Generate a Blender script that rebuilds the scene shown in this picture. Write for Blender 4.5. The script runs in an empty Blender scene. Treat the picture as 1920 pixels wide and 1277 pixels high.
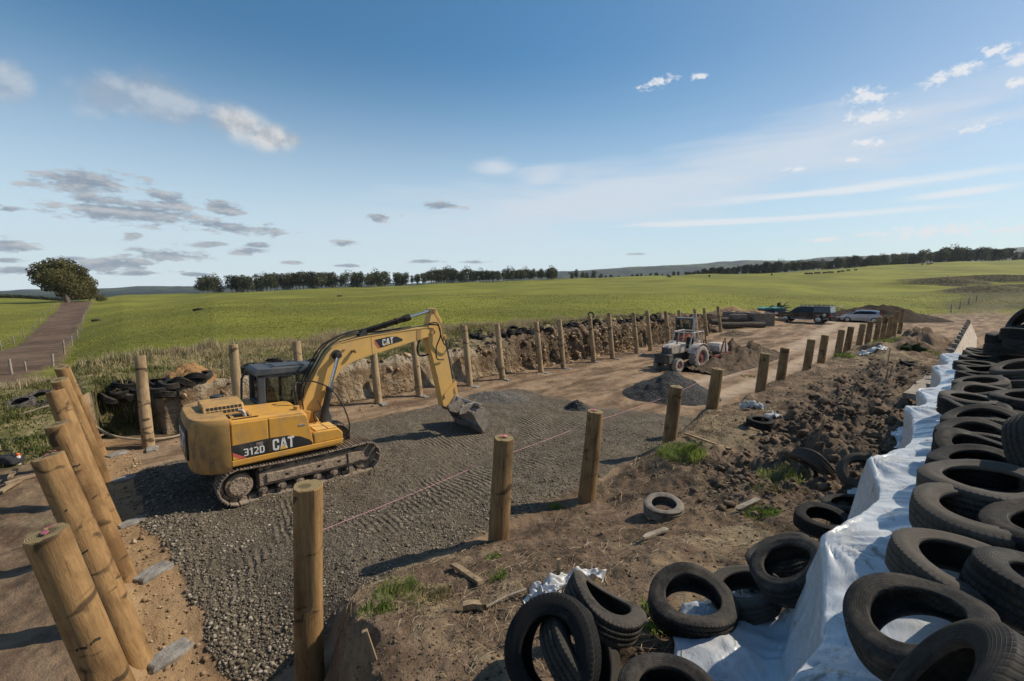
import bpy, bmesh, math, random
import numpy as np
from math import sin, cos, radians, pi, atan2, sqrt, degrees
from mathutils import Vector, Matrix

SC = bpy.context.scene
COL = SC.collection
random.seed(7)

# ------------------------------------------------------------------ camera
CAMZ = 4.6
PITCH = radians(6.46)
YAW = radians(45.5)
FPX = 870.0
cam = bpy.data.cameras.new('camera')
cam.sensor_width = 36.0
cam.lens = FPX / 1920.0 * 36.0
cam.clip_start = 0.05
cam.clip_end = 12000
cam_ob = bpy.data.objects.new('camera', cam)
COL.objects.link(cam_ob)
cam_ob.location = (0, 0, CAMZ)
cam_ob.rotation_euler = (pi / 2 - PITCH, 0, YAW)
SC.camera = cam_ob

# ------------------------------------------------------------------ sun, sky, exposure
SUN_EL = radians(42)
SUN_AZ = atan2(0.473, 0.881)              # clockwise from +Y
SV = Vector((sin(SUN_AZ) * cos(SUN_EL), cos(SUN_AZ) * cos(SUN_EL), sin(SUN_EL)))
sun = bpy.data.lights.new('sun', 'SUN')
sun.energy = 5.0
sun.angle = radians(0.55)
sun.color = (1.0, 0.885, 0.72)
sun_ob = bpy.data.objects.new('sun', sun)
COL.objects.link(sun_ob)
sun_ob.rotation_euler = SV.to_track_quat('Z', 'Y').to_euler()
sun_ob.location = (20, 40, 60)
SC.view_settings.view_transform = 'Standard'
SC.view_settings.look = 'None'
SC.view_settings.gamma = 1.0
SC.view_settings.exposure = 0.0
SKY_STRENGTH = 0.105

FW = Vector((-sin(YAW) * cos(PITCH), cos(YAW) * cos(PITCH), -sin(PITCH)))
RT = Vector((cos(YAW), sin(YAW), 0))
UP = RT.cross(FW)
CAM = Vector((0, 0, CAMZ))

def ray(px, py):
    return FW + RT * ((px - 960) / FPX) - UP * ((py - 638.5) / FPX)

def onz(px, py, z):
    d = ray(px, py)
    return CAM + d * ((z - CAMZ) / d.z)

def onplane(px, py, pt, n):
    d = ray(px, py)
    n = Vector(n)
    return CAM + d * ((Vector(pt) - CAM).dot(n) / d.dot(n))

def atdepth(px, py, Z):
    """point on the sight line at horizontal depth Z"""
    d = ray(px, py)
    k = Vector((-sin(YAW), cos(YAW), 0))
    return CAM + d * (Z / d.dot(k))

def azel(px, py):
    d = ray(px, py).normalized()
    return degrees(atan2(d.x, d.y)), degrees(math.asin(d.z))

# ------------------------------------------------------------------ world: physical sky with procedural clouds by direction
world = bpy.data.worlds.new('World')
SC.world = world
world.use_nodes = True
wt = world.node_tree
wt.nodes.clear()

def wn(kind, **kw):
    n = wt.nodes.new(kind)
    for k, v in kw.items():
        setattr(n, k, v)
    return n

def wl(a, b):
    wt.links.new(a, b)

def wmath(op, a, b=None, c=None, clamp=False):
    n = wn('ShaderNodeMath', operation=op)
    n.use_clamp = clamp
    for i, v in enumerate((a, b, c)):
        if v is None:
            continue
        if isinstance(v, (int, float)):
            n.inputs[i].default_value = v
        else:
            wl(v, n.inputs[i])
    return n.outputs[0]

def wmix(fac, a, b):
    n = wn('ShaderNodeMix', data_type='RGBA')
    for i, v in ((0, fac), (6, a), (7, b)):
        if isinstance(v, (int, float)):
            n.inputs[i].default_value = v
        elif isinstance(v, tuple):
            n.inputs[i].default_value = (*v, 1)
        else:
            wl(v, n.inputs[i])
    return n.outputs[2]

def wramp(v, lo, hi):
    n = wn('ShaderNodeMapRange', interpolation_type='SMOOTHSTEP')
    wl(v, n.inputs[0])
    n.inputs[1].default_value = lo
    n.inputs[2].default_value = hi
    return n.outputs[0]

sky = wn('ShaderNodeTexSky', sky_type='NISHITA')
sky.sun_disc = False
sky.sun_elevation = SUN_EL
sky.sun_rotation = SUN_AZ
sky.altitude = 100
sky.air_density = 1.0
sky.dust_density = 0.6
sky.ozone_density = 2.0
tc = wn('ShaderNodeTexCoord')
sep = wn('ShaderNodeSeparateXYZ')
wl(tc.outputs['Generated'], sep.inputs[0])
AZ = wmath('MULTIPLY', wmath('ARCTAN2', sep.outputs[0], sep.outputs[1]), 57.29578)
EL = wmath('MULTIPLY', wmath('ARCSINE', sep.outputs[2]), 57.29578)
comb = wn('ShaderNodeCombineXYZ')
wl(AZ, comb.inputs[0])
wl(EL, comb.inputs[1])
AE = comb.outputs[0]

def wnoise(scale, sx=1.0, sy=1.0, detail=7.0, rough=0.58, off=0.0, rot=0.0, dist=0.0, dy=0.0):
    m = wn('ShaderNodeMapping')
    m.inputs['Scale'].default_value = (sx, sy, 1)
    m.inputs['Location'].default_value = (off, off * 0.7 + dy * sy, 0)
    m.inputs['Rotation'].default_value = (0, 0, radians(rot))
    wl(AE, m.inputs[0])
    n = wn('ShaderNodeTexNoise')
    n.inputs['Scale'].default_value = scale
    n.inputs['Detail'].default_value = detail
    n.inputs['Roughness'].default_value = rough
    n.inputs['Distortion'].default_value = dist
    wl(m.outputs[0], n.inputs['Vector'])
    return n.outputs[0]

def blobs(lst):
    """smallest normalised distance to any of the ellipses (px, py, rx, ry, tilt in degrees)"""
    acc = None
    for (px, py, rx, ry, tilt) in lst:
        ct, st = cos(radians(tilt)), sin(radians(tilt))
        a0, e0 = azel(px - rx * ct, py + rx * st)
        a1, e1 = azel(px + rx * ct, py - rx * st)
        _, eu = azel(px, py - ry)
        a, e = azel(px, py)
        m = wn('ShaderNodeMapping', vector_type='TEXTURE')
        m.inputs['Location'].default_value = ((a0 + a1) / 2, (e0 + e1) / 2, 0)
        m.inputs['Rotation'].default_value = (0, 0, atan2(e1 - e0, a1 - a0))
        m.inputs['Scale'].default_value = (sqrt((a1 - a0) ** 2 + (e1 - e0) ** 2) / 2, abs(eu - e), 1)
        wl(AE, m.inputs[0])
        v = wn('ShaderNodeVectorMath', operation='LENGTH')
        wl(m.outputs[0], v.inputs[0])
        acc = v.outputs['Value'] if acc is None else wmath('MINIMUM', acc, v.outputs['Value'])
    return acc

n_puff = wnoise(0.22, 0.9, 1.25, 9.0, 0.60)
n_puff2 = wnoise(0.22, 0.9, 1.25, 9.0, 0.60, dy=1.3)
n_flat = wnoise(0.66, 0.6, 1.8, 8.0, 0.64, off=3.0)
n_flat2 = wnoise(0.66, 0.6, 1.8, 8.0, 0.64, off=3.0, dy=0.45)
n_c = wnoise(1.5, 0.8, 1.25, 6.0, 0.62, off=5.0)
n_wisp = wnoise(0.25, 0.30, 2.2, 7.0, 0.55, off=9.0, rot=-5, dist=0.4)
# big soft clouds, upper left
dA = blobs([(195, 178, 82, 46, 0), (285, 182, 92, 52, -6), (330, 205, 60, 36, -8), (440, 228, 75, 42, -16), (505, 256, 62, 34, -12), (5, 150, 60, 48, -25), (550, 262, 26, 20, 0)])
mA = wramp(wmath('SUBTRACT', wmath('MULTIPLY', wmath('SUBTRACT', n_puff, 0.5), 1.5), wmath('SUBTRACT', dA, 1.12)), -0.05, 0.8)
dA2 = blobs([(455, 236, 70, 40, -16), (510, 258, 55, 30, -12)])
boost = wramp(dA2, 1.25, 0.35)
mA = wmath('MULTIPLY', mA, wmath('ADD', wmath('MULTIPLY', boost, 0.42), 0.46))
# flat grey clouds, low on the left
LB = [(155, 340, 98, 21, -1), (235, 393, 130, 26, -5), (330, 378, 50, 16, -8), (430, 427, 86, 11, -4), (318, 478, 84, 10, -1),
            (215, 495, 74, 12, 0), (20, 461, 38, 12, 0), (15, 488, 32, 5, 0), (25, 508, 50, 8, 0), (395, 458, 38, 5, 0), (487, 460, 26, 5, 0), (462, 471, 36, 7, 0),
            (645, 456, 24, 6, 0), (715, 408, 26, 7, 2), (250, 441, 18, 7, 0), (130, 485, 36, 4, 0), (545, 492, 22, 3, 0), (640, 498, 30, 3, 0), (820, 386, 42, 7, 0), (20, 392, 30, 6, 0),
            (260, 512, 60, 5, 0), (420, 390, 40, 12, -12), (800, 490, 36, 3, 0), (890, 491, 28, 3, 0), (1190, 476, 20, 2.5, 0), (370, 515, 34, 3, 0), (120, 520, 50, 5, 0)]
dB = blobs(LB)
rawB = wmath('SUBTRACT', wmath('MULTIPLY', wmath('SUBTRACT', n_flat, 0.5), 5.0), wmath('SUBTRACT', dB, 1.25))
mB = wmath('MULTIPLY', wramp(rawB, -0.05, 0.75), 0.92)
lightB = wramp(wmath('SUBTRACT', wmath('SUBTRACT', n_flat, n_flat2), wmath('MULTIPLY', rawB, 0.05)), -0.14, 0.16)
# small white puffs, right
dC = blobs([(1232, 155, 32, 9, 18), (1312, 144, 17, 6, 0), (1625, 180, 40, 16, 4), (1640, 219, 50, 12, 4), (1760, 146, 34, 12, 24), (1806, 130, 30, 13, 10), (1875, 92, 36, 11, 14), (1908, 112, 22, 16, 0), (1905, 155, 24, 9, 10),
            (1835, 237, 40, 8, 12), (1622, 267, 30, 7, 0), (1495, 317, 22, 5, 0), (1595, 300, 22, 4, 0), (1755, 433, 105, 12, 5), (1890, 430, 40, 7, 4), (1545, 450, 34, 5, 4), (1640, 440, 40, 5, 3)])
mC = wmath('MULTIPLY', wramp(wmath('SUBTRACT', wmath('MULTIPLY', wmath('SUBTRACT', n_c, 0.5), 4.5), wmath('SUBTRACT', dC, 1.3)), 0.0, 1.2), 0.88)
# thin veils and long streaks, right and centre
dD = blobs([(1400, 300, 620, 62, 12), (1010, 335, 60, 26, 10), (930, 312, 40, 16, 0), (1600, 235, 420, 60, 13), (1150, 350, 420, 60, 8)])
mD = wmath('MULTIPLY', wramp(wmath('SUBTRACT', wmath('MULTIPLY', wmath('SUBTRACT', n_wisp, 0.5), 2.2), wmath('SUBTRACT', dD, 1.15)), -0.3, 1.1), 0.72)
dE = blobs([(1630, 345, 330, 11, 6.6), (1480, 401, 420, 7.5, 3.4), (1790, 362, 120, 8, 7)])
mE = wmath('MULTIPLY', wramp(wmath('SUBTRACT', wmath('MULTIPLY', wmath('SUBTRACT', n_wisp, 0.5), 2.0), wmath('SUBTRACT', dE, 1.15)), -0.1, 1.0), 0.75)
K = 1.0 / SKY_STRENGTH
def kc(r, g, b):
    return (r * K, g * K, b * K)
lightA = wramp(wmath('ADD', wmath('SUBTRACT', n_puff, n_puff2), wmath('MULTIPLY', boost, 0.08)), -0.10, 0.16)
c = wmix(1.0, sky.outputs[0], wmix(wramp(AZ, -50.0, 4.0), (0.50, 0.97, 1.12), (0.82, 0.96, 0.99)))
c.node.blend_type = 'MULTIPLY'
# whiten the low sky (water haze near the horizon)
hz = wmath('MULTIPLY', wmath('MULTIPLY', wramp(EL, 26.0, -4.0), 0.96), wmath('ADD', wmath('MULTIPLY', wramp(AZ, 2.0, -52.0), 0.42), 0.58))
c = wmix(hz, c, kc(0.80, 0.91, 0.97))
c = wmix(mD, c, kc(0.70, 0.75, 0.82))
c = wmix(mE, c, kc(0.84, 0.86, 0.89))
c = wmix(mA, c, wmix(lightA, kc(0.38, 0.42, 0.48), kc(0.74, 0.73, 0.71)))
c = wmix(mC, c, kc(0.84, 0.85, 0.88))
c = wmix(mB, c, wmix(lightB, kc(0.24, 0.30, 0.38), kc(0.52, 0.53, 0.55)))
bg = wn('ShaderNodeBackground')
wl(c, bg.inputs[0])
bg.inputs[1].default_value = SKY_STRENGTH
wo = wn('ShaderNodeOutputWorld')
wl(bg.outputs[0], wo.inputs[0])
world.cycles.sampling_method = 'MANUAL'
world.cycles.sample_map_resolution = 512
SC.cycles.max_bounces = 6
SC.cycles.diffuse_bounces = 3
SC.cycles.glossy_bounces = 3
SC.cycles.transparent_max_bounces = 8
SC.cycles.use_denoising = True

# ------------------------------------------------------------------ helpers
def tag(o, label=None, cat=None, group=None, kind=None):
    if label: o['label'] = label
    if cat: o['category'] = cat
    if group: o['group'] = group
    if kind: o['kind'] = kind
    return o

def empty(name, loc, rz=0.0, label=None, cat=None, group=None):
    o = bpy.data.objects.new(name, None)
    COL.objects.link(o)
    o.empty_display_size = 0.3
    o.location = loc
    o.rotation_euler = (0, 0, rz)
    return tag(o, label, cat, group)

class MB:
    def __init__(self):
        self.v = []
        self.f = []
        self.m = []
        self.uv = None
    def add(self, verts, faces, mi=0, M=None):
        b = len(self.v)
        if M is not None:
            verts = [M @ Vector(p) for p in verts]
        self.v += [tuple(p) for p in verts]
        self.f += [tuple(b + i for i in f) for f in faces]
        self.m += [mi] * len(faces)
    def box(self, c, s, M=None, mi=0, R=None):
        x, y, z = s[0] / 2, s[1] / 2, s[2] / 2
        vs = [Vector((sx * x, sy * y, sz * z)) for sx in (-1, 1) for sy in (-1, 1) for sz in (-1, 1)]
        if R is not None:
            vs = [R @ p for p in vs]
        vs = [p + Vector(c) for p in vs]
        self.add(vs, [(0, 1, 3, 2), (4, 6, 7, 5), (0, 4, 5, 1), (2, 3, 7, 6), (0, 2, 6, 4), (1, 5, 7, 3)], mi, M)
    def prism(self, poly, y0, y1, M=None, mi=0, axes='xz'):
        """2-D outline in the x-z plane extruded along y (or another pair of axes)"""
        n = len(poly)
        a = sum(poly[i][0] * poly[(i + 1) % n][1] - poly[(i + 1) % n][0] * poly[i][1] for i in range(n))
        if a < 0:
            poly = poly[::-1]
        def P(p, t):
            if axes == 'xz': return (p[0], t, p[1])
            if axes == 'yz': return (t, p[0], p[1])
            return (p[0], p[1], t)
        vs = [P(p, y0) for p in poly] + [P(p, y1) for p in poly]
        fs = [tuple(range(n)), tuple(range(2 * n - 1, n - 1, -1))]
        if axes != 'xz':
            fs = [f[::-1] for f in fs]
        for i in range(n):
            j = (i + 1) % n
            q = (i, n + i, n + j, j)
            fs.append(q if axes == 'xz' else q[::-1])
        self.add(vs, fs, mi, M)
    def tube(self, pts, r, seg=8, M=None, mi=0, caps=True):
        pts = [Vector(p) for p in pts]
        n = len(pts)
        rs = r if isinstance(r, (list, tuple)) else [r] * n
        t = (pts[1] - pts[0]).normalized()
        a = t.orthogonal().normalized()
        vs, fs = [], []
        for i, p in enumerate(pts):
            if i == 0: t = (pts[1] - pts[0])
            elif i == n - 1: t = (pts[-1] - pts[-2])
            else: t = (pts[i + 1] - pts[i - 1])
            t = t.normalized()
            a = (a - t * a.dot(t))
            a = a.normalized() if a.length > 1e-6 else t.orthogonal().normalized()
            b = t.cross(a)
            for k in range(seg):
                an = 2 * pi * k / seg
                vs.append(p + (a * cos(an) + b * sin(an)) * rs[i])
        for i in range(n - 1):
            for k in range(seg):
                k2 = (k + 1) % seg
                fs.append((i * seg + k, i * seg + k2, (i + 1) * seg + k2, (i + 1) * seg + k))
        if caps:
            fs.append(tuple(range(seg - 1, -1, -1)))
            fs.append(tuple((n - 1) * seg + k for k in range(seg)))
        self.add(vs, fs, mi, M)
    def cyl(self, p0, p1, r, seg=16, M=None, mi=0, r1=None):
        self.tube([p0, p1], [r, r if r1 is None else r1], seg, M, mi)
    def build(self, name, mats, parent=None, smooth=False, bevel=0.0, seg=2, angle=35):
        me = bpy.data.meshes.new(name)
        me.from_pydata(self.v, [], self.f)
        for m in (mats if isinstance(mats, (list, tuple)) else [mats]):
            me.materials.append(m)
        if any(self.m):
            me.polygons.foreach_set('material_index', self.m)
        me.validate()
        me.update()
        o = bpy.data.objects.new(name, me)
        COL.objects.link(o)
        if parent is not None:
            o.parent = parent
        if smooth:
            me.polygons.foreach_set('use_smooth', [True] * len(me.polygons))
            if smooth != 'all':
                me.set_sharp_from_angle(angle=radians(angle))
        if bevel:
            b = o.modifiers.new('bevel', 'BEVEL')
            b.width = bevel
            b.segments = seg
            b.limit_method = 'ANGLE'
            b.angle_limit = radians(30)
        return o

def np_mesh(name, V, Fq, mats, parent=None, smooth=True):
    """numpy vertices and equal-sized faces -> one mesh object"""
    me = bpy.data.meshes.new(name)
    V = np.ascontiguousarray(V, dtype=np.float32)
    Fq = np.ascontiguousarray(Fq, dtype=np.int32)
    k = Fq.shape[1]
    me.vertices.add(len(V))
    me.vertices.foreach_set('co', V.ravel())
    me.loops.add(Fq.size)
    me.loops.foreach_set('vertex_index', Fq.ravel())
    me.polygons.add(len(Fq))
    me.polygons.foreach_set('loop_start', np.arange(0, Fq.size, k, dtype=np.int32))
    me.polygons.foreach_set('loop_total', np.full(len(Fq), k, dtype=np.int32))
    if smooth:
        me.polygons.foreach_set('use_smooth', np.ones(len(Fq), dtype=bool))
    for m in (mats if isinstance(mats, (list, tuple)) else [mats]):
        me.materials.append(m)
    me.update(calc_edges=True)
    o = bpy.data.objects.new(name, me)
    COL.objects.link(o)
    if parent is not None:
        o.parent = parent
    return o

def vattr(me, name, arr):
    a = me.attributes.new(name, 'FLOAT_COLOR', 'POINT')
    arr = np.asarray(arr, dtype=np.float32)
    if arr.shape[1] == 3:
        arr = np.concatenate([arr, np.ones((len(arr), 1), np.float32)], 1)
    a.data.foreach_set('color', np.ascontiguousarray(arr).ravel())

def copy_tree(o, parent=None, name=None):
    c = o.copy()
    COL.objects.link(c)
    if parent is not None:
        c.parent = parent
    for ch in list(o.children):
        copy_tree(ch, c)
    return c

# value noise
def _hash(ix, iy, seed):
    h = (ix.astype(np.int64) * 374761393 + iy.astype(np.int64) * 668265263 + seed * 974634777) & 0xFFFFFFFF
    h = ((h ^ (h >> 13)) * 1274126177) & 0xFFFFFFFF
    h = h ^ (h >> 16)
    return (h & 0xFFFFFF).astype(np.float64) / float(0xFFFFFF)

def vnoise(x, y, seed=0):
    ix = np.floor(x); iy = np.floor(y)
    fx = x - ix; fy = y - iy
    fx = fx * fx * fx * (fx * (fx * 6 - 15) + 10)
    fy = fy * fy * fy * (fy * (fy * 6 - 15) + 10)
    ix = ix.astype(np.int64); iy = iy.astype(np.int64)
    a = _hash(ix, iy, seed); b = _hash(ix + 1, iy, seed)
    c_ = _hash(ix, iy + 1, seed); d = _hash(ix + 1, iy + 1, seed)
    return (a + (b - a) * fx) * (1 - fy) + (c_ + (d - c_) * fx) * fy - 0.5

def fbm(x, y, octs=4, seed=0, gain=0.5):
    s = np.zeros(np.broadcast(x, y).shape); amp = 1.0
    for o in range(octs):
        s = s + amp * vnoise(x * 2 ** o + 17.3 * o, y * 2 ** o - 9.1 * o, seed + o)
        amp *= gain
    return s

def sm(a, b, t):
    t = np.clip((t - a) / (b - a), 0, 1)
    return t * t * (3 - 2 * t)

# ------------------------------------------------------------------ materials
class NT:
    def __init__(self, name):
        self.mat = bpy.data.materials.new(name)
        self.mat.use_nodes = True
        self.t = self.mat.node_tree
        self.t.nodes.clear()
        self.out = self.n('ShaderNodeOutputMaterial')
        self.bsdf = self.n('ShaderNodeBsdfPrincipled')
        self.l(self.bsdf.outputs[0], self.out.inputs[0])
        self._tc = None
    def n(self, kind, **kw):
        n = self.t.nodes.new(kind)
        for k, v in kw.items():
            setattr(n, k, v)
        return n
    def l(self, a, b):
        self.t.links.new(a, b)
    def s(self, sock, v):
        if isinstance(v, (int, float)):
            sock.default_value = v
        elif isinstance(v, (tuple, list)):
            sock.default_value = (*v, 1) if len(v) == 3 and len(sock.default_value) == 4 else v
        else:
            self.l(v, sock)
    def math(self, op, a, b=None, c=None, clamp=False):
        n = self.n('ShaderNodeMath', operation=op)
        n.use_clamp = clamp
        for i, v in enumerate((a, b, c)):
            if v is not None:
                self.s(n.inputs[i], v)
        return n.outputs[0]
    def mix(self, f, a, b, blend='MIX'):
        n = self.n('ShaderNodeMix', data_type='RGBA', blend_type=blend)
        self.s(n.inputs[0], f); self.s(n.inputs[6], a); self.s(n.inputs[7], b)
        return n.outputs[2]
    def ramp(self, v, lo, hi, o0=0.0, o1=1.0):
        n = self.n('ShaderNodeMapRange', interpolation_type='SMOOTHSTEP')
        self.s(n.inputs[0], v)
        n.inputs[1].default_value = lo; n.inputs[2].default_value = hi
        n.inputs[3].default_value = o0; n.inputs[4].default_value = o1
        return n.outputs[0]
    def coord(self, kind='Object', scale=(1, 1, 1), rot=(0, 0, 0), rnd=False):
        if self._tc is None:
            self._tc = self.n('ShaderNodeTexCoord')
        m = self.n('ShaderNodeMapping')
        v = self._tc.outputs[kind]
        if rnd:
            oi = self.n('ShaderNodeObjectInfo')
            k = self.n('ShaderNodeVectorMath', operation='SCALE')
            cx = self.n('ShaderNodeCombineXYZ')
            for i in range(3):
                self.l(oi.outputs['Random'], cx.inputs[i])
            self.l(cx.outputs[0], k.inputs[0]); k.inputs[3].default_value = 37.0
            ad = self.n('ShaderNodeVectorMath', operation='ADD')
            self.l(v, ad.inputs[0]); self.l(k.outputs[0], ad.inputs[1])
            v = ad.outputs[0]
        self.l(v, m.inputs[0])
        m.inputs['Scale'].default_value = scale
        m.inputs['Rotation'].default_value = rot
        return m.outputs[0]
    def noise(self, vec, scale=5, detail=5, rough=0.55, dist=0.0):
        n = self.n('ShaderNodeTexNoise')
        self.l(vec, n.inputs['Vector'])
        n.inputs['Scale'].default_value = scale; n.inputs['Detail'].default_value = detail
        n.inputs['Roughness'].default_value = rough; n.inputs['Distortion'].default_value = dist
        return n.outputs[0]
    def voro(self, vec, scale=5, feature='F1', out=0, rand=1.0):
        n = self.n('ShaderNodeTexVoronoi', feature=feature)
        self.l(vec, n.inputs['Vector'])
        n.inputs['Scale'].default_value = scale
        n.inputs['Randomness'].default_value = rand
        return n.outputs[out]
    def bump(self, h, strength=0.5, dist=0.02, prev=None):
        n = self.n('ShaderNodeBump')
        self.s(n.inputs['Height'], h)
        n.inputs['Strength'].default_value = strength
        n.inputs['Distance'].default_value = dist
        if prev is not None:
            self.l(prev, n.inputs['Normal'])
        return n.outputs[0]
    def done(self, col=None, rough=None, normal=None, metal=None, spec=None):
        b = self.bsdf
        if col is not None: self.s(b.inputs['Base Color'], col)
        if rough is not None: self.s(b.inputs['Roughness'], rough)
        if normal is not None: self.l(normal, b.inputs['Normal'])
        if metal is not None: self.s(b.inputs['Metallic'], metal)
        if spec is not None: b.inputs['Specular IOR Level'].default_value = spec
        return self.mat

def simple(name, col, col2=None, rough=0.6, scale=6, bump=0.15, bdist=0.01, metal=0.0, lo=0.35, hi=0.7, spec=0.4, stretch=(1, 1, 1), rnd=False, fine=40):
    t = NT(name)
    v = t.coord('Object', stretch, rnd=rnd)
    n = t.noise(v, scale, 7, 0.6)
    f = t.noise(v, fine, 4, 0.6)
    c_ = t.mix(t.ramp(n, lo, hi), col, col2 if col2 else tuple(x * 0.7 for x in col))
    return t.done(c_, t.ramp(n, 0.2, 0.8, rough - 0.08, rough + 0.1), t.bump(t.math('ADD', n, t.math('MULTIPLY', f, 0.5)), bump, bdist), metal, spec)
# ------------------------------------------------------------------ terrain: one height function, x across the pit, y along it
SY, CY = sin(YAW), cos(YAW)
_PXC = np.array([-300, 0, 130, 230, 400, 700, 1000, 1200, 1450, 1600, 1750, 1920, 2300.])
_Z0 = np.array([22, 22, 22, 24, 24, 30, 40, 50, 62, 75, 80, 80, 80.])
_H0 = np.array([0.5, 0.5, 0.6, 0.95, 1.4, 1.6, 1.8, 1.6, .8, .8, .9, 1.5, 1.5])
_ZA = np.array([60, 60, 60, 60, 60, 80, 90, 100, 110, 150, 150, 150, 150.])
_EA = np.array([-110, -110, -104, -72, -42, -32, -22, -17, -18, -5, -2, 4, 8.])
_ZB = np.array([95, 92, 92, 105, 150, 180, 180, 190, 190, 230, 230, 230, 230.])
_EB = np.array([-62, -62, -60, -40, -20, -8, 0, 8, 12, 20, 19, 22, 22.])
_ZF = np.array([190, 190, 165, 240, 300, 330, 350, 350, 400, 420, 430, 450, 450.])
_EF = np.array([-17, -18, -25, -13, -11, 3, 14, 22, 28, 38, 47, 54, 54.])
_PXD = np.array([-400, 0, 300, 650, 850, 1000, 1150, 1300, 1420, 1520, 1900, 2300.])
_ED = np.array([-7, -5, 1, 9, 11, 24, 36, 44, 48, 52, 72, 74.])

def z_field(x, y):
    Z = np.maximum(-SY * x + CY * y, 6.0)
    u = CY * x + SY * y
    px = np.clip(960 + 870 * u / Z, -600, 2600)
    I = lambda t: np.interp(px, _PXC, t)
    z0, za, zb, zf = I(_Z0), I(_ZA), I(_ZB), I(_ZF)
    h0 = I(_H0); ha = CAMZ + I(_EA) / 870 * za; hb = CAMZ + I(_EB) / 870 * zb; hf = CAMZ + I(_EF) / 870 * zf
    h = np.where(Z < z0, h0, 0)
    for (a, b, p, q) in ((z0, za, h0, ha), (za, zb, ha, hb), (zb, zf, hb, hf)):
        t = np.clip((Z - a) / (b - a), 0, 1)
        h = np.where((Z >= a) & (Z < b), p + (q - p) * t, h)
    und = fbm(x / 34.0, y / 34.0, 3, 11) * np.clip((Z - 30) / 200, 0, 1) * 1.2
    h = np.where(Z < zf, h, hf)
    h = h + und
    beyond = sm(zf, zf + 160, Z)
    low = np.minimum(hf - 14, CAMZ - 4 - 0.010 * np.clip(Z - 300, 0, 900))
    h = h * (1 - beyond) + low * beyond
    hd = CAMZ + np.interp(px, _PXD, _ED) / 870 * 3200
    far = sm(1300, 3200, Z)
    h = h * (1 - far) + (hd + fbm(x / 420., y / 420., 4, 5) * 26) * far
    drop = sm(3500, 4200, Z)
    return h - drop * 120

def wall_x(y):
    w = -17.85 - 0.3 * sm(18, 47, y) + 0.24 * fbm(y * 0.45, y * 0 + 3.3, 3, 21) + 0.20 * fbm(y * 1.9, y * 0 + 5.3, 3, 23)
    w = w + (0.42 * fbm(y * 1.7, y * 0 + 1.1, 3, 22) - 0.14) * sm(15, 21, y)
    w = w - 1.5 * sm(0.5, 0.8, y) * (1 - sm(1.9, 2.2, y))
    return w

def bank_y(x):
    return 2.05 - 0.44 * (x + 4.5) + 0.30 * fbm(x * 1.6, x * 0 + 2.2, 3, 46)

def pieces(x, y):
    """all the weights the surface is made of"""
    P = {}
    P['wy'] = sm(0.35, 0.75, y) * (1 - sm(45, 49, y))
    P['d'] = x - wall_x(y) + 0.05 * fbm(x * 3, y * 3, 2, 31)
    P['w'] = sm(0.0, -0.62, P['d'])
    P['field'] = np.maximum(sm(-25.5, -30, x), sm(62, 82, -SY * x + CY * y))
    P['field'] = np.maximum(P['field'], sm(-9, -16, y))
    P['stack'] = sm(-0.60, -0.12, x) * (1 - sm(15.6, 17.2, y))
    be = sm(-6.05, -5.25, x + 0.25 * fbm(x * 0.9, y * 0.9, 3, 41))
    P['bank'] = be * sm(-0.28, 0.18, y - bank_y(x) + 0.26 * fbm(x * 2.2, y * 2.2, 2, 43)) * (1 - sm(40, 48, y))
    P['clod'] = sm(-4.3, -3.1, x + 0.5 * fbm(x * .6, y * .6, 2, 44)) * (1 - sm(-1.35, -0.95, x)) * sm(6.6, 9.4, y) * (1 - sm(25, 32, y))
    g = sm(-14.75, -14.35, x + 0.04 * y + 0.5 * fbm(x * .7, y * .7, 3, 51) - 0.02 * y)
    g = g * (1 - sm(-5.95, -5.45, x + 0.25 * fbm(x * 1.1, y * 1.1, 3, 52)))
    g = g * sm(0.85, 1.1, y + 0.35 * fbm(x * 0.9, y * 0.9, 4, 53) - 0.25 * sm(-8, -6.5, x))
    g = g * (1 - sm(14.2, 15.4, y - 0.12 * (x + 12) + 1.6 * fbm(x * .5, y * .5, 3, 54)))
    P['gravel'] = g
    return P

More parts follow.
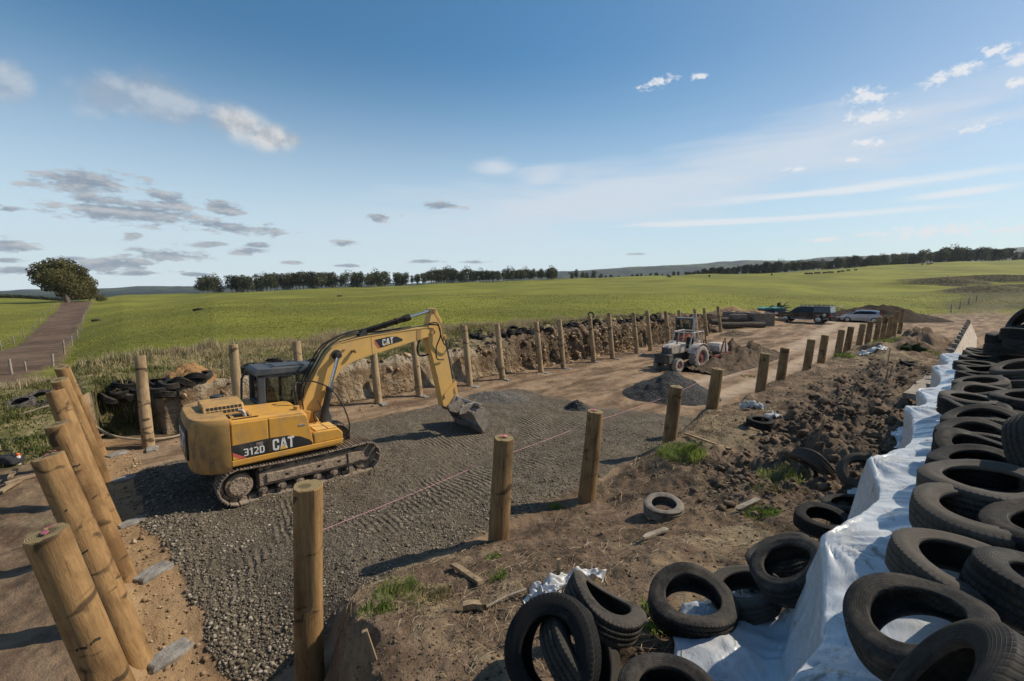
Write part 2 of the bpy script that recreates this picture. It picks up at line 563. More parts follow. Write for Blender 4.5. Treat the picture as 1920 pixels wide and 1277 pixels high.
def height(x, y):
    x = np.asarray(x, float); y = np.asarray(y, float)
    P = pieces(x, y)
    n1 = fbm(x * 0.35, y * 0.35, 3, 61)
    n2 = fbm(x * 1.3, y * 1.3, 4, 62)
    n3 = fbm(x * 5.5, y * 5.5, 4, 63)
    zf = 0.34 * sm(-9.5, -6.3, x) * (1 - sm(12, 18, y)) * sm(1.4, 3.2, y) - 0.22 * sm(-8, -6, x) * (1 - sm(1.4, 3.0, y)) + 0.3 * sm(26, 50, y) + 0.05 * n1 + 0.03 * n2
    zf = zf + P['gravel'] * (0.05 + 0.03 * n2 + 0.022 * n3) + (1 - P['gravel']) * (0.028 * n3 + 0.02 * n2)
    # wheel ruts along the way out
    for off in (-0.9, 0.9):
        cx = -8.6 - 0.0022 * np.clip(y - 30, 0, 60) ** 2 + off
        zf = zf - 0.05 * np.exp(-((x - cx) / 0.32) ** 2) * sm(16, 22, y)
    # far clay wall with its top
    spoil = sm(-18.2, -19.2, x) * (1 - sm(-21.5, -23.0, x)) * sm(13, 24, y) * (1 - sm(44, 48, y))
    zt = 1.5 + 0.16 * n1 + 0.27 * n2 + 0.05 * n3 + spoil * (0.34 + 0.5 * np.abs(n2) + 0.12 * n3)
    zt = zt - 0.55 * sm(-21, -26, x) * sm(4, -4, y) + 0.12 * np.exp(-((x + 26.8) / 0.9) ** 2) - 0.35 * sm(-22, -24.5, x) * (1 - sm(-25.2, -26.6, x)) * (1 - sm(16, 26, y))
    zt = zt * (1 - 0.72 * sm(43, 49, y))
    w = P['w']
    z = zf * (1 - w) + zt * w
    # left end: the ground behind the end posts
    zl = 0.5 + 0.55 * sm(-13, -19, x) + 0.12 * n1 + 0.10 * n2 + 0.03 * n3 - 0.35 * sm(-20, -26, x)
    le = sm(0.55, -0.15, y + 0.12 * n2) * (1 - sm(-6.5, -5.4, x))
    z = z * (1 - le) + zl * le
    # near bank
    e = np.interp(y, [0, 2, 5, 7.5, 10.8, 13, 20, 30, 45], [.9, .85, .42, .34, .72, 1.08, 1.1, 1.0, .5])
    f = np.interp(y, [0, 4, 6, 9, 13, 17, 30, 45], [1.85, 1.8, 1.58, 1.38, 1.28, 1.15, .95, .6])
    t = np.clip((x + 5.5) / 4.3, 0, 1)
    zb = e + (f - e) * t + 0.10 * n1 + 0.09 * n2 + 0.035 * n3
    lump = np.abs(fbm(x * 2.1, y * 2.1, 5, 71, 0.62))
    zb = zb + P['clod'] * (0.26 * lump - 0.06 + 0.26 * n2 + 0.05 * n3)
    for (mx, my, rx, ry, mh) in ((-2.6, 38, 2.0, 3.2, 0.95), (-3.6, 33, 1.6, 2.6, 0.45), (-4.2, 9.4, 1.0, 1.1, 0.22), (-3.2, 4.6, 1.3, 1.2, 0.1)):
        zb = zb + mh * np.exp(-((x - mx) / rx) ** 2 - ((y - my) / ry) ** 2) * (1 + 0.8 * n2)
    z = z * (1 - P['bank']) + zb * P['bank']
    # the heap of feed under the plastic sheet
    zs = 2.55 + 0.42 * sm(1.0, 5.5, y) - 0.30
    z = z * (1 - P['stack']) + zs * P['stack']
    # yard
    yd = sm(45, 52, y)
    z = z * (1 - yd) + (0.42 + 0.06 * n1 + 0.04 * n2 + 0.012 * n3) * yd
    fl = P['field']
    z = z * (1 - fl) + (z_field(x, y) + 0.05 * n2 * (1 - sm(40, 90, -x))) * fl
    # raised berms on the right, shaped so their near faces fall in shade
    for (gx, gy, ax, ay, dep) in SHADE_BERMS:
        z = z + dep * np.exp(-((x - gx) / ax) ** 2 - ((y - gy) / ay) ** 2)
    return z

SHADE_BERMS = []

def gz(x, y):
    return float(height(np.array([x]), np.array([y]))[0])

def on_ground(px, py, far=600):
    d = ray(px, py)
    t = np.exp(np.linspace(math.log(1.2), math.log(far), 2600))
    X = d.x * t; Y = d.y * t; Zr = CAMZ + d.z * t
    below = Zr < height(X, Y)
    i = int(np.argmax(below)) if below.any() else len(t) - 1
    a, b = t[max(i - 1, 0)], t[i]
    tt = np.linspace(a, b, 24)
    below = (CAMZ + d.z * tt) < height(d.x * tt, d.y * tt)
    j = int(np.argmax(below)) if below.any() else 23
    return CAM + d * float(tt[j])

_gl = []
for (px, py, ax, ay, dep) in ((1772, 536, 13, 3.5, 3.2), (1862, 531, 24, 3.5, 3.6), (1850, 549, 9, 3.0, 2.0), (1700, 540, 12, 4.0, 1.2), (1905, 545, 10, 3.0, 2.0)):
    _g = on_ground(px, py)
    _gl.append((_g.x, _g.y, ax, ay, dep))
SHADE_BERMS += _gl

# farm lane running away on the left
LANE = []
for (px, py, hw) in ((-70, 720, 2.0), (28, 684, 2.2), (75, 650, 2.6), (100, 626, 2.7), (119, 605, 2.8), (132, 587, 3.0), (143, 571, 3.6)):
    q = on_ground(px, py)
    LANE.append((q.x, q.y, hw))
_l = LANE[-1]; _k = LANE[-2]
LANE.append((_l[0] + (_l[0] - _k[0]) * 1.4, _l[1] + (_l[1] - _k[1]) * 1.4, 3.2))

def seg_dist(x, y, pts):
    """distance to a polyline less its half width"""
    best = np.full(x.shape, 1e9)
    for (a, b) in zip(pts[:-1], pts[1:]):
        dx, dy = b[0] - a[0], b[1] - a[1]
        t = np.clip(((x - a[0]) * dx + (y - a[1]) * dy) / (dx * dx + dy * dy), 0, 1)
        d = np.hypot(x - a[0] - t * dx, y - a[1] - t * dy) - (a[2] + (b[2] - a[2]) * t)
        best = np.minimum(best, d)
    return best

# muddy track climbing away on the right
_tr = [on_ground(px, py) for (px, py) in ((1740, 607), (1800, 592), (1860, 572), (1905, 556))]
RTRACK = [(q.x, q.y, 2.2) for q in _tr]

def classes(x, y):
    P = pieces(x, y)
    n1 = fbm(x * 0.3, y * 0.3, 4, 81)
    n2 = fbm(x * 1.6, y * 1.6, 4, 82)
    Z = -SY * x + CY * y
    fl = sm(0.25, 0.7, P['field'] + 0.5 * n2 * (P['field'] > 0.01) * (P['field'] < 0.99))
    lane = 1 - sm(-0.5, 0.35, seg_dist(x, y, LANE) + 0.7 * n2)
    lane = np.where(Z > 175, 0, lane)
    rt = 1 - sm(-0.6, 0.5, seg_dist(x, y, RTRACK) + 1.2 * n2)
    wallm = sm(0.10, -0.03, P['d']) * sm(-0.95, -0.62, P['d'] + 0.15 * n2) * P['wy']
    verge = sm(-18.5, -18.75, x + 0.3 * n2 + 0.3 * n1) * (1 - sm(44, 49, y))
    bare = sm(-17.9, -18.3, x) * (1 - sm(-20.2, -21.5, x + 1.2 * n1)) * sm(13, 19, y)      # spoil on top of the wall
    verge = verge * (1 - bare)
    left = sm(0.4, -0.1, y) * (1 - sm(-6.5, -5.6, x))
    verge = np.maximum(verge, left * sm(-13.5, -16.5, x + 2.4 * n1 + 1.0 * n2) )
    verge = verge * (1 - fl)
    scrub_shade = np.zeros_like(x)
    for (gx, gy, ax, ay, dep) in SHADE_BERMS:
        scrub_shade = np.maximum(scrub_shade, (dep > 1.5) * np.exp(-((x - gx) / (ax * 1.1)) ** 2 - ((y - gy + ay * .7) / (ay * 1.3)) ** 2))
    scrub_shade = sm(0.35, 0.6, scrub_shade + 0.4 * n1)  # dark patches painted for the shade on the berm faces
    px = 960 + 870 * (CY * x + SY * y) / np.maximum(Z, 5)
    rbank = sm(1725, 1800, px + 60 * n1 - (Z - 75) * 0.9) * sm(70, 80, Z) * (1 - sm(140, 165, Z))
    pale = np.zeros_like(x)
    for off in (-0.95, 0.95):
        cx = -8.6 - 0.0022 * np.clip(y - 30, 0, 60) ** 2 + off
        pale = np.maximum(pale, np.exp(-((x - cx) / (0.42 + 0.006 * y)) ** 4) * sm(17, 21, y) * (1 - sm(68, 80, y)))
    pale = pale * (1 - fl)
    lug = np.maximum(np.exp(-((x + 9.0 + 0.04 * y) / 2.6) ** 4), 0.0) * P['gravel']
    bank = np.maximum(P['bank'], P['stack'])
    A = np.stack([P['gravel'] * (1 - bank), wallm * (1 - bank) * (1 - left), bank, np.maximum(left, bare)], 1)
    B = np.stack([verge, fl * (1 - lane) * (1 - 0.3 * rt), lane * (x < -24), P['clod'] * P['bank']], 1)
    Cc = np.stack([pale, lug, np.maximum(scrub_shade, rbank * 0.85), rt * 0.25], 1)
    return np.clip(A, 0, 1), np.clip(B, 0, 1), np.clip(Cc, 0, 1)

def make_terrain():
    az_in = np.linspace(radians(-57), radians(57), 740)
    az_out = np.linspace(radians(57), radians(303), 76)[1:-1]
    az = np.concatenate([az_in, az_out])
    r = [0.5]
    while r[-1] < 4300:
        k = 1.006 if r[-1] < 62 else (1.011 if r[-1] < 500 else 1.025)
        if r[-1] < 2.0: k = 1.05
        r.append(r[-1] * k)
    r = np.array(r)
    R, A_ = np.meshgrid(r, az, indexing='ij')
    th = YAW + pi / 2 - A_                      # world angle
    X = R * np.cos(th); Y = R * np.sin(th)
    x = X.ravel(); y = Y.ravel()
    z = height(x, y)
    A, B, Cc = classes(x, y)
    nr, na = R.shape
    i = np.arange(nr - 1)[:, None]; j = np.arange(na)[None, :]
    j2 = (j + 1) % na
    Q = np.stack([i * na + j, i * na + j2, (i + 1) * na + j2, (i + 1) * na + j], -1).reshape(-1, 4)
    Q = Q[:, ::-1]
    c4 = Q[:, 0]
    reg = np.full(len(Q), 0)                    # which named piece of ground each face belongs to
    xx, yy = x[c4], y[c4]
    reg[A[c4, 0] > 0.5] = 1
    reg[A[c4, 1] > 0.5] = 2
    reg[A[c4, 2] > 0.5] = 3
    reg[A[c4, 3] > 0.5] = 4
    reg[B[c4, 0] > 0.5] = 5
    reg[B[c4, 1] > 0.5] = 6
    Zc = -SY * xx + CY * yy
    reg[(reg == 6) & (np.hypot(xx, yy) > 520)] = 8
    reg[B[c4, 2] > 0.5] = 7
    reg[(reg == 0) & (yy > 46)] = 9
    names = ['pit_floor', 'gravel_pad', 'cut_clay_bank', 'earth_bank', 'spoil_ground', 'rough_verge', 'green_field', 'farm_lane', 'far_hills', 'dirt_yard']
    V = np.stack([x, y, z], 1)
    m = ground_material()
    for k, nm in enumerate(names):
        q = Q[reg == k]
        if not len(q):
            continue
        used, inv = np.unique(q, return_inverse=True)
        o = np_mesh(nm, V[used], inv.reshape(q.shape), m)
        tag(o, kind='structure')
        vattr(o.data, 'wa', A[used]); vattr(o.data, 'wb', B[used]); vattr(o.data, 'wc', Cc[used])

def ground_material():
    t = NT('ground')
    def attr(nm):
        a = t.n('ShaderNodeAttribute', attribute_name=nm)
        s_ = t.n('ShaderNodeSeparateColor')
        t.l(a.outputs['Color'], s_.inputs[0])
        return s_.outputs[0], s_.outputs[1], s_.outputs[2], a.outputs['Alpha']
    gravel, wall, bank, spoil = attr('wa')
    verge, field, lane, clod = attr('wb')
    pale, lug, scrub_shade, rtrack = attr('wc')
    P = t.coord('Object')
    big = t.noise(P, 0.22, 6, 0.6)
    mid = t.noise(P, 1.5, 7, 0.62)
    fine = t.noise(P, 11.0, 6, 0.65)
    vfine = t.noise(P, 55.0, 4, 0.6)
    sepP = t.n('ShaderNodeSeparateXYZ'); t.l(P, sepP.inputs[0])
    # pit floor: sandy clay, scraped
    Ps = t.coord('Object', (1.0, 0.28, 1))
    scrape = t.noise(Ps, 1.1, 7, 0.65, 0.4)
    c_ = t.mix(t.ramp(scrape, 0.38, 0.62), (0.120, 0.078, 0.047), (0.315, 0.22, 0.14))
    c_ = t.mix(t.ramp(mid, 0.48, 0.7, 0, 0.65), c_, (0.165, 0.110, 0.068))
    orng = t.ramp(t.math('ADD', sepP.outputs[1], t.math('MULTIPLY', t.math('SUBTRACT', mid, 0.5), 1.2)), 1.5, 0.7, 0, 0.8)
    c_ = t.mix(orng, c_, t.mix(mid, (0.27, 0.165, 0.08), (0.40, 0.27, 0.145)))
    c_ = t.mix(t.math('MULTIPLY', pale, t.ramp(mid, 0.3, 0.6, 0.4, 0.95)), c_, (0.40, 0.31, 0.225))
    # gravel
    st = t.n('ShaderNodeTexVoronoi', feature='F1'); t.l(P, st.inputs['Vector']); st.inputs['Scale'].default_value = 26
    stc = t.n('ShaderNodeSeparateColor'); t.l(st.outputs['Color'], stc.inputs[0])
    gcol = t.mix(t.ramp(stc.outputs[0], 0.1, 0.95), (0.072, 0.058, 0.041), (0.200, 0.167, 0.124))
    gcol = t.mix(t.ramp(mid, 0.40, 0.64, 0, 0.7), gcol, (0.100, 0.080, 0.056))
    gcol = t.mix(t.ramp(big, 0.5, 0.66, 0, 0.4), gcol, (0.15, 0.125, 0.095))
    gedge = t.ramp(t.math('ADD', gravel, t.math('MULTIPLY', t.math('SUBTRACT', fine, 0.5), 0.7)), 0.4, 0.6)
    c_ = t.mix(gedge, c_, gcol)
    # cut clay wall: pale cap near the left, rusty streaks farther on
    Pv = t.coord('Object', (1.6, 1.6, 0.35))
    streak = t.noise(Pv, 1.6, 7, 0.62, 0.3)
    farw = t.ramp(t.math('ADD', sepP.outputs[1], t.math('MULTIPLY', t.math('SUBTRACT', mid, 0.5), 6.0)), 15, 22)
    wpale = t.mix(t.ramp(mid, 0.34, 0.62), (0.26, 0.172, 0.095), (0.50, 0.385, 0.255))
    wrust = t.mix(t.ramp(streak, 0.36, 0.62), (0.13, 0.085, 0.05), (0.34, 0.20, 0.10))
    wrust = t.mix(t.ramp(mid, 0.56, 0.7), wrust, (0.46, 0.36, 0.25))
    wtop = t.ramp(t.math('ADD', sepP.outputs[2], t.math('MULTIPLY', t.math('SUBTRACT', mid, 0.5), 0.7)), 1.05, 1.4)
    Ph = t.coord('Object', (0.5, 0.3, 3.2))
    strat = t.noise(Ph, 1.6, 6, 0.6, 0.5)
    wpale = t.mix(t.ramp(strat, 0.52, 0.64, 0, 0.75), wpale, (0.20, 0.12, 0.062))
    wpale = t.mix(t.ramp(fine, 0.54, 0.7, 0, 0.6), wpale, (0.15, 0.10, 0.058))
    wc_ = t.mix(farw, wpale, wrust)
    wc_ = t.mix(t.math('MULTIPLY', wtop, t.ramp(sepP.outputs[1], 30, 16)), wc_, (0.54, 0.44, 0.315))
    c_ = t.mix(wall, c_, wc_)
    # banks of dug soil
    soil = t.mix(t.ramp(mid, 0.34, 0.68), (0.082, 0.055, 0.036), (0.220, 0.152, 0.098))
    soil = t.mix(t.ramp(fine, 0.5, 0.75, 0, 0.6), soil, (0.25, 0.19, 0.127))
    sandy = t.mix(t.ramp(fine, 0.3, 0.7), (0.20, 0.155, 0.09), (0.31, 0.25, 0.155))
    soil = t.mix(t.ramp(t.math('ADD', big, t.math('MULTIPLY', mid, 0.5)), 0.79, 0.92, 0, 0.75), soil, sandy)
    clodc = t.mix(t.ramp(mid, 0.35, 0.7), (0.070, 0.052, 0.038), (0.185, 0.138, 0.096))
    clodc = t.mix(t.ramp(fine, 0.55, 0.75, 0, 0.6), clodc, (0.22, 0.175, 0.125))
    soil = t.mix(clod, soil, clodc)
    c_ = t.mix(t.math('MAXIMUM', bank, spoil), c_, soil)
    # rough verge of long and dead grass
    vg = t.mix(t.ramp(mid, 0.36, 0.62), (0.10, 0.10, 0.035), (0.28, 0.225, 0.12))
    vg = t.mix(t.ramp(fine, 0.45, 0.7, 0, 0.6), vg, (0.09, 0.095, 0.030))
    c_ = t.mix(verge, c_, vg)
    # grazed field
    Pf = t.coord('Object', (1, 1, 1))
    fn = t.noise(Pf, 3.2, 6, 0.7)
    f1 = t.mix(t.ramp(fn, 0.34, 0.66), (0.090, 0.099, 0.016), (0.195, 0.198, 0.035))
    fbig = t.noise(Pf, 0.035, 5, 0.6)
    f1 = t.mix(t.ramp(fbig, 0.42, 0.62, 0, 0.55), f1, (0.265, 0.268, 0.038))
    f1 = t.mix(t.ramp(mid, 0.60, 0.74, 0, 0.55), f1, (0.215, 0.185, 0.072))
    far_d = t.n('ShaderNodeVectorMath', operation='LENGTH'); t.l(P, far_d.inputs[0])
    patch = t.voro(P, 0.0022, 'F1', 1)
    ps = t.n('ShaderNodeSeparateColor'); t.l(patch, ps.inputs[0])
    hn = t.noise(t.coord('Object', (1, 1, 0.2)), 0.012, 6, 0.65)
    hills = t.mix(t.ramp(ps.outputs[0], 0.2, 0.8), (0.022, 0.036, 0.028), (0.075, 0.095, 0.045))
    hills = t.mix(t.ramp(hn, 0.44, 0.54), hills, (0.010, 0.018, 0.018))
    f1 = t.mix(t.ramp(far_d.outputs['Value'], 520, 900), f1, hills)
    c_ = t.mix(field, c_, f1)
    sc_ = t.mix(t.ramp(mid, 0.35, 0.65), (0.030, 0.030, 0.014), (0.13, 0.11, 0.055))  # dark bank scrub, also laid on the berms as painted shade
    c_ = t.mix(t.math('MULTIPLY', scrub_shade, field), c_, sc_)
    ln = t.mix(t.ramp(t.math('ADD', t.math('MULTIPLY', mid, 0.5), t.math('MULTIPLY', big, 0.6)), 0.40, 0.70), (0.078, 0.050, 0.033), (0.165, 0.110, 0.074))
    c_ = t.mix(lane, c_, ln)
    c_ = t.mix(rtrack, c_, (0.135, 0.105, 0.072))
    # relief
    Pl = t.coord('Object', (1, 1, 1), (0, 0, radians(12)))
    wv = t.n('ShaderNodeTexWave', wave_type='BANDS', bands_direction='Y')
    t.l(Pl, wv.inputs['Vector']); wv.inputs['Scale'].default_value = 2.6; wv.inputs['Distortion'].default_value = 3.6
    wv.inputs['Detail'].default_value = 3; wv.inputs['Detail Scale'].default_value = 1.2
    lugm = t.math('MULTIPLY', lug, t.ramp(t.noise(P, 0.55, 3, 0.5), 0.46, 0.62))
    h = t.math('MULTIPLY', t.math('SUBTRACT', 1.0, st.outputs['Distance']), t.math('MULTIPLY', gravel, 0.55))
    h = t.math('ADD', h, t.math('MULTIPLY', wv.outputs[0], t.math('MULTIPLY', lugm, 1.0)))
    soft = t.math('ADD', t.math('MULTIPLY', fine, 0.8), t.math('MULTIPLY', vfine, 0.35))
    h = t.math('ADD', h, t.math('MULTIPLY', soft, t.ramp(far_d.outputs['Value'], 20, 90, 1.0, 0.5)))
    nb = t.bump(h, 0.75, 0.06)
    fb = t.math('MULTIPLY', fn, t.math('MULTIPLY', field, t.ramp(far_d.outputs['Value'], 300, 700, 1.0, 0.0)))
    nb = t.bump(fb, 0.5, 0.35, nb)
    wb_ = t.math('MULTIPLY', t.math('ADD', t.math('ADD', streak, mid), t.math('ADD', t.math('MULTIPLY', fine, 0.5), t.math('MULTIPLY', t.voro(P, 3.2), 0.5))), wall)
    nb = t.bump(wb_, 1.0, 0.30, nb)
    return t.done(c_, 0.93, nb, 0.0, 0.15)

make_terrain()
# ------------------------------------------------------------------ shared materials
def wood_mat(name, c1, c2, c3, bands=True):
    t = NT(name)
    v = t.coord('Object', (1, 1, 0.09), rnd=True)
    g = t.noise(v, 22, 7, 0.68, 0.35)
    v2 = t.coord('Object', (1, 1, 0.45), rnd=True)
    b = t.noise(v2, 2.6, 5, 0.6)
    v3 = t.coord('Object', (0.45, 0.45, 1.0), rnd=True)
    kn = t.noise(v3, 4.2, 3, 0.5, 0.8)
    fine = t.noise(t.coord('Object', (1, 1, 0.25), rnd=True), 46, 5, 0.7)
    col = t.mix(t.ramp(g, 0.30, 0.70), c1, c2)
    col = t.mix(t.ramp(b, 0.46, 0.68, 0, 0.85), col, c3)
    col = t.mix(t.ramp(fine, 0.55, 0.72, 0, 0.55), col, tuple(x * 0.45 for x in c3))
    crack = t.noise(t.coord('Object', (1, 1, 0.035), rnd=True), 30, 3, 0.5, 0.3)
    col = t.mix(t.ramp(crack, 0.66, 0.70, 0, 0.75), col, (0.035, 0.026, 0.018))
    big = t.noise(t.coord('Object', (1, 1, 0.6), rnd=True), 1.6, 4, 0.6, 0.6)
    col = t.mix(t.ramp(big, 0.50, 0.70, 0, 0.6), col, tuple(x * 0.62 for x in c3))
    col = t.mix(t.ramp(kn, 0.60, 0.67, 0, 0.85), col, (0.055, 0.036, 0.022))
    nb = t.bump(t.math('ADD', g, t.math('MULTIPLY', fine, 0.6)), 0.6, 0.012)
    return t.done(col, 0.85, nb, 0, 0.2)

def end_grain(name, c1, c2):
    t = NT(name)
    v = t.coord('Object', rnd=False)
    s_ = t.n('ShaderNodeSeparateXYZ'); t.l(v, s_.inputs[0])
    n = t.noise(v, 9, 4, 0.6)
    r = t.math('SQRT', t.math('ADD', t.math('POWER', t.math('ADD', s_.outputs[0], 0.02), 2.0), t.math('POWER', s_.outputs[1], 2.0)))
    ring = t.math('SINE', t.math('ADD', t.math('MULTIPLY', r, 420.0), t.math('MULTIPLY', n, 7.0)))
    col = t.mix(t.ramp(ring, -0.6, 0.8), c1, c2)
    heart = t.ramp(t.math('ADD', r, t.math('MULTIPLY', t.math('SUBTRACT', n, 0.5), 0.08)), 0.045, 0.085, 1, 0)
    col = t.mix(t.math('MULTIPLY', heart, 0.75), col, (0.075, 0.065, 0.035))
    return t.done(col, 0.85, t.bump(t.math('ADD', ring, t.math('MULTIPLY', n, 3)), 0.35, 0.01), 0, 0.2)

M_POLE_L = wood_mat('pole_wood_warm', (0.36, 0.222, 0.100), (0.25, 0.146, 0.062), (0.155, 0.086, 0.038))
M_POLE_N = wood_mat('pole_wood_brown', (0.33, 0.22, 0.108), (0.21, 0.134, 0.064), (0.13, 0.082, 0.043))
M_POLE_F = wood_mat('pole_wood_far', (0.43, 0.315, 0.185), (0.30, 0.21, 0.115), (0.21, 0.14, 0.078))
M_END = end_grain('pole_end_grain', (0.30, 0.225, 0.115), (0.20, 0.145, 0.07))
M_CONC = simple('footing_concrete', (0.27, 0.255, 0.23), (0.15, 0.138, 0.12), 0.9, 9, 0.7, 0.03)
M_PINK = simple('pink_tape', (0.62, 0.16, 0.24), (0.5, 0.12, 0.18), 0.6)
M_STRING = simple('pink_string', (0.72, 0.36, 0.42), (0.65, 0.3, 0.36), 0.7)
M_PLANK = wood_mat('plank_wood', (0.38, 0.29, 0.18), (0.27, 0.195, 0.115), (0.19, 0.13, 0.08))
M_PLANK_G = wood_mat('plank_grey', (0.36, 0.32, 0.26), (0.25, 0.21, 0.165), (0.17, 0.14, 0.105))
M_BAND = simple('dark_saw_mark', (0.035, 0.025, 0.018), (0.05, 0.035, 0.025), 0.9)

def orient(o, base, top):
    d = (Vector(top) - Vector(base))
    o.location = base
    o.rotation_euler = d.to_track_quat('Z', 'Y').to_euler()
    return d.length

def pole_mesh(length, r, seed, bury=0.35, scarf=None):
    rnd = random.Random(seed)
    seg, rings = 30, 16
    mb = MB()
    ph = [rnd.uniform(0, 6.28) for _ in range(6)]
    vs = []
    for i in range(rings + 1):
        z = -bury + (length + bury) * i / rings
        rr = r * (1.07 - 0.14 * i / rings)
        ox = 0.010 * sin(z * 1.3 + ph[0]); oy = 0.010 * sin(z * 1.1 + ph[1])
        for k in range(seg):
            a = 2 * pi * k / seg
            q = rr * (1 + 0.018 * sin(3 * a + ph[2] + z * 0.8) + 0.012 * sin(5 * a + ph[3] - z * 1.7) + 0.008 * rnd.uniform(-1, 1))
            x, y = ox + q * cos(a), oy + q * sin(a)
            if scarf is not None:
                for (sa, depth, z0, z1) in scarf:
                    if z0 < z < z1:
                        lim = rr * depth
                        pr = x * cos(sa) + y * sin(sa)
                        if pr > lim:
                            x -= (pr - lim) * cos(sa); y -= (pr - lim) * sin(sa)
            vs.append((x, y, z))
    fs = []
    for i in range(rings):
        for k in range(seg):
            k2 = (k + 1) % seg
            fs.append((i * seg + k, i * seg + k2, (i + 1) * seg + k2, (i + 1) * seg + k))
    mb.add(vs, fs, 0)
    # slightly chamfered saw-cut top
    top = [vs[rings * seg + k] for k in range(seg)]
    inner = [(x * 0.95, y * 0.95, length + 0.012 + 0.02 * x / r * rnd.choice((-1, 1)) * 0.3) for x, y, z in top]
    mb.add(top + inner + [(0, 0, length + 0.013)], [(k, (k + 1) % seg, seg + (k + 1) % seg, seg + k) for k in range(seg)], 0)
    mb.add(inner + [(0, 0, length + 0.013)], [(k, (k + 1) % seg, seg) for k in range(seg)], 1)
    return mb

def footing_mb(seed, sx=0.30, sy=0.52, sz=0.07):
    rnd = random.Random(seed)
    mb = MB()
    n = 9
    for zi, (zz, sc) in enumerate(((-0.25, 1.05), (sz * 0.75, 1.0), (sz, 0.9))):
        pass
    ring = []
    for k in range(14):
        a = 2 * pi * k / 14
        c_, s_ = cos(a), sin(a)
        e = 9.0
        rr = (abs(c_) ** e + abs(s_) ** e) ** (-1 / e)
        ring.append((c_ * rr * sx / 2 * rnd.uniform(.9, 1.06), s_ * rr * sy / 2 * rnd.uniform(.9, 1.06)))
    vs = []
    for zz, sc in ((-0.3, 1.04), (sz * 0.72, 1.0), (sz, 0.9)):
        vs += [(x * sc, y * sc, zz + rnd.uniform(-.012, .012)) for x, y in ring]
    fs = []
    for i in range(2):
        for k in range(14):
            k2 = (k + 1) % 14
            fs.append((i * 14 + k, i * 14 + k2, (i + 1) * 14 + k2, (i + 1) * 14 + k))
    vs.append((0, 0, sz + 0.015))
    for k in range(14):
        fs.append((28 + k, 28 + (k + 1) % 14, 42))
    mb.add(vs, fs)
    return mb

ORD = ['first', 'second', 'third', 'fourth', 'fifth', 'sixth', 'seventh', 'eighth', 'ninth', 'tenth', 'eleventh', 'twelfth', 'thirteenth',
       'fourteenth', 'fifteenth', 'sixteenth', 'seventeenth', 'eighteenth', 'nineteenth', 'twentieth', 'twenty-first', 'twenty-second', 'twenty-third', 'twenty-fourth',
       'twenty-fifth', 'twenty-sixth', 'twenty-seventh', 'twenty-eighth', 'twenty-ninth', 'thirtieth']

def make_pole(base, top, r, mat, seed, label, group, foot=None, tape=False, bands=(), scarf=None):
    L = (Vector(top) - Vector(base)).length
    mb = pole_mesh(L, r, seed, scarf=scarf)
    o = mb.build('timber_post', [mat, M_END], smooth=True, angle=40)
    orient(o, base, top)
    tag(o, label, 'post', group)
    for (zb, a0, a1) in bands:
        b = MB()
        rr = r * (1.07 - 0.14 * (zb + .35) / (L + .35)) * 1.012
        n = 12
        vs = []
        for zz in (zb - 0.012, zb + 0.012):
            for k in range(n + 1):
                a = a0 + (a1 - a0) * k / n
                w = 0.01 * sin(k * 1.9 + zb * 7)
                vs.append((rr * cos(a), rr * sin(a), zz + w + 0.05 * (k / n - .5)))
        b.add(vs, [(k, k + 1, n + 2 + k, n + 1 + k) for k in range(n)])
        b.build('saw_mark', M_BAND, o)
    if tape:
        t = MB()
        for dx in (0, 1):
            t.box((0.02 - 0.05 * dx, 0.03 * dx, L + 0.035 + 0.012 * dx), (0.055, 0.035, 0.005), R=Matrix.Rotation(0.6 + dx, 3, 'Z') @ Matrix.Rotation(0.35 - 0.7 * dx, 3, 'X'))
        t.build('marker_tape', M_PINK, o)
    if foot is not None:
        fo = footing_mb(seed).build('footing', M_CONC, None, bevel=0.01)
        dx, dy, rz = foot
        W = Matrix.Translation((base[0] + dx, base[1] + dy, gz(base[0] + dx, base[1] + dy) - 0.03)) @ Matrix.Rotation(rz, 4, 'Z')
        fo.parent = o
        bpy.context.view_layer.update()
        fo.matrix_parent_inverse = o.matrix_basis.inverted()
        fo.matrix_basis = W
    return o

# end row, nearest the camera on the left
end_tops = [(88, 1003), (92, 856), (107, 797), (104, 734), (111, 713), (116, 688)]
for i, (px, py) in enumerate(end_tops):
    tp = onz(px, py, 2.66)
    bx, by = ((-5.0, 0.34), (-7.12, 0.36), (-9.15, 0.46), (-11.6, 0.44), (-14.2, 0.5), (-16.7, 0.56))[i]
    bs = Vector((bx, by, -0.02))
    tape = i in (0, 1, 3)
    make_pole(bs, tp, 0.158 if i else 0.148, M_POLE_L, 100 + i,
              '%s leaning post of the end row from the camera, %s' % (ORD[i], 'pink tape on top' if tape else 'bare sawn top'),
              'leaning posts of the end row', foot=(0.10, 0.34, 0.30 + 0.12 * (i % 3)), tape=tape,
              bands=((1.55, -2.4, 0.6), (2.1, -2.0, 0.4)) if i in (1, 2, 3) else ((1.75, -2.2, 0.5),),
              scarf=((0.25, 0.80, 0.2, 1.5 + 0.1 * i),) if i in (0, 3) else None)

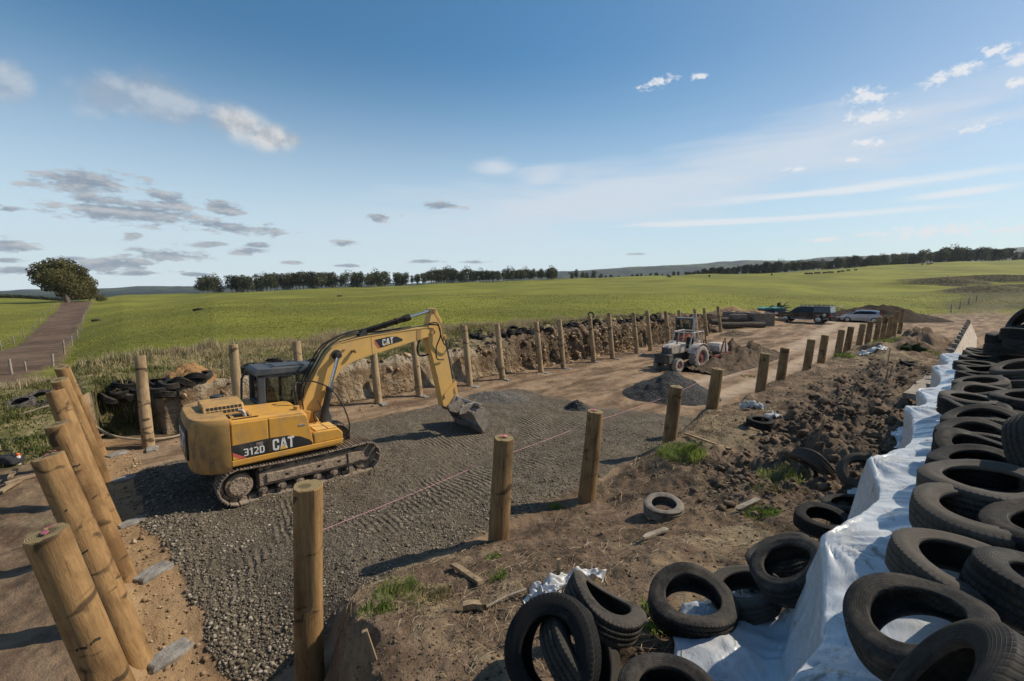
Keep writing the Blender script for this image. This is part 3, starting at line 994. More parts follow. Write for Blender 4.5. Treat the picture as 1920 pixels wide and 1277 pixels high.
# far row against the clay wall
far_tops = [(262, 668), (437, 647), (556, 641), (698, 643), (775, 640), (870, 611), (932, 608), (1005, 604), (1048, 600), (1105, 593), (1141, 588), (1187, 587),
            (1213, 583), (1248, 584), (1273, 582), (1302, 580), (1320, 578), (1346, 575)]
for i, (px, py) in enumerate(far_tops):
    xo = -17.2
    for _ in range(3):
        tp = onplane(px, py, (xo, 0, 0), (1, 0, 0))
        xo = -16.76 - 1.1 * float(sm(26, 48, tp.y)) - 0.42
    bs = Vector((xo + 0.42, tp.y - 0.02, 0))
    bs.z = gz(bs.x, bs.y) - 0.02
    make_pole(bs, tp, 0.148, M_POLE_F, 200 + i, '%s post along the cut clay bank, counted from the pit corner' % ORD[i],
              'posts along the clay bank', foot=(0.26, 0.04, 1.4 + 0.2 * (i % 3)) if i < 12 else None)

# near row on the edge of the earth bank
near_tops = [(575, 912), (946, 822), (1115, 772), (1269, 726), (1345, 692), (1435, 663), (1472, 653), (1521, 637), (1548, 629), (1579, 619), (1596, 613), (1618, 608), (1633, 603),
             (1650, 595), (1661.6, 593), (1672, 593), (1683, 584), (1694, 579)]
NEAR = []
for i, (px, py) in enumerate(near_tops):
    tp = onplane(px, py, (-5.2, 0, 0), (1, 0, 0))
    bs = Vector((-5.36, tp.y - 0.02, min(gz(-5.36, tp.y), gz(-5.75, tp.y)) - 0.15))
    if i == 0: bs.z = 0.1
    NEAR.append((bs, tp))
    lab = {0: 'big timber post with a long flat scarf cut, nearest on the gravel edge', 1: 'timber post with pink tape on top, standing beside the gravel shadow',
           2: 'timber post with pale tape on top, between gravel pad and tyre on bare soil', 3: 'plain timber post just behind the bright green grass tussock'}.get(
        i, '%s post of the near row along the earth bank, counted from the camera' % ORD[i])
    make_pole(bs, tp, 0.172 if i == 0 else 0.168, M_POLE_N if i else M_POLE_L, 300 + i, lab, 'posts along the earth bank', tape=i in (1, 2),
              bands=((1.45, -0.2, 1.6),) if i in (0, 1, 2) else (), scarf=((-2.15, 0.86, 0.75, 2.5), (2.6, 0.86, -.3, 2.5)) if i == 0 else None)

# pink builder's line from post to post
def string_line():
    mb = MB()
    P = []
    for i in (0, 1, 2, 3, 4):
        b, t_ = NEAR[i]
        P.append(b.lerp(t_, 0.86) + Vector((-0.19, 0, 0)))
    off = [-0.38, -0.10, -0.02, 0.0, 0.0]
    P = [p + Vector((0, 0, o)) for p, o in zip(P, off)]
    pts = []
    for a, b in zip(P[:-1], P[1:]):
        for k in range(6):
            q = a.lerp(b, k / 6)
            q.z -= 0.02 * sin(pi * k / 6)
            pts.append(q)
    mb.tube(pts, 0.0028, 5)
    o = mb.build('string_line', M_STRING)
    tag(o, 'thin pink builder line stretched along the near row of posts over the gravel', 'string line')
string_line()

# ------------------------------------------------------------------ tyres
def rubber(name, dust, dustc):
    t = NT(name)
    v = t.coord('Object', rnd=True)
    vo = t.coord('Object')
    s_ = t.n('ShaderNodeSeparateXYZ'); t.l(vo, s_.inputs[0])
    a = t.n('ShaderNodeAttribute', attribute_name='tr')
    ang = t.math('ARCTAN2', s_.outputs[1], s_.outputs[0])
    zz = t.math('ABSOLUTE', s_.outputs[2])
    w = t.math('SINE', t.math('ADD', t.math('MULTIPLY', ang, 64.0), t.math('MULTIPLY', zz, 55.0)))
    blocks = t.math('MULTIPLY', t.ramp(w, -0.75, -0.25), a.outputs['Fac'])
    r = t.math('SQRT', t.math('ADD', t.math('POWER', s_.outputs[0], 2.0), t.math('POWER', s_.outputs[1], 2.0)))
    rings = t.math('SINE', t.math('MULTIPLY', r, 520.0))
    side = t.math('SUBTRACT', 1.0, a.outputs['Fac'])
    rb = t.math('MULTIPLY', t.math('MULTIPLY', t.ramp(rings, 0.55, 0.95), side), 0.28)
    n = t.noise(v, 5.5, 7, 0.65)
    f = t.noise(v, 38, 5, 0.65)
    d = t.ramp(t.math('ADD', t.math('MULTIPLY', n, 0.75), t.math('MULTIPLY', f, 0.25)), 0.56 - dust, 0.72 - dust * 0.5)
    oi = t.n('ShaderNodeObjectInfo')
    d = t.ramp(t.math('ADD', t.math('ADD', t.math('MULTIPLY', n, 0.75), t.math('MULTIPLY', f, 0.25)), t.math('MULTIPLY', t.math('SUBTRACT', oi.outputs['Random'], 0.5), 0.26)), 0.56 - dust, 0.74 - dust * 0.5)
    base = t.mix(f, (0.007, 0.007, 0.0075), (0.019, 0.018, 0.017))
    col = t.mix(t.math('MULTIPLY', d, 0.86), base, dustc)
    col = t.mix(t.ramp(n, 0.66, 0.74, 0, 0.5), col, tuple(x * 1.5 for x in dustc))
    h = t.math('ADD', t.math('MULTIPLY', blocks, 0.8), t.math('ADD', rb, t.math('MULTIPLY', f, 0.12)))
    return t.done(col, t.ramp(n, 0.3, 0.7, 0.66, 0.92), t.bump(h, 0.9, 0.010), 0, 0.22)

M_TYRE = rubber('tyre_rubber', 0.12, (0.055, 0.048, 0.040))
M_TYRE_D = rubber('tyre_rubber_dusty', 0.24, (0.094, 0.081, 0.066))
M_TYRE_W = rubber('tyre_rubber_muddy', 0.30, (0.27, 0.235, 0.195))
M_BLACK = simple('black_rubber', (0.012, 0.012, 0.013), (0.03, 0.028, 0.026), 0.55, 12, 0.1)

def tyre_mesh(R, W, rim, seed, warp=0.0, seg=84):
    rnd = random.Random(seed)
    s = R - rim
    prof = [(rim, -.33, 0), (rim + .03 * s, -.42, 0), (rim + .12 * s, -.455, 0), (rim + .22 * s, -.44, 0), (rim + .45 * s, -.50, 0), (rim + .66 * s, -.495, 0), (rim + .80 * s, -.46, 0), (R - .09 * s, -.43, 0.4),
            (R - .03 * s, -.39, 1), (R - .005, -.34, 1), (R - .001, -.225, 1), (R - .012, -.205, 0.6), (R - .012, -.185, 0.6), (R, -.165, 1), (R + .002, -.02, 1), (R - .011, -.008, 0.6),
            (R - .011, .012, 0.6), (R + .002, .025, 1), (R, .165, 1), (R - .012, .185, 0.6), (R - .012, .205, 0.6), (R - .001, .225, 1), (R - .005, .34, 1), (R - .03 * s, .39, 1),
            (R - .09 * s, .43, 0.4), (rim + .80 * s, .46, 0), (rim + .66 * s, .495, 0), (rim + .45 * s, .50, 0), (rim + .22 * s, .44, 0), (rim + .12 * s, .455, 0), (rim + .03 * s, .42, 0), (rim, .33, 0),
            (rim + .25 * s, .36, 0), (rim + .55 * s, .41, 0), (R - .1 * s, .36, 0), (R - .06 * s, 0, 0), (R - .1 * s, -.36, 0), (rim + .55 * s, -.41, 0), (rim + .25 * s, -.36, 0)]
    n = len(prof)
    a = np.linspace(0, 2 * pi, seg, endpoint=False)
    ph = [rnd.uniform(0, 6.28) for _ in range(4)]
    V = np.zeros((seg, n, 3)); T = np.zeros((seg, n))
    for j, (r, z, tr) in enumerate(prof):
        k = (r - rim) / s
        rr = r * (1 + warp * 0.10 * np.cos(2 * a + ph[0])) + 0.004 * np.sin(3 * a + ph[1])
        zz = z * W * (1 + warp * 0.25 * np.sin(2 * a + ph[2])) + warp * 0.055 * np.cos(2 * a + ph[3]) * (0.4 + k)
        V[:, j, 0] = rr * np.cos(a); V[:, j, 1] = rr * np.sin(a); V[:, j, 2] = zz
        T[:, j] = tr
    i = np.arange(seg)[:, None]; j = np.arange(n)[None, :]
    i2 = (i + 1) % seg; j2 = (j + 1) % n
    Q = np.stack([i * n + j, i2 * n + j, i2 * n + j2, i * n + j2], -1).reshape(-1, 4)
    return V.reshape(-1, 3), Q, T.ravel()

TYRES = []
for k, (R, W, rim, wp) in enumerate(((.315, .195, .19, .25), (.34, .21, .205, .5), (.305, .185, .185, .9), (.37, .245, .22, .35), (.325, .20, .195, 1.3), (.30, .17, .19, .6))):
    V, Q, T = tyre_mesh(R, W, rim, 40 + k, wp)
    for mi, m in enumerate((M_TYRE, M_TYRE_D, M_TYRE_W)):
        if mi == 0:
            o = np_mesh('tyre', V, Q, m)
            vattr(o.data, 'tr', np.stack([T, T, T], 1))
            me0 = o.data
        else:
            me0 = me0.copy(); me0.materials.clear(); me0.materials.append(m)
        TYRES.append((me0, R, W))
    bpy.data.objects.remove(o)

def put_tyre(loc, tilt, tdir, var, mat, label, group, spin=0.0, sc=1.0):
    """tilt: degrees the axis leans; tdir: towards which world direction (degrees)"""
    me, R, W = TYRES[var * 3 + mat]
    o = bpy.data.objects.new('tyre', me)
    COL.objects.link(o)
    ax = Vector((cos(radians(tdir)), sin(radians(tdir)), 0))
    rotax = Vector((0, 0, 1)).cross(ax)
    Rm = Matrix.Rotation(radians(tilt), 4, rotax) if tilt else Matrix.Identity(4)
    o.matrix_world = Matrix.Translation(loc) @ Rm @ Matrix.Rotation(spin, 4, 'Z') @ Matrix.Diagonal((sc, sc, sc, 1))
    tag(o, label, 'tyre', group)
    return o

RIGHT, AWAY, NEARD, LEFT = 45.5, 135.5, -44.5, 225.5
def zs_top(y):
    return 2.55 + 0.42 * float(sm(1.0, 5.5, y))

# tyres weighing down the sheet: (px, py of the upper rim's centre, variant, material, tilt, direction, lift)
sheet_tyres = [
    (1800, 1312, 3, 0, 60, 180, 0.20, 'nearest tyre of all, tipped up so its grooved tread faces the sun'),
    (1730, 1150, 1, 1, 20, 215, 0.02, 'tipped tyre sagging over the sheet edge, just behind the nearest tread'),
    (1806, 1052, 3, 1, 8, -30, 0.0, 'dusty tyre lying open on the sheet with a cracked sidewall'),
    (1846, 956, 3, 1, 4, -60, 0.0, 'tyre with raised sidewall lettering, lying on the sheet'),
    (1850, 898, 3, 1, 7, 225, 0.0, 'wide tyre lying next beyond the lettered tyre'),
    (1846, 866, 1, 0, 3, -45, 0.0, 'second tyre beyond the lettered tyre, right at the sheet edge'),
    (1840, 834, 1, 0, 3, -45, -0.02, 'third tyre beyond the lettered tyre, lying flat'),
    (1838, 807, 1, 1, 4, -60, -0.02, 'fourth tyre beyond the lettered tyre, lying flat with a straw across'),
    (1846, 780, 1, 0, 8, 215, 0.0, 'fifth tyre beyond the lettered tyre, tilted towards the edge'),
    (1826, 760, 1, 1, 3, 0, -0.03, 'sixth tyre beyond the lettered tyre, half tucked under its neighbour'),
    (1818, 745, 0, 1, 3, -45, 0.02, 'seventh tyre beyond the lettered tyre, jutting past the edge'),
    (1848, 731, 1, 1, 6, 215, 0.0, 'eighth tyre beyond the lettered tyre'),
    (1840, 714, 0, 1, 10, 215, 0.02, 'ninth tyre beyond the lettered tyre, tilted'),
    (1838, 702, 0, 0, 3, 0, 0.0, 'tenth tyre beyond the lettered tyre'),
    (1842, 690, 1, 1, 8, 215, 0.02, 'eleventh tyre beyond the lettered tyre'),
    (1830, 681, 0, 1, 3, -45, 0.0, 'twelfth tyre beyond the lettered tyre'),
    (1836, 671, 0, 0, 2, -45, 0.0, 'thirteenth tyre beyond the lettered tyre'),
    (1842, 663, 1, 1, 2, -45, 0.0, 'fourteenth tyre beyond the lettered tyre'),
    (1845, 656, 0, 0, 2, -45, 0.0, 'last tyre of the sheet edge row, beside the plank wall'),
    (1995, 1108, 3, 0, 14, 20, 0.02, 'tyre behind the cracked tyre, its shoulder towards the edge'),
    (2005, 985, 3, 1, 10, 200, 0.02, 'tyre behind the lettered tyre, its dark hollow showing'),
    (1992, 842, 3, 0, 55, -45, 0.10, 'tyre standing half upright behind the edge row'),
    (1934, 742, 3, 1, 8, 215, 0.04, 'large tyre lying behind the eighth edge tyre'),
    (1920, 686, 3, 1, 18, 215, 0.10, 'large tyre tilted behind the eleventh edge tyre'),
    (1905, 665, 1, 0, 8, 215, 0.02, 'tyre lying at the foot of the stacked pile'),
    (1915, 715, 1, 0, 6, 30, -0.02, 'tyre wedged between two large tyres of the second row'),
    (1932, 790, 1, 0, 6, 30, -0.02, 'tyre lying in front of the large second row tyre'),
    (1905, 880, 1, 0, 8, 40, -0.06, 'tyre half hidden under the half upright one'),
]
LETTERED = None
for (px, py, var, mat, tilt, td, lift, lab) in sheet_tyres:
    y = 4.0
    for _ in range(4):
        q = onz(px, py, zs_top(y) + 0.20)
        y = q.y
    me, R, W = TYRES[var * 3]
    z = zs_top(y) + 0.02 + W * 0.5 * cos(radians(tilt)) + R * sin(radians(tilt)) * 0.55 + lift
    q = onz(px, py, z + W * 0.4 * cos(radians(tilt)))
    o = put_tyre((q.x, q.y, z), tilt, td, var, mat, lab, 'tyres holding down the white sheet', spin=px * 0.37, sc=random.Random(px).uniform(.96, 1.02) * (.94 if py > 1020 else 1))
    if 'lettering' in lab:
        LETTERED = o

# pile of tyres at the far end of the sheet
for k, (px, py, Z, zc, tilt, td, lab) in enumerate((
        (1893, 655, 9.4, None, 0, 0, 'bottom tyre of the dark pile at the far sheet end'),
        (1893, 638, 9.5, None, 2, 20, 'upper tyre of the dark pile, under the toppled one'),
        (1928, 648, 9.0, None, 2, 0, 'tyre beside the dark pile, lying at its near side'),
        (1925, 628, 9.1, None, 4, 20, 'second tyre beside the dark pile, topped by the toppled one'),
        (1926, 604, 9.2, None, 48, 215, 'toppled tyre on top of the dark pile'))):
    q = atdepth(px, py, Z)
    put_tyre(q, tilt, td, 3 if k != 4 else 1, 0, lab, 'tyres piled at the far sheet end', spin=k)

# loose tyres on the earth bank
loose = [
    (1038, 1222, 1.9, 1, 0, 58, -75, 0.24, 'tyre leaning up on another, facing the camera, nearest on the soil'),
    (1095, 1238, 1.75, 1, 0, 50, 25, 0.12, 'tyre lying under the leaning one, tread showing through its hole'),
    (1130, 1140, 1.9, 1, 1, 30, 70, 0.24, 'squashed tyre tilted against the torn plastic scrap'),
    (1298, 1132, 1.8, 1, 1, 14, -60, 0.14, 'sunlit tyre with dented sidewall beside the short wooden peg'),
    (1400, 1112, 1.7, 0, 1, 18, 200, 0.06, 'tyre with grass growing in its hole'),
    (1464, 1042, 1.6, 0, 1, 28, 190, 0.12, 'lower tyre of the two leaning on the hanging sheet'),
    (1483, 1066, 1.7, 0, 1, 34, 215, 0.34, 'upper tyre of the two leaning on the hanging sheet'),
    (1543, 978, 1.5, 0, 0, 6, -45, 0.08, 'tyre lying flat in the shade beside the hanging sheet'),
    (1590, 950, 1.4, 0, 0, 14, 190, 0.02, 'tyre half covered in dark soil beside the hanging sheet'),
    (1612, 886, 1.3, 0, 1, 52, -60, 0.12, 'muddy tyre standing among the clods, packed with soil'),
    (1524, 866, 1.2, 1, 1, 34, 60, 0.02, 'tyre half buried at the near end of the clods'),
    (1244, 952, 1.4, 0, 2, 6, -60, 0.0, 'pale muddy tyre sunk in bare soil'),
    (1425, 792, 1.1, 0, 0, 3, -45, 0.05, 'tyre lying in dry straw beside the plastic litter'),
    (1703, 682, 1.1, 1, 0, 3, -45, 0.05, 'tyre lying alone at the far edge of the clods'),
    (1256, 1322, 1.8, 0, 1, 10, -45, 0.05, 'tyre cut by the bottom frame edge on bare soil'),
]
for k, (px, py, zg, var, mat, tilt, td, lift, lab) in enumerate(loose):
    q = on_ground(px, py, 80)
    me, R, W = TYRES[var * 3]
    z = q.z + W * 0.42 * cos(radians(tilt)) + R * sin(radians(tilt)) * 0.45 + lift
    for _ in range(6):
        p = onz(px, py, z)
        z = 0.5 * z + 0.5 * (gz(p.x, p.y) + W * 0.42 * cos(radians(tilt)) + R * sin(radians(tilt)) * 0.45 + lift)
    p = onz(px, py, z)
    put_tyre(p, tilt, td, var, mat, lab, 'loose tyres on the earth bank', spin=k * 1.7)

# old tyres along the top of the far bank, and by the hose on the left
bank_t = [(40, 768, 2, 24, -45, 0, 'whitened muddy tyre lying by the hose'), (78, 760, 2, 40, -20, 2, 'whitened muddy tyre leaning on its neighbour by the hose')]
for k, (px, py, mat, tilt, td, var, lab) in enumerate(bank_t):
    q = on_ground(px, py, 120)
    put_tyre((q.x, q.y, q.z + 0.1 + 0.15 * sin(radians(tilt))), tilt, td, 1, mat, lab, 'whitened tyres by the hose', spin=k)
rt = random.Random(5)
far_t = [(205, 747), (225, 735), (243, 738), (262, 728), (232, 722), (300, 728), (318, 722), (296, 718), (335, 716), (350, 712), (366, 708), (378, 706), (312, 738), (275, 740),
         (468, 689), (500, 686), (515, 680), (532, 678), (548, 684), (585, 680), (900, 629), (890, 628), (908, 630), (945, 628), (955, 626), (962, 618), (968, 622), (980, 620), (990, 622),
         (1062, 609), (1078, 607), (1108, 594), (1100, 603), (1118, 605), (1165, 601), (1180, 599), (1192, 597), (1200, 594), (1226, 597), (1232, 596), (1240, 598), (1012, 618), (1030, 616)]
for k, (px, py) in enumerate(far_t):
    q = on_ground(px, py + 4, 120)
    tilt = rt.choice((4, 10, 16, 30, 62)) if k not in (14, 15, 17) else 46
    if px < 600: tilt = min(tilt, 14)
    stand = k == 31
    if stand: tilt = 80
    R = TYRES[3][1]
    z = q.z + (0.03 if px < 600 else 0.02) + R * sin(radians(tilt)) * 0.7
    near = px < 400
    lab = ('old tyre in the heap beside the orange soil, on the grass verge' if near else
           'old tyre on the bank top behind the excavator cab' if px < 600 else
           'old tyre standing upright on top of the far spoil bank' if stand else 'small dark tyre strewn along the top of the far spoil bank')
    grp = 'old tyres beside the orange soil' if near else 'tyres behind the excavator cab' if px < 600 else None if stand else 'tyres strewn along the far spoil bank'
    put_tyre((q.x, q.y, z + (0.12 if stand else 0)), tilt, rt.uniform(-90, 0) if tilt > 50 else rt.uniform(0, 360), rt.choice((0, 1, 2, 4)), 0 if px > 600 or rt.random() < .6 else 1, lab, grp, spin=rt.uniform(0, 6), sc=rt.uniform(.95, 1.1))
# ------------------------------------------------------------------ white plastic sheet over the feed heap
def sheet_material():
    t = NT('white_sheet')
    v = t.coord('Object')
    n = t.noise(v, 3.0, 7, 0.6)
    cr = t.noise(t.coord('Object', (1, 0.4, 1.0), (0.3, 0.2, 0.4)), 6.0, 6, 0.6, 1.0)
    f = t.noise(v, 60, 3, 0.6)
    rd = t.math('ABSOLUTE', t.math('SUBTRACT', t.noise(t.coord('Object', (1, 0.55, 1.0), (0.2, 0.5, 0.9)), 3.4, 5, 0.55, 0.8), 0.5))
    rd = t.ramp(rd, 0.0, 0.10, 1.0, 0.0)
    col = t.mix(t.ramp(n, 0.35, 0.7), (0.54, 0.57, 0.60), (0.43, 0.45, 0.47))
    col = t.mix(t.ramp(t.noise(v, 2.1, 8, 0.7, 0.8), 0.575, 0.66, 0, 0.8), col, (0.13, 0.105, 0.08))
    col = t.mix(t.ramp(f, 0.68, 0.74, 0, 0.6), col, (0.12, 0.10, 0.08))
    return t.done(col, t.ramp(n, 0.3, 0.7, 0.20, 0.36), t.bump(t.math('ADD', t.math('ADD', t.math('MULTIPLY', cr, 1.0), t.math('MULTIPLY', n, 0.5)), t.math('MULTIPLY', rd, 0.25)), 0.30, 0.035), 0, 0.5)

def make_sheet():
    ys = np.concatenate([np.linspace(-7, 1.0, 50)[:-1], np.linspace(1.0, 9, 330)[:-1], np.linspace(9, 16.6, 160)])
    ny = len(ys)
    ridge = np.array([0.2, 2.1, 3.96, 5.89, 8.8, 10.5, 13.8, 16.4])
    nearest = np.min(np.abs(ys[:, None] - ridge[None, :]), 1)
    sag = 1 - np.exp(-(nearest / 0.55) ** 1.3)                   # 0 at the posts hidden under the sheet
    ztop = 2.55 + 0.42 * sm(1.0, 5.5, ys)
    xc = -0.70 + 0.22 * sag
    zc = ztop - 0.10 - 0.09 * sag
    zfoot = np.interp(ys, [-7, 0, 4, 6, 9, 13, 17], [1.8, 1.85, 1.78, 1.5, 1.32, 1.2, 1.1])
    nq_top, nq_side = 70, 60
    cols = []
    # top: from far right to the crest
    for k in range(nq_top):
        q = k / (nq_top - 1)
        x = 6.0 * (1 - q) ** 1.8 + (xc) * (1 - (1 - q) ** 1.8)
        d = np.clip((x - xc) / 1.0, 0, 1)
        z = ztop + (zc - ztop) * (1 - d) ** 2.0
        cols.append(np.stack([x, ys, z], 1))
    spread = 0.32 + 0.55 * np.exp(-((ys - 3.6) / 1.3) ** 2) + 0.10 * fbm(ys * 0.8, ys * 0, 3, 7)
    for k in range(1, nq_side + 1):
        q = k / nq_side
        drop = np.clip(q / 0.72, 0, 1)
        out = np.clip((q - 0.62) / 0.38, 0, 1)
        lean = 0.22 * drop ** 1.5
        x = xc - 0.02 - lean - spread * out ** 1.1
        gx = np.array([0.0])
        zg = height(x, ys) + 0.03
        z = zc + (zfoot - zc) * drop
        z = np.where(out > 0, np.maximum(np.minimum(z, zg + 0.35 * (1 - out)), zg + 0.015), z)
        cols.append(np.stack([x, ys, z], 1))
    P = np.stack(cols, 1)                                       # ny x nq x 3
    nq = P.shape[1]
    X = P[..., 0]; Y = P[..., 1]; Zz = P[..., 2]
    kk = np.arange(nq)[None, :]
    side = np.clip((kk - nq_top + 2) / 8.0, 0, 1)
    depth = np.clip((kk - nq_top) / float(nq_side), 0, 1)
    # hanging folds and pulls running from the posts
    f1 = fbm(Y * 1.4 + 0.8 * depth, depth * 0.9 + 0 * Y, 4, 91)
    f2 = fbm(Y * 4.5 + 1.6 * depth, depth * 1.3 + 0 * Y, 3, 92)
    P[..., 0] -= side * (0.17 * f1 + 0.07 * f2) * (0.25 + depth)
    P[..., 2] += side * (0.07 * f2) * depth
    top = 1 - side
    wr = fbm(X * 1.1 + Y * 0.5, Y * 2.2, 4, 93)
    wr2 = np.abs(fbm(X * 2.0 + Y * 1.8, Y * 5.5 - X * 1.5, 3, 94))
    P[..., 2] += top * (0.045 * wr + 0.035 * (0.25 - wr2))
    # creases radiating from each hidden post
    for r in ridge:
        dx = X - (-0.70); dy = Y - r
        rr = np.sqrt(dx * dx + dy * dy) + 1e-3
        an = np.arctan2(dy, dx)
        P[..., 2] += top * 0.020 * np.sin(an * 17 + r) * np.exp(-rr / 0.55) * np.clip(rr / 0.12, 0, 1)
    i = np.arange(ny - 1)[:, None]; j = np.arange(nq - 1)[None, :]
    Q = np.stack([i * nq + j, (i + 1) * nq + j, (i + 1) * nq + j + 1, i * nq + j + 1], -1).reshape(-1, 4)[:, ::-1]
    o = np_mesh('plastic_sheet', P.reshape(-1, 3), Q, sheet_material())
    tag(o, 'white plastic sheet draped over the feed heap and hanging down beside the soil', 'plastic sheet')
    s = o.modifiers.new('thickness', 'SOLIDIFY'); s.thickness = 0.004; s.offset = -1
make_sheet()

# leaning plank wall continuing beyond the sheet
def plank_wall():
    o = empty('plank_wall', (-0.7, 16.5, 0.6), 0, 'pale leaning plank wall running away beyond the white sheet', 'wall')
    y0, y1, n = 0.0, 39.0, 6
    m = wood_mat('bleached_planks', (0.62, 0.54, 0.45), (0.47, 0.39, 0.31), (0.36, 0.28, 0.21))
    md = M_PLANK_G
    mb = MB()
    top, bot = Vector((-0.02, 0, 1.42)), Vector((0.62, 0, -0.25))
    nrm = Vector((bot.z - top.z, 0, top.x - bot.x)).normalized()   # thickness direction
    rnd = random.Random(3)
    for k in range(n):
        a = top.lerp(bot, (k + 0.03) / n); b = top.lerp(bot, (k + 0.97) / n)
        y = y0
        while y < y1:
            L = min(rnd.choice((4.8, 6.0, 5.4)), y1 - y)
            e = 0.006 * rnd.uniform(-1, 1)
            vs = []
            for yy in (y + 0.01, y + L - 0.01):
                fall = -0.010 * yy
                for p, s_ in ((a, 0), (b, 0), (b, 1), (a, 1)):
                    q = p + nrm * (0.05 * s_ + e)
                    vs.append((q.x, yy, q.z + fall))
            mb.add(vs, [(0, 1, 2, 3), (7, 6, 5, 4), (0, 4, 5, 1), (1, 5, 6, 2), (2, 6, 7, 3), (3, 7, 4, 0)])
            y += L
    mb.build('planking', m, o)
    for k in range(15):
        yy = 0.9 + k * 2.7
        p = MB()
        p.prism([(-0.10, 1.32), (-0.30, 1.34), (0.10, -0.6), (0.36, -0.6)], yy - 0.11, yy + 0.11)
        p.build('wall_post', md, o, bevel=0.01)
    for k in range(5):
        yy = 1.0 + k * 1.5
        p = MB()
        p.box((-0.42, yy, 0.95 - 0.10 * k), (0.6, 0.9, 0.16), R=Matrix.Rotation(0.1 * (k % 3 - 1), 3, 'Z'))
        q = p.build('sleeper_end', md, o, bevel=0.012)
    return o
plank_wall()
# ------------------------------------------------------------------ excavator
def paint(name, c1, c2, dirt, dirt_amt=0.5, rough=0.42, scr=True):
    t = NT(name)
    v = t.coord('Object')
    n = t.noise(v, 2.2, 7, 0.62)
    f = t.noise(v, 24, 6, 0.65)
    st = t.noise(t.coord('Object', (1, 1, 0.25)), 6, 6, 0.65, 0.5)
    col = t.mix(t.ramp(n, 0.3, 0.7), c1, c2)
    d = t.math('MULTIPLY', t.ramp(t.math('ADD', t.math('MULTIPLY', n, 0.6), t.math('MULTIPLY', st, 0.5)), 0.50, 0.72), dirt_amt)
    col = t.mix(d, col, dirt)
    col = t.mix(t.ramp(f, 0.63, 0.72, 0, 0.65), col, tuple(x * 0.42 for x in dirt))
    r = t.ramp(t.math('ADD', n, t.math('MULTIPLY', f, 0.4)), 0.4, 0.9, rough, rough + 0.3)
    return t.done(col, r, t.bump(f, 0.12, 0.004), 0, 0.45)

M_YEL = paint('yellow_paint', (0.60, 0.315, 0.052), (0.55, 0.28, 0.046), (0.36, 0.225, 0.095), 0.7)
M_YEL_B = paint('yellow_boom_paint', (0.68, 0.415, 0.125), (0.62, 0.375, 0.105), (0.48, 0.34, 0.17), 0.5)
M_YEL_D = paint('worn_yellow_paint', (0.46, 0.27, 0.085), (0.40, 0.24, 0.085), (0.16, 0.11, 0.07), 0.85, 0.6)
M_CAB = paint('cab_grey_paint', (0.042, 0.052, 0.062), (0.052, 0.062, 0.072), (0.15, 0.14, 0.125), 0.4)
M_DECAL = paint('black_decal', (0.018, 0.019, 0.021), (0.026, 0.026, 0.028), (0.09, 0.08, 0.065), 0.45, 0.45)
M_WHITE = simple('decal_white', (0.72, 0.71, 0.68), (0.58, 0.56, 0.52), 0.5, 14, 0.05)
M_RED = simple('decal_red', (0.60, 0.13, 0.10), (0.52, 0.12, 0.09), 0.5)
M_DYEL = simple('decal_yellow', (0.72, 0.42, 0.06), (0.66, 0.38, 0.06), 0.5)
M_MUD = simple('track_muddy_steel', (0.33, 0.265, 0.20), (0.17, 0.135, 0.105), 0.85, 5, 0.8, 0.03, 0.1)
M_MUD2 = simple('mud_on_frame', (0.38, 0.295, 0.215), (0.22, 0.165, 0.12), 0.9, 9, 1.0, 0.05)
M_STEEL = simple('worn_steel', (0.42, 0.37, 0.32), (0.24, 0.20, 0.165), 0.5, 6, 0.4, 0.01, 0.45)
M_CHROME = simple('chrome_rod', (0.62, 0.63, 0.65), (0.5, 0.5, 0.52), 0.18, 20, 0.0, 0.0, 0.9)
M_HYD = paint('black_hydraulics', (0.020, 0.021, 0.023), (0.03, 0.03, 0.032), (0.10, 0.088, 0.07), 0.45, 0.45)
M_DARK = simple('dark_recess', (0.010, 0.010, 0.010), (0.018, 0.016, 0.014), 0.8)
M_SEAT = simple('seat_cloth', (0.020, 0.020, 0.022), (0.035, 0.034, 0.034), 0.9, 20)

def glass_mat(name, tint=(0.75, 0.80, 0.78), mixv=0.82):
    t = NT(name)
    tr = t.n('ShaderNodeBsdfTransparent'); tr.inputs[0].default_value = (*tint, 1)
    gl = t.n('ShaderNodeBsdfGlossy'); gl.inputs['Roughness'].default_value = 0.03
    gl.inputs[0].default_value = (0.9, 0.95, 1, 1)
    fr = t.n('ShaderNodeFresnel'); fr.inputs[0].default_value = 1.45
    df = t.n('ShaderNodeBsdfDiffuse'); df.inputs[0].default_value = (0.25, 0.22, 0.17, 1)
    n = t.noise(t.coord('Object'), 3, 6, 0.65)
    m0 = t.n('ShaderNodeMixShader'); t.l(t.ramp(n, 0.45, 0.8, 0.03, 0.22), m0.inputs[0]); t.l(tr.outputs[0], m0.inputs[1]); t.l(df.outputs[0], m0.inputs[2])
    m = t.n('ShaderNodeMixShader'); t.l(fr.outputs[0], m.inputs[0]); t.l(m0.outputs[0], m.inputs[1]); t.l(gl.outputs[0], m.inputs[2])
    t.l(m.outputs[0], t.out.inputs[0])
    t.t.nodes.remove(t.bsdf)
    return t.mat
M_GLASS = glass_mat('cab_glass')
M_GLASS_D = glass_mat('dark_car_glass', (0.10, 0.12, 0.13))

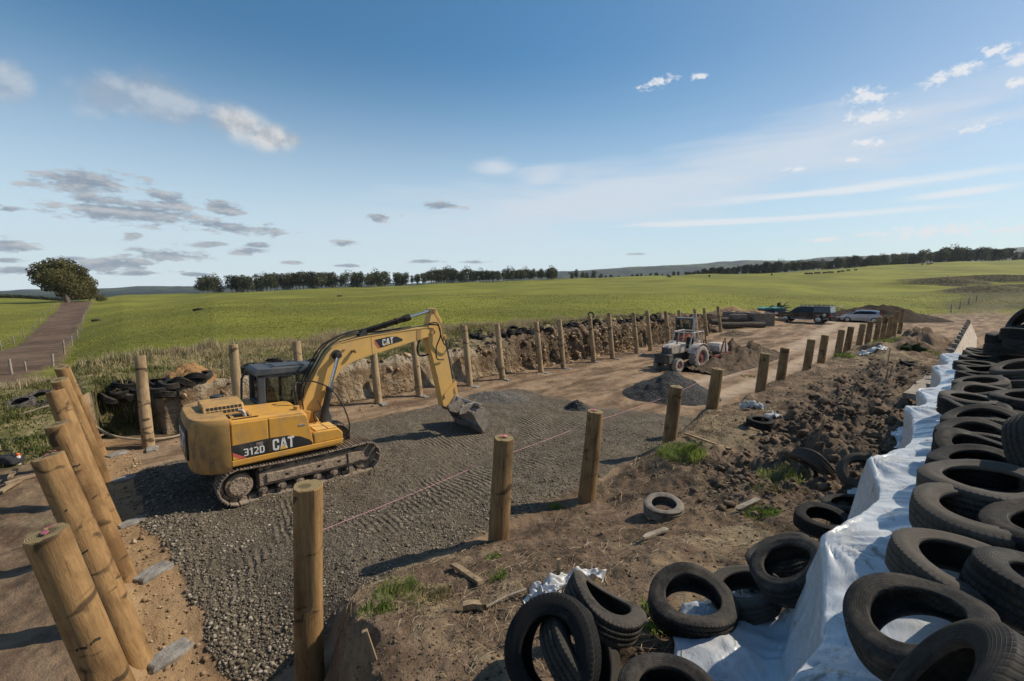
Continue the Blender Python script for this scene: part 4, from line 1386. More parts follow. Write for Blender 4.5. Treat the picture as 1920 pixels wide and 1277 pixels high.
# block lettering, each glyph a set of convex outlines on a 0..w x 0..1 grid
GLYPH = {
    'C': (0.62, [[(0, .2), (.18, .2), (.18, .8), (0, .8)], [(0, .8), (.18, .8), (.26, .84), (.26, 1), (.14, 1), (.04, .93)], [(0, .2), (.04, .07), (.14, 0), (.26, 0), (.26, .16), (.18, .2)],
                 [(.26, .84), (.36, .84), (.5, 1), (.26, 1)], [(.26, 0), (.5, 0), (.36, .16), (.26, .16)], [(.36, .84), (.42, .8), (.6, .8), (.58, .93), (.5, 1)], [(.42, .8), (.42, .65), (.6, .65), (.6, .8)],
                 [(.36, .16), (.5, 0), (.58, .07), (.6, .2), (.42, .2)], [(.42, .2), (.6, .2), (.6, .37), (.42, .37)]]),
    'A': (0.72, [[(0, 0), (.19, 0), (.42, 1), (.24, 1)], [(.24, 1), (.42, 1), (.36, .8)], [(.52, 0), (.72, 0), (.48, 1), (.30, 1)], [(.14, .30), (.58, .30), (.55, .42), (.17, .42)]]),
    'T': (0.64, [[(0, .83), (.64, .83), (.64, 1), (0, 1)], [(.22, 0), (.42, 0), (.42, .83), (.22, .83)]]),
    '3': (0.60, [[(.02, .85), (.42, .85), (.5, 1), (.02, 1)], [(.42, .85), (.58, .85), (.5, 1)], [(.40, .55), (.58, .6), (.58, .85), (.40, .85)], [(.14, .43), (.48, .43), (.58, .6), (.40, .57), (.14, .57)],
                 [(.40, .15), (.58, .15), (.58, .42), (.40, .43)], [(.48, .43), (.58, .38), (.58, .6)], [(.02, 0), (.48, 0), (.58, .15), (.02, .15)]]),
    '1': (0.42, [[(.16, 0), (.36, 0), (.36, 1), (.16, 1)], [(.16, 1), (.0, .86), (.0, .70), (.16, .80)]]),
    '2': (0.60, [[(.02, .85), (.50, .85), (.46, 1), (.02, 1)], [(.40, .55), (.58, .55), (.58, .86), (.46, 1), (.40, .85)], [(.02, .17), (.22, .17), (.58, .55), (.40, .58)], [(.02, 0), (.58, 0), (.58, .17), (.02, .17)]]),
    'D': (0.64, [[(0, 0), (.19, 0), (.19, 1), (0, 1)], [(.19, .84), (.38, .84), (.46, 1), (.19, 1)], [(.19, 0), (.46, 0), (.38, .16), (.19, .16)], [(.38, .84), (.43, .78), (.62, .78), (.46, 1)],
                 [(.43, .22), (.62, .22), (.62, .78), (.43, .78)], [(.38, .16), (.46, 0), (.62, .22), (.43, .22)]]),
    'S': (0.60, [[(.02, .84), (.58, .84), (.58, 1), (.10, 1)], [(.02, .5), (.2, .58), (.2, .84), (.02, .84)], [(.02, .5), (.2, .42), (.58, .42), (.5, .58), (.2, .58)], [(.4, .16), (.58, .16), (.58, .42), (.4, .42)], [(.02, 0), (.5, 0), (.58, .16), (.02, .16)]]),
    'E': (0.55, [[(0, 0), (.18, 0), (.18, 1), (0, 1)], [(.18, .84), (.54, .84), (.54, 1), (.18, 1)], [(.18, .42), (.48, .42), (.48, .58), (.18, .58)], [(.18, 0), (.54, 0), (.54, .16), (.18, .16)]]),
    'L': (0.52, [[(0, 0), (.18, 0), (.18, 1), (0, 1)], [(.18, 0), (.52, 0), (.52, .16), (.18, .16)]]),
}
def text_mb(txt, h, place, gap=0.09, lean=0.0, squash=1.0):
    """place(u, v, n) maps text-plane coordinates (metres) and height above it to 3-D"""
    mb = MB()
    x = 0.0
    for ch in txt:
        w, polys = GLYPH[ch]
        for p in polys:
            q = [((x + a * squash + lean * b) * h, b * h) for a, b in p]
            ar = sum(q[i][0] * q[(i + 1) % len(q)][1] - q[(i + 1) % len(q)][0] * q[i][1] for i in range(len(q)))
            if ar < 0: q = q[::-1]
            n = len(q)
            vs = [place(a, b, 0.0) for a, b in q] + [place(a, b, 0.004) for a, b in q]
            fs = [tuple(range(n, 2 * n)), tuple(range(n - 1, -1, -1))] + [(i, (i + 1) % n, n + (i + 1) % n, n + i) for i in range(n)]
            mb.add(vs, fs)
        x += w * squash + gap
    return mb, x * h

def hose(mb, pts, r=0.022, n=8, seg=8):
    """smooth hose through control points"""
    P = [Vector(p) for p in pts]
    out = []
    for i in range(len(P) - 1):
        p0 = P[max(i - 1, 0)]; p1 = P[i]; p2 = P[i + 1]; p3 = P[min(i + 2, len(P) - 1)]
        for k in range(n):
            t = k / n
            out.append(0.5 * ((2 * p1) + (p2 - p0) * t + (2 * p0 - 5 * p1 + 4 * p2 - p3) * t * t + (3 * p1 - p0 - 3 * p2 + p3) * t ** 3))
    out.append(P[-1])
    mb.tube(out, r, seg)

def track_loop(cx0, cx1, zc0, r0, zc1, r1, n):
    """points and headings evenly spaced round two wheels"""
    pts = []
    for k in range(40):                      # round the rear
        a = pi / 2 + pi * k / 39
        pts.append((cx0 + r0 * cos(a), zc0 + r0 * sin(a)))
    for k in range(1, 20):                   # along the ground
        t = k / 20
        pts.append((cx0 + (cx1 - cx0) * t, (zc0 - r0) * (1 - t) + (zc1 - r1) * t))
    for k in range(40):
        a = -pi / 2 + pi * k / 39
        pts.append((cx1 + r1 * cos(a), zc1 + r1 * sin(a)))
    for k in range(1, 20):                   # back along the top with a little sag
        t = k / 20
        pts.append((cx1 + (cx0 - cx1) * t, (zc1 + r1) * (1 - t) + (zc0 + r0) * t - 0.035 * sin(pi * t)))
    pts.append(pts[0])
    L = [0]
    for a, b in zip(pts[:-1], pts[1:]):
        L.append(L[-1] + sqrt((b[0] - a[0]) ** 2 + (b[1] - a[1]) ** 2))
    out = []
    for k in range(n):
        s = L[-1] * (k + 0.5) / n
        i = max(j for j in range(len(L)) if L[j] <= s)
        i = min(i, len(pts) - 2)
        t = (s - L[i]) / max(L[i + 1] - L[i], 1e-6)
        dx, dz = pts[i + 1][0] - pts[i][0], pts[i + 1][1] - pts[i][1]
        d = sqrt(dx * dx + dz * dz) or 1
        out.append((pts[i][0] + dx * t, pts[i][1] + dz * t, dx / d, dz / d))
    return out, L[-1]

def make_excavator():
    A = radians(-4)
    o = empty('excavator', (-11.85, 3.95, gz(-11.85, 3.95) - 0.03), pi / 2 + A, 'yellow tracked excavator with its bucket resting on the gravel pad', 'excavator')
    # ---- tracks, each with its running gear
    for s in (-1, 1):
        y = 0.995 * s
        loop, L = track_loop(-1.38, 1.38, 0.42, 0.36, 0.41, 0.345, 42)
        pitch = L / 42
        mb = MB()
        for (x, z, dx, dz) in loop:
            nx, nz = dz, -dx                   # outward
            R = Matrix(((dx, 0, nx), (0, 1, 0), (dz, 0, nz)))
            mb.box((x + nx * 0.02, y, z + nz * 0.02), (pitch * 0.94, 0.50, 0.028), R=R)
            for g in (-0.36, 0.0, 0.36):
                mb.box((x + dx * g * pitch + nx * 0.042, y, z + dz * g * pitch + nz * 0.042), (0.014, 0.50, 0.03), R=R)
            mb.box((x - nx * 0.03, y - 0.055, z - nz * 0.03), (pitch * 0.8, 0.035, 0.075), R=R)
            mb.box((x - nx * 0.03, y + 0.055, z - nz * 0.03), (pitch * 0.8, 0.035, 0.075), R=R)
        tr = mb.build('track', M_MUD, o, bevel=0.003, seg=1)
        f = MB()
        f.prism([(-1.0, 0.30), (-1.0, 0.58), (-0.80, 0.64), (1.02, 0.64), (1.30, 0.55), (1.36, 0.46), (1.36, 0.36), (1.05, 0.28)], y - 0.17, y + 0.17)
        f.prism([(-0.86, 0.36), (0.92, 0.33), (0.92, 0.54), (-0.86, 0.56)], y + s * 0.17, y + s * 0.205)
        f.prism([(0.93, 0.34), (1.30, 0.36), (1.34, 0.46), (1.28, 0.58), (0.93, 0.60)], y + s * 0.17, y + s * 0.225)
        fr = f.build('track_frame', M_MUD2, tr, bevel=0.012)
        m_ = MB()
        rnd = random.Random(3 + s)
        for k in range(26):
            xx = -0.95 + 1.95 * k / 25
            m_.box((xx, y + s * rnd.uniform(0.02, 0.13), 0.65 + rnd.uniform(-.02, .03)), (rnd.uniform(.06, .16), rnd.uniform(.08, .16), rnd.uniform(.04, .10)),
                   R=Matrix.Rotation(rnd.uniform(0, 3), 3, 'Z') @ Matrix.Rotation(rnd.uniform(-.4, .4), 3, 'X'))
        m_.build('caked_mud', M_MUD2, tr, bevel=0.02)
        h = MB()
        for hx in (-0.45, 0.25, 0.72):
            h.box((hx, y + s * 0.206, 0.46), (0.07, 0.006, 0.05))
        h.build('frame_hole', M_DARK, tr)
        w = MB()
        w.cyl((-1.38, y - 0.15, 0.42), (-1.38, y + 0.15, 0.42), 0.26, 28)
        w.cyl((-1.38, y + s * 0.15, 0.42), (-1.38, y + s * 0.185, 0.42), 0.20, 28)
        for k in range(14):
            a = 2 * pi * k / 14
            w.cyl((-1.38 + 0.175 * cos(a), y + s * 0.185, 0.42 + 0.165 * sin(a)), (-1.38 + 0.175 * cos(a), y + s * 0.20, 0.42 + 0.165 * sin(a)), 0.014, 8)
        w.build('sprocket', M_MUD2, tr, smooth=True, bevel=0.008)
        w = MB()
        w.cyl((1.38, y - 0.09, 0.41), (1.38, y + 0.09, 0.41), 0.31, 30)
        w.cyl((1.38, y - 0.14, 0.41), (1.38, y + 0.14, 0.41), 0.12, 20)
        w.build('idler', M_MUD, tr, smooth=True, bevel=0.008)
        for k in range(6):
            w = MB()
            xx = -0.93 + 0.385 * k
            w.cyl((xx, y - 0.16, 0.20), (xx, y + 0.16, 0.20), 0.085, 16)
            w.cyl((xx, y - 0.2, 0.20), (xx, y + 0.2, 0.20), 0.045, 10)
            w.build('track_roller', M_MUD, tr, smooth=True)
    c = MB()
    c.box((0, 0, 0.58), (1.5, 1.4, 0.26))
    for s in (-1, 1):
        c.box((0.5, 0.55 * s, 0.5), (0.4, 0.6, 0.2)); c.box((-0.5, 0.55 * s, 0.5), (0.4, 0.6, 0.2))
    c.cyl((0, 0, 0.70), (0, 0, 0.90), 0.52, 32)
    c.build('car_body', M_MUD, o, smooth=True, bevel=0.01)
    # ---- turntable frame
    b = MB()
    b.prism([(-1.52, -1.24), (0.78, -1.24), (0.84, -1.14), (0.84, -0.46), (0.95, -0.40), (0.95, 0.18), (1.02, 0.2), (1.02, 1.22), (-1.52, 1.24)], 0.88, 1.02, axes='xy')
    b.prism([(-1.3, 1.02), (0.8, 1.02), (0.65, 1.3), (-1.3, 1.3)], -0.45, -0.39); b.prism([(-1.3, 1.02), (0.8, 1.02), (0.65, 1.3), (-1.3, 1.3)], 0.13, 0.19)
    b.build('deck_frame', M_YEL, o, bevel=0.02)
    # ---- counterweight
    half = []
    for k in range(13):
        t = k / 12
        half.append((-1.52 - 0.66 * (1 - (t) ** 3.4) * 1.0, -1.24 * (t ** 0.62)))
    outl = [(x, y) for x, y in half][::-1] + [(x, -y) for x, y in half[1:]]
    outl = outl  # from right side round the tail to the left side
    mb = MB()
    lev = [(0.76, 0.93), (0.80, 0.975), (0.92, 1.0), (1.45, 1.0), (1.78, 0.995), (1.86, 0.97), (1.90, 0.93), (1.915, 0.86)]
    n = len(outl)
    vs = []
    for z, k in lev:
        for x, y in outl:
            vs.append((-1.50 + (x + 1.50) * k, y * (1 - (1 - k) * 0.55), z))
        vs.append((-1.50, outl[-1][1] * (1 - (1 - k) * 0.55), z)); vs.append((-1.50, outl[0][1] * (1 - (1 - k) * 0.55), z))
    m = n + 2
    fs = []
    for i in range(len(lev) - 1):
        for k in range(m):
            k2 = (k + 1) % m
            fs.append((i * m + k2, i * m + k, (i + 1) * m + k, (i + 1) * m + k2))
    fs.append(tuple(range(m))); fs.append(tuple(range(len(lev) * m - 1, (len(lev) - 1) * m - 1, -1)))
    mb.add(vs, fs)
    cw = mb.build('counterweight', M_YEL_D, o, smooth=True, angle=32)
    pl = MB()
    pl.prism([(-0.62, 1.02), (0.62, 1.02), (0.62, 1.66), (-0.62, 1.66)], -2.205, -2.17, axes='yz')
    pl.build('rear_panel', M_DECAL, cw, bevel=0.01)
    tm, wdt = text_mb('CAT', 0.46, lambda u, v, h_: (-2.206 - h_, 0.50 - u, 1.10 + v), squash=1.0, gap=.06)
    tm.build('lettering', M_WHITE, cw)
    tri = MB(); tri.prism([(-0.20, 1.10), (0.10, 1.10), (-0.05, 1.30)], -2.213, -2.2075, axes='yz'); tri.build('logo_triangle', M_DYEL, cw)
    hp = MB(); hp.prism([(-2.0, 0.95), (-1.58, 0.95), (-1.56, 1.35), (-1.98, 1.35)], 0, 0.001)
    # ---- engine house, right side, with the doors let in
    e = MB()
    e.prism([(-1.50, 1.02), (0.16, 1.02), (0.12, 1.30), (0.04, 1.72), (0.0, 1.80), (-0.08, 1.83), (-1.50, 1.865)], -1.205, 0.12)
    e.prism([(-1.50, 1.02), (-0.66, 1.02), (-0.66, 1.80), (-1.50, 1.80)], 0.12, 1.205)
    eh = e.build('engine_house', M_YEL, o, bevel=0.05, seg=3)
    d = MB(); d.prism([(-1.475, 1.03), (-0.785, 1.03), (-0.785, 1.79), (-1.475, 1.81)], -1.235, -1.200)
    d1 = d.build('engine_door', M_YEL, o, bevel=0.02, seg=3)
    d = MB(); d.prism([(-0.765, 1.03), (0.145, 1.03), (0.11, 1.28), (0.03, 1.69), (-0.02, 1.76), (-0.765, 1.79)], -1.235, -1.200)
    d2 = d.build('pump_door', M_YEL, o, bevel=0.02, seg=3)
    g = MB(); g.prism([(-0.17, 1.50), (-0.02, 1.50), (-0.03, 1.55), (-0.16, 1.55)], -1.245, -1.232); g.build('door_handle', M_STEEL, d2, bevel=0.006)
    # black side flash with numbers and maker's letters
    k1 = MB(); k1.prism([(-1.475, 1.345), (-0.79, 1.36), (-0.79, 1.035), (-1.22, 1.035), (-1.475, 1.20)], -1.2395, -1.2355); k1.build('side_flash', M_DECAL, d1)
    k2 = MB(); k2.prism([(-0.76, 1.36), (-0.42, 1.345), (-0.14, 1.27), (0.06, 1.15), (0.135, 1.05), (0.135, 1.035), (-0.76, 1.035)], -1.2395, -1.2355); k2.build('side_flash', M_DECAL, d2)
    r = MB(); r.prism([(-1.475, 1.195), (-1.225, 1.035), (-1.35, 1.035), (-1.475, 1.115)], -1.2395, -1.2355); r.build('red_stripe', M_RED, d1)
    r = MB(); r.prism([(-1.475, 1.11), (-1.36, 1.035), (-1.475, 1.035)], -1.2395, -1.2355); r.build('yellow_stripe', M_DYEL, d1)
    tm, w_ = text_mb('312D', 0.155, lambda u, v, h_: (-1.275 + u, -1.2400 - h_, 1.075 + v), gap=.11); tm.build('lettering', M_WHITE, d1)
    tm, w_ = text_mb('CAT', 0.25, lambda u, v, h_: (-0.715 + u * 0.86, -1.2400 - h_, 1.065 + v), gap=.05); tm.build('lettering', M_WHITE, d2)
    tri = MB(); tri.prism([(-0.585, 1.062), (-0.425, 1.062), (-0.505, 1.15)], -1.2475, -1.2445); tri.build('logo_triangle', M_DYEL, d2)
    lk = MB(); lk.prism([(-1.03, 1.24), (-0.90, 1.24), (-0.90, 1.32), (-1.03, 1.32)], -1.2425, -1.2395); lk.prism([(-0.99, 1.265), (-0.94, 1.265), (-0.94, 1.295), (-0.99, 1.295)], -1.252, -1.2425)
    lk.build('door_latch', M_STEEL, d1)
    # lower skirt and the tool box in front
    s_ = MB(); s_.prism([(-1.5, 0.90), (0.80, 0.92), (0.84, 1.02), (-1.5, 1.02)], -1.25, -1.21); s_.build('side_skirt', M_YEL, o, bevel=0.012)
    tb = MB(); tb.prism([(0.17, 1.022), (0.83, 1.022), (0.83, 1.16), (0.74, 1.27), (0.24, 1.29), (0.15, 1.26)], -1.22, -0.50); tbo = tb.build('tool_box', M_YEL, o, bevel=0.025, seg=3)
    tl = MB(); tl.box((0.36, -0.86, 1.30), (0.26, 0.55, 0.018)); tl.box((0.62, -0.86, 1.292), (0.2, 0.55, 0.018)); tl.build('step_plate', M_YEL_B, tbo, bevel=0.005)
    # hood on the deck: louvred hump, exhaust stub, slots, fuel cap, pre-cleaner
    hm = MB(); hm.prism([(-0.46, 1.862), (-0.30, 2.03), (0.42, 2.06), (0.55, 1.862)], -1.84, -1.06, axes='yz')
    hmo = hm.build('engine_hood', M_YEL_D, o, bevel=0.02)
    gr = MB()
    for k in range(9):
        for q in range(2):
            yy0 = -0.445 + 0.07 * q; zz0 = 1.88 + 0.073 * q
            gr.prism([(yy0 - 0.004, zz0), (yy0 + 0.046, zz0 + 0.050), (yy0 + 0.042, zz0 + 0.054), (yy0 - 0.008, zz0 + 0.004)], -1.78 + k * 0.077, -1.78 + k * 0.077 + 0.058, axes='yz')
    gr.build('louvre', M_DARK, hmo)
    ld = MB()
    ld.box((-1.25, -0.78, 1.868), (0.42, 0.34, 0.02)); ld.build('deck_opening', M_DARK, o)
    ld = MB()
    for k in range(14):
        ld.box((-1.42 + k * 0.036, -1.12, 1.866), (0.02, 0.07, 0.012))
    ld.build('deck_slot', M_DARK, o)
    ld = MB(); ld.box((-1.40, -0.80, 1.875), (0.06, 0.40, 0.03)); ld.box((-1.06, -0.80, 1.875), (0.05, 0.40, 0.03)); ld.box((-1.25, -0.70, 1.885), (0.4, 0.03, 0.03)); ld.build('deck_strut', M_YEL_D, o)
    ex = MB(); ex.tube([(-1.16, -0.95, 1.86), (-1.17, -0.94, 1.94), (-1.20, -0.92, 1.985), (-1.27, -0.90, 2.0)], 0.04, 12); ex.build('exhaust', M_STEEL, o, smooth=True)
    fc = MB(); fc.cyl((-0.12, -0.98, 1.82), (-0.12, -0.98, 1.92), 0.065, 18); fc.build('fuel_cap', M_YEL, o, smooth=True, bevel=0.008)
    pc = MB(); pc.cyl((-1.42, 0.78, 1.80), (-1.42, 0.78, 1.93), 0.07, 16); pc.cyl((-1.42, 0.78, 1.93), (-1.42, 0.78, 2.05), 0.14, 24); pc.build('pre_cleaner', M_HYD, o, smooth=True, bevel=0.02)
    sm_ = MB()
    for (x0, x1) in ((-0.78, -0.76),):
        sm_.prism([(x0, 1.0), (x1, 1.0), (x1, 1.83), (x0, 1.84)], -1.2405, -0.2)
    # ---- cab on the far side
    y0, y1 = 0.22, 1.20
    cb = MB()
    pil = 0.085
    cb.box((-0.10 + 0.32, (y0 + y1) / 2, 1.13), (1.72 - 0.0, y1 - y0, 0.24))
    # posts
    for yy in (y0 + pil / 2, y1 - pil / 2):
        cb.prism([(-0.66, 1.2), (-0.50, 1.2), (-0.46, 2.55), (-0.64, 2.55)], yy - pil / 2, yy + pil / 2)
        cb.prism([(0.95, 1.2), (1.06, 1.2), (0.78, 2.55), (0.68, 2.55)], yy - pil / 2, yy + pil / 2)
    cb.prism([(0.05, 1.2), (0.12, 1.2), (0.12, 2.5), (0.05, 2.5)], y1 - 0.05, y1)
    cb.prism([(-0.56, 1.2), (1.03, 1.2), (1.0, 1.42), (-0.55, 1.42)], y1 - 0.05, y1)
    cb.prism([(-0.60, 1.2), (0.98, 1.2), (0.96, 1.66), (-0.60, 1.66)], y0, y0 + 0.05)
    cb.box((-0.60, (y0 + y1) / 2, 1.52), (0.10, y1 - y0, 0.60))
    cb.box((-0.575, (y0 + y1) / 2, 2.49), (0.10, y1 - y0, 0.12))
    cb.prism([(-0.60, 2.42), (0.80, 2.42), (0.76, 2.52), (-0.60, 2.52)], y0, y0 + 0.06); cb.prism([(-0.60, 2.42), (0.80, 2.42), (0.76, 2.52), (-0.60, 2.52)], y1 - 0.06, y1)
    cab = cb.build('cab', M_CAB, o, bevel=0.02)
    rf = MB()
    rf.prism([(-0.70, 2.50), (0.82, 2.50), (0.84, 2.58), (0.76, 2.62), (-0.62, 2.66), (-0.70, 2.60)], y0 - 0.03, y1 + 0.03)
    rf.box((0.10, (y0 + y1) / 2, 2.655), (0.62, 0.56, 0.03))
    for k in (-0.28, 0.45):
        rf.box((k, (y0 + y1) / 2, 2.652), (0.03, y1 - y0 - 0.05, 0.03))
    rf.build('cab_roof', M_CAB, cab, bevel=0.025, seg=3)
    w = MB(); w.box((-0.585, (y0 + y1) / 2, 2.12), (0.012, y1 - y0 - 0.19, 0.62)); w.build('rear_window', M_GLASS, cab)
    w = MB(); w.prism([(-0.46, 1.67), (0.93, 1.67), (0.78, 2.42), (-0.44, 2.42)], y0 + 0.02, y0 + 0.03); w.build('side_window', M_GLASS, cab)
    w = MB(); w.prism([(-0.46, 1.43), (0.98, 1.43), (0.78, 2.42), (-0.44, 2.42)], y1 - 0.035, y1 - 0.025); w.build('door_window', M_GLASS, cab)
    w = MB(); w.prism([(1.015, 1.3), (1.025, 1.3), (0.765, 2.5), (0.755, 2.5)], y0 + 0.09, y1 - 0.09); w.build('windscreen', M_GLASS, cab)
    st = MB()
    ym = (y0 + y1) / 2
    st.box((0.06, ym, 1.46), (0.50, 0.50, 0.16)); st.prism([(-0.28, 1.48), (-0.12, 1.48), (-0.22, 2.14), (-0.36, 2.12)], ym - 0.24, ym + 0.24)
    st.prism([(-0.38, 2.14), (-0.25, 2.16), (-0.29, 2.34), (-0.38, 2.34)], ym - 0.13, ym + 0.13)
    st.build('seat', M_SEAT, cab, bevel=0.05, seg=3)
    cn = MB()
    cn.box((0.10, ym - 0.34, 1.52), (0.55, 0.12, 0.20)); cn.box((0.10, ym + 0.34, 1.52), (0.55, 0.12, 0.20))
    for sy in (-0.34, 0.34):
        cn.tube([(0.30, ym + sy, 1.6), (0.33, ym + sy, 1.80)], 0.018, 8); cn.box((0.335, ym + sy, 1.83), (0.05, 0.05, 0.09))
    cn.tube([(0.62, ym - 0.1, 1.25), (0.60, ym - 0.1, 1.80)], 0.015, 8); cn.tube([(0.62, ym + 0.1, 1.25), (0.60, ym + 0.1, 1.80)], 0.015, 8)
    cn.box((0.70, y0 + 0.2, 1.75), (0.09, 0.2, 0.15), R=Matrix.Rotation(0.5, 3, 'Z'))
    cn.build('console', M_SEAT, cab, bevel=0.01)
    mi = MB()
    mi.tube([(-0.58, y1, 2.45), (-0.72, y1 + 0.02, 2.45), (-0.80, y1 + 0.02, 2.30), (-0.84, y1 + 0.02, 1.55), (-0.66, y1, 1.45)], 0.028, 8)
    mi.build('cab_guard_bar', M_CAB, cab, smooth=True)
    # ---- boom
    yb0, yb1 = -0.25, 0.15
    bo = MB()
    up_ = [(0.18, 1.60), (0.36, 2.05), (0.63, 2.55), (0.87, 2.93), (1.01, 3.07), (1.24, 3.20), (1.81, 3.30), (2.67, 3.375), (3.45, 3.43), (3.78, 3.45), (3.97, 3.40)]
    lo_ = [(4.02, 3.30), (3.95, 3.21), (3.73, 3.165), (3.38, 3.09), (2.9, 2.99), (2.14, 2.83), (1.64, 2.71), (1.36, 2.61), (1.19, 2.48), (1.06, 2.30), (0.94, 2.10), (0.78, 1.80), (0.56, 1.42), (0.36, 1.38), (0.22, 1.46)]
    prof = up_ + lo_
    bo.prism(prof, yb0, yb1)
    boom = bo.build('boom', M_YEL_B, o, bevel=0.012)
    fl = MB()
    for i in range(len(up_) - 1):
        (xa, za), (xb, zb) = up_[i], up_[i + 1]
        dx, dz = xb - xa, zb - za
        q = sqrt(dx * dx + dz * dz); nx, nz = -dz / q, dx / q
        fl.prism([(xa + nx * 0.003, za + nz * 0.003), (xb + nx * 0.003, zb + nz * 0.003), (xb + nx * 0.022, zb + nz * 0.022), (xa + nx * 0.022, za + nz * 0.022)], yb0 - 0.015, yb1 + 0.015)
    fl.build('top_flange', M_YEL_B, boom)
    pn = MB()
    pn.cyl((1.10, yb0 - 0.20, 2.91), (1.10, yb0, 2.91), 0.075, 20); pn.cyl((1.10, yb0 - 0.03, 2.91), (1.10, yb0 - 0.001, 2.91), 0.13, 24)
    pn.cyl((1.10, yb1, 2.91), (1.10, yb1 + 0.20, 2.91), 0.075, 20)
    pn.build('pin_boss', M_HYD, boom, smooth=True, bevel=0.008)
    pn = MB()
    pn.cyl((3.93, yb0 - 0.035, 3.31), (3.93, yb0 - 0.001, 3.31), 0.075, 20); pn.build('tip_pin', M_YEL_D, boom, smooth=True, bevel=0.006)
    wp = MB(); wp.prism([(3.40, 3.10), (3.56, 3.13), (3.56, 3.43), (3.40, 3.42)], yb0 - 0.006, yb0 - 0.0005); wp.build('worn_patch', M_YEL_D, boom)
    se = MB(); se.prism([(2.06, 2.82), (2.075, 2.82), (2.05, 3.315), (2.035, 3.315)], yb0 - 0.004, yb0 - 0.0005); se.build('weld_seam', M_YEL_D, boom)
    lamp = MB(); lamp.box((1.52, yb0 - 0.05, 2.97), (0.05, 0.1, 0.05)); lamp.cyl((1.53, yb0 - 0.10, 2.97), (1.57, yb0 - 0.10, 2.97), 0.05, 14); lamp.box((1.30, yb0 - 0.012, 3.02), (0.06, 0.03, 0.03)); lamp.build('boom_lamp', M_YEL_D, boom)
    fsh = MB(); fsh.prism([(2.14, 3.215), (2.55, 3.275), (2.80, 3.26), (2.97, 3.17), (2.95, 3.13), (2.30, 2.985)], yb0 - 0.0045, yb0 - 0.0008); fsh.build('boom_flash', M_DECAL, boom)
    rs = MB(); rs.prism([(2.14, 3.212), (2.295, 2.982), (2.24, 2.968), (2.14, 3.12)], yb0 - 0.0045, yb0 - 0.0008); rs.build('red_stripe', M_RED, boom)
    tl_ = radians(9)
    tm, w_ = text_mb('CAT', 0.175, lambda u, v, h_: (2.36 + u * 0.9 * cos(tl_) - v * sin(tl_) * 0.3, yb0 - 0.0052 - h_, 3.035 + v + u * 0.9 * sin(tl_)), gap=.05)
    tm.build('lettering', M_WHITE, boom)
    tri = MB(); tri.prism([(2.455, 3.052), (2.57, 3.07), (2.508, 3.125)], yb0 - 0.0125, yb0 - 0.0094); tri.build('logo_triangle', M_DYEL, boom)
    # lift rams either side
    for yy in (yb0 - 0.14, yb1 + 0.14):
        h = MB()
        h.cyl((0.60, yy, 1.16), (0.845, yy, 2.07), 0.082, 20); h.cyl((0.835, yy, 2.03), (0.862, yy, 2.13), 0.098, 20); h.cyl((0.58, yy - 0.06, 1.12), (0.58, yy + 0.06, 1.12), 0.09, 16)
        cy = h.build('lift_cylinder', M_HYD, o, smooth=True, bevel=0.006)
        h = MB(); h.cyl((0.855, yy, 2.11), (1.10, yy, 2.91), 0.045, 16); h.build('piston_rod', M_CHROME, cy, smooth=True)
    h = MB()
    for dz in (0, 0.0):
        h.cyl((1.90, -0.05, 3.43), (3.28, -0.05, 3.765), 0.078, 20); h.cyl((3.12, -0.05, 3.726), (3.30, -0.05, 3.77), 0.098, 20); h.cyl((2.50, -0.05, 3.575), (2.56, -0.05, 3.59), 0.092, 20)
        h.cyl((2.85, -0.05, 3.66), (2.89, -0.05, 3.67), 0.1, 16); h.tube([(2.0, -0.15, 3.50), (2.7, -0.15, 3.68), (3.15, -0.14, 3.79)], 0.02, 8)
    h.prism([(1.74, 3.30), (2.02, 3.32), (1.94, 3.48), (1.84, 3.48)], -0.15, -0.13); h.prism([(1.74, 3.30), (2.02, 3.32), (1.94, 3.48), (1.84, 3.48)], 0.03, 0.05)
    sc_ = h.build('stick_cylinder', M_HYD, boom, smooth=True, bevel=0.005)
    h = MB(); h.cyl((3.29, -0.05, 3.768), (4.02, -0.05, 3.945), 0.042, 16); h.build('piston_rod', M_CHROME, sc_, smooth=True)
    # ---- stick
    s_ = MB()
    s_.prism([(3.96, 3.99), (4.03, 4.02), (4.10, 3.98), (4.28, 3.66), (4.33, 3.32), (4.37, 3.05), (4.49, 2.50), (4.62, 1.82), (4.66, 1.25), (4.60, 1.02), (4.45, 0.94), (4.29, 1.02), (4.24, 1.25), (4.10, 1.95), (3.93, 2.6), (3.80, 3.08), (3.80, 3.35), (3.86, 3.6)], -0.20, 0.10)
    stick = s_.build('stick', M_YEL_B, o, bevel=0.012)
    q = MB(); q.cyl((4.02, -0.23, 3.94), (4.02, 0.13, 3.94), 0.06, 18); q.cyl((4.40, -0.23, 3.12), (4.40, -0.1, 3.12), 0.055, 16); q.box((4.36, -0.05, 3.12), (0.16, 0.22, 0.18)); q.build('pin_boss', M_YEL_D, stick, smooth=True, bevel=0.006)
    q = MB(); q.prism([(3.99, 3.90), (4.08, 3.90), (4.30, 3.50), (4.27, 3.48)], -0.206, -0.2005); q.prism([(4.27, 3.5), (4.30, 3.5), (4.36, 3.05), (4.33, 3.05)], -0.206, -0.2005); q.build('weld_seam', M_YEL_D, stick)
    h = MB(); h.cyl((4.46, -0.05, 3.05), (4.70, -0.05, 1.86), 0.062, 18); h.cyl((4.685, -0.05, 1.92), (4.71, -0.05, 1.80), 0.076, 18); h.tube([(4.42, -0.13, 2.9), (4.62, -0.13, 2.0)], 0.018, 8)
    bc = h.build('bucket_cylinder', M_HYD, stick, smooth=True, bevel=0.005)
    h = MB(); h.cyl((4.705, -0.05, 1.82), (4.735, -0.05, 1.68), 0.042, 14); h.build('piston_rod', M_CHROME, bc, smooth=True)
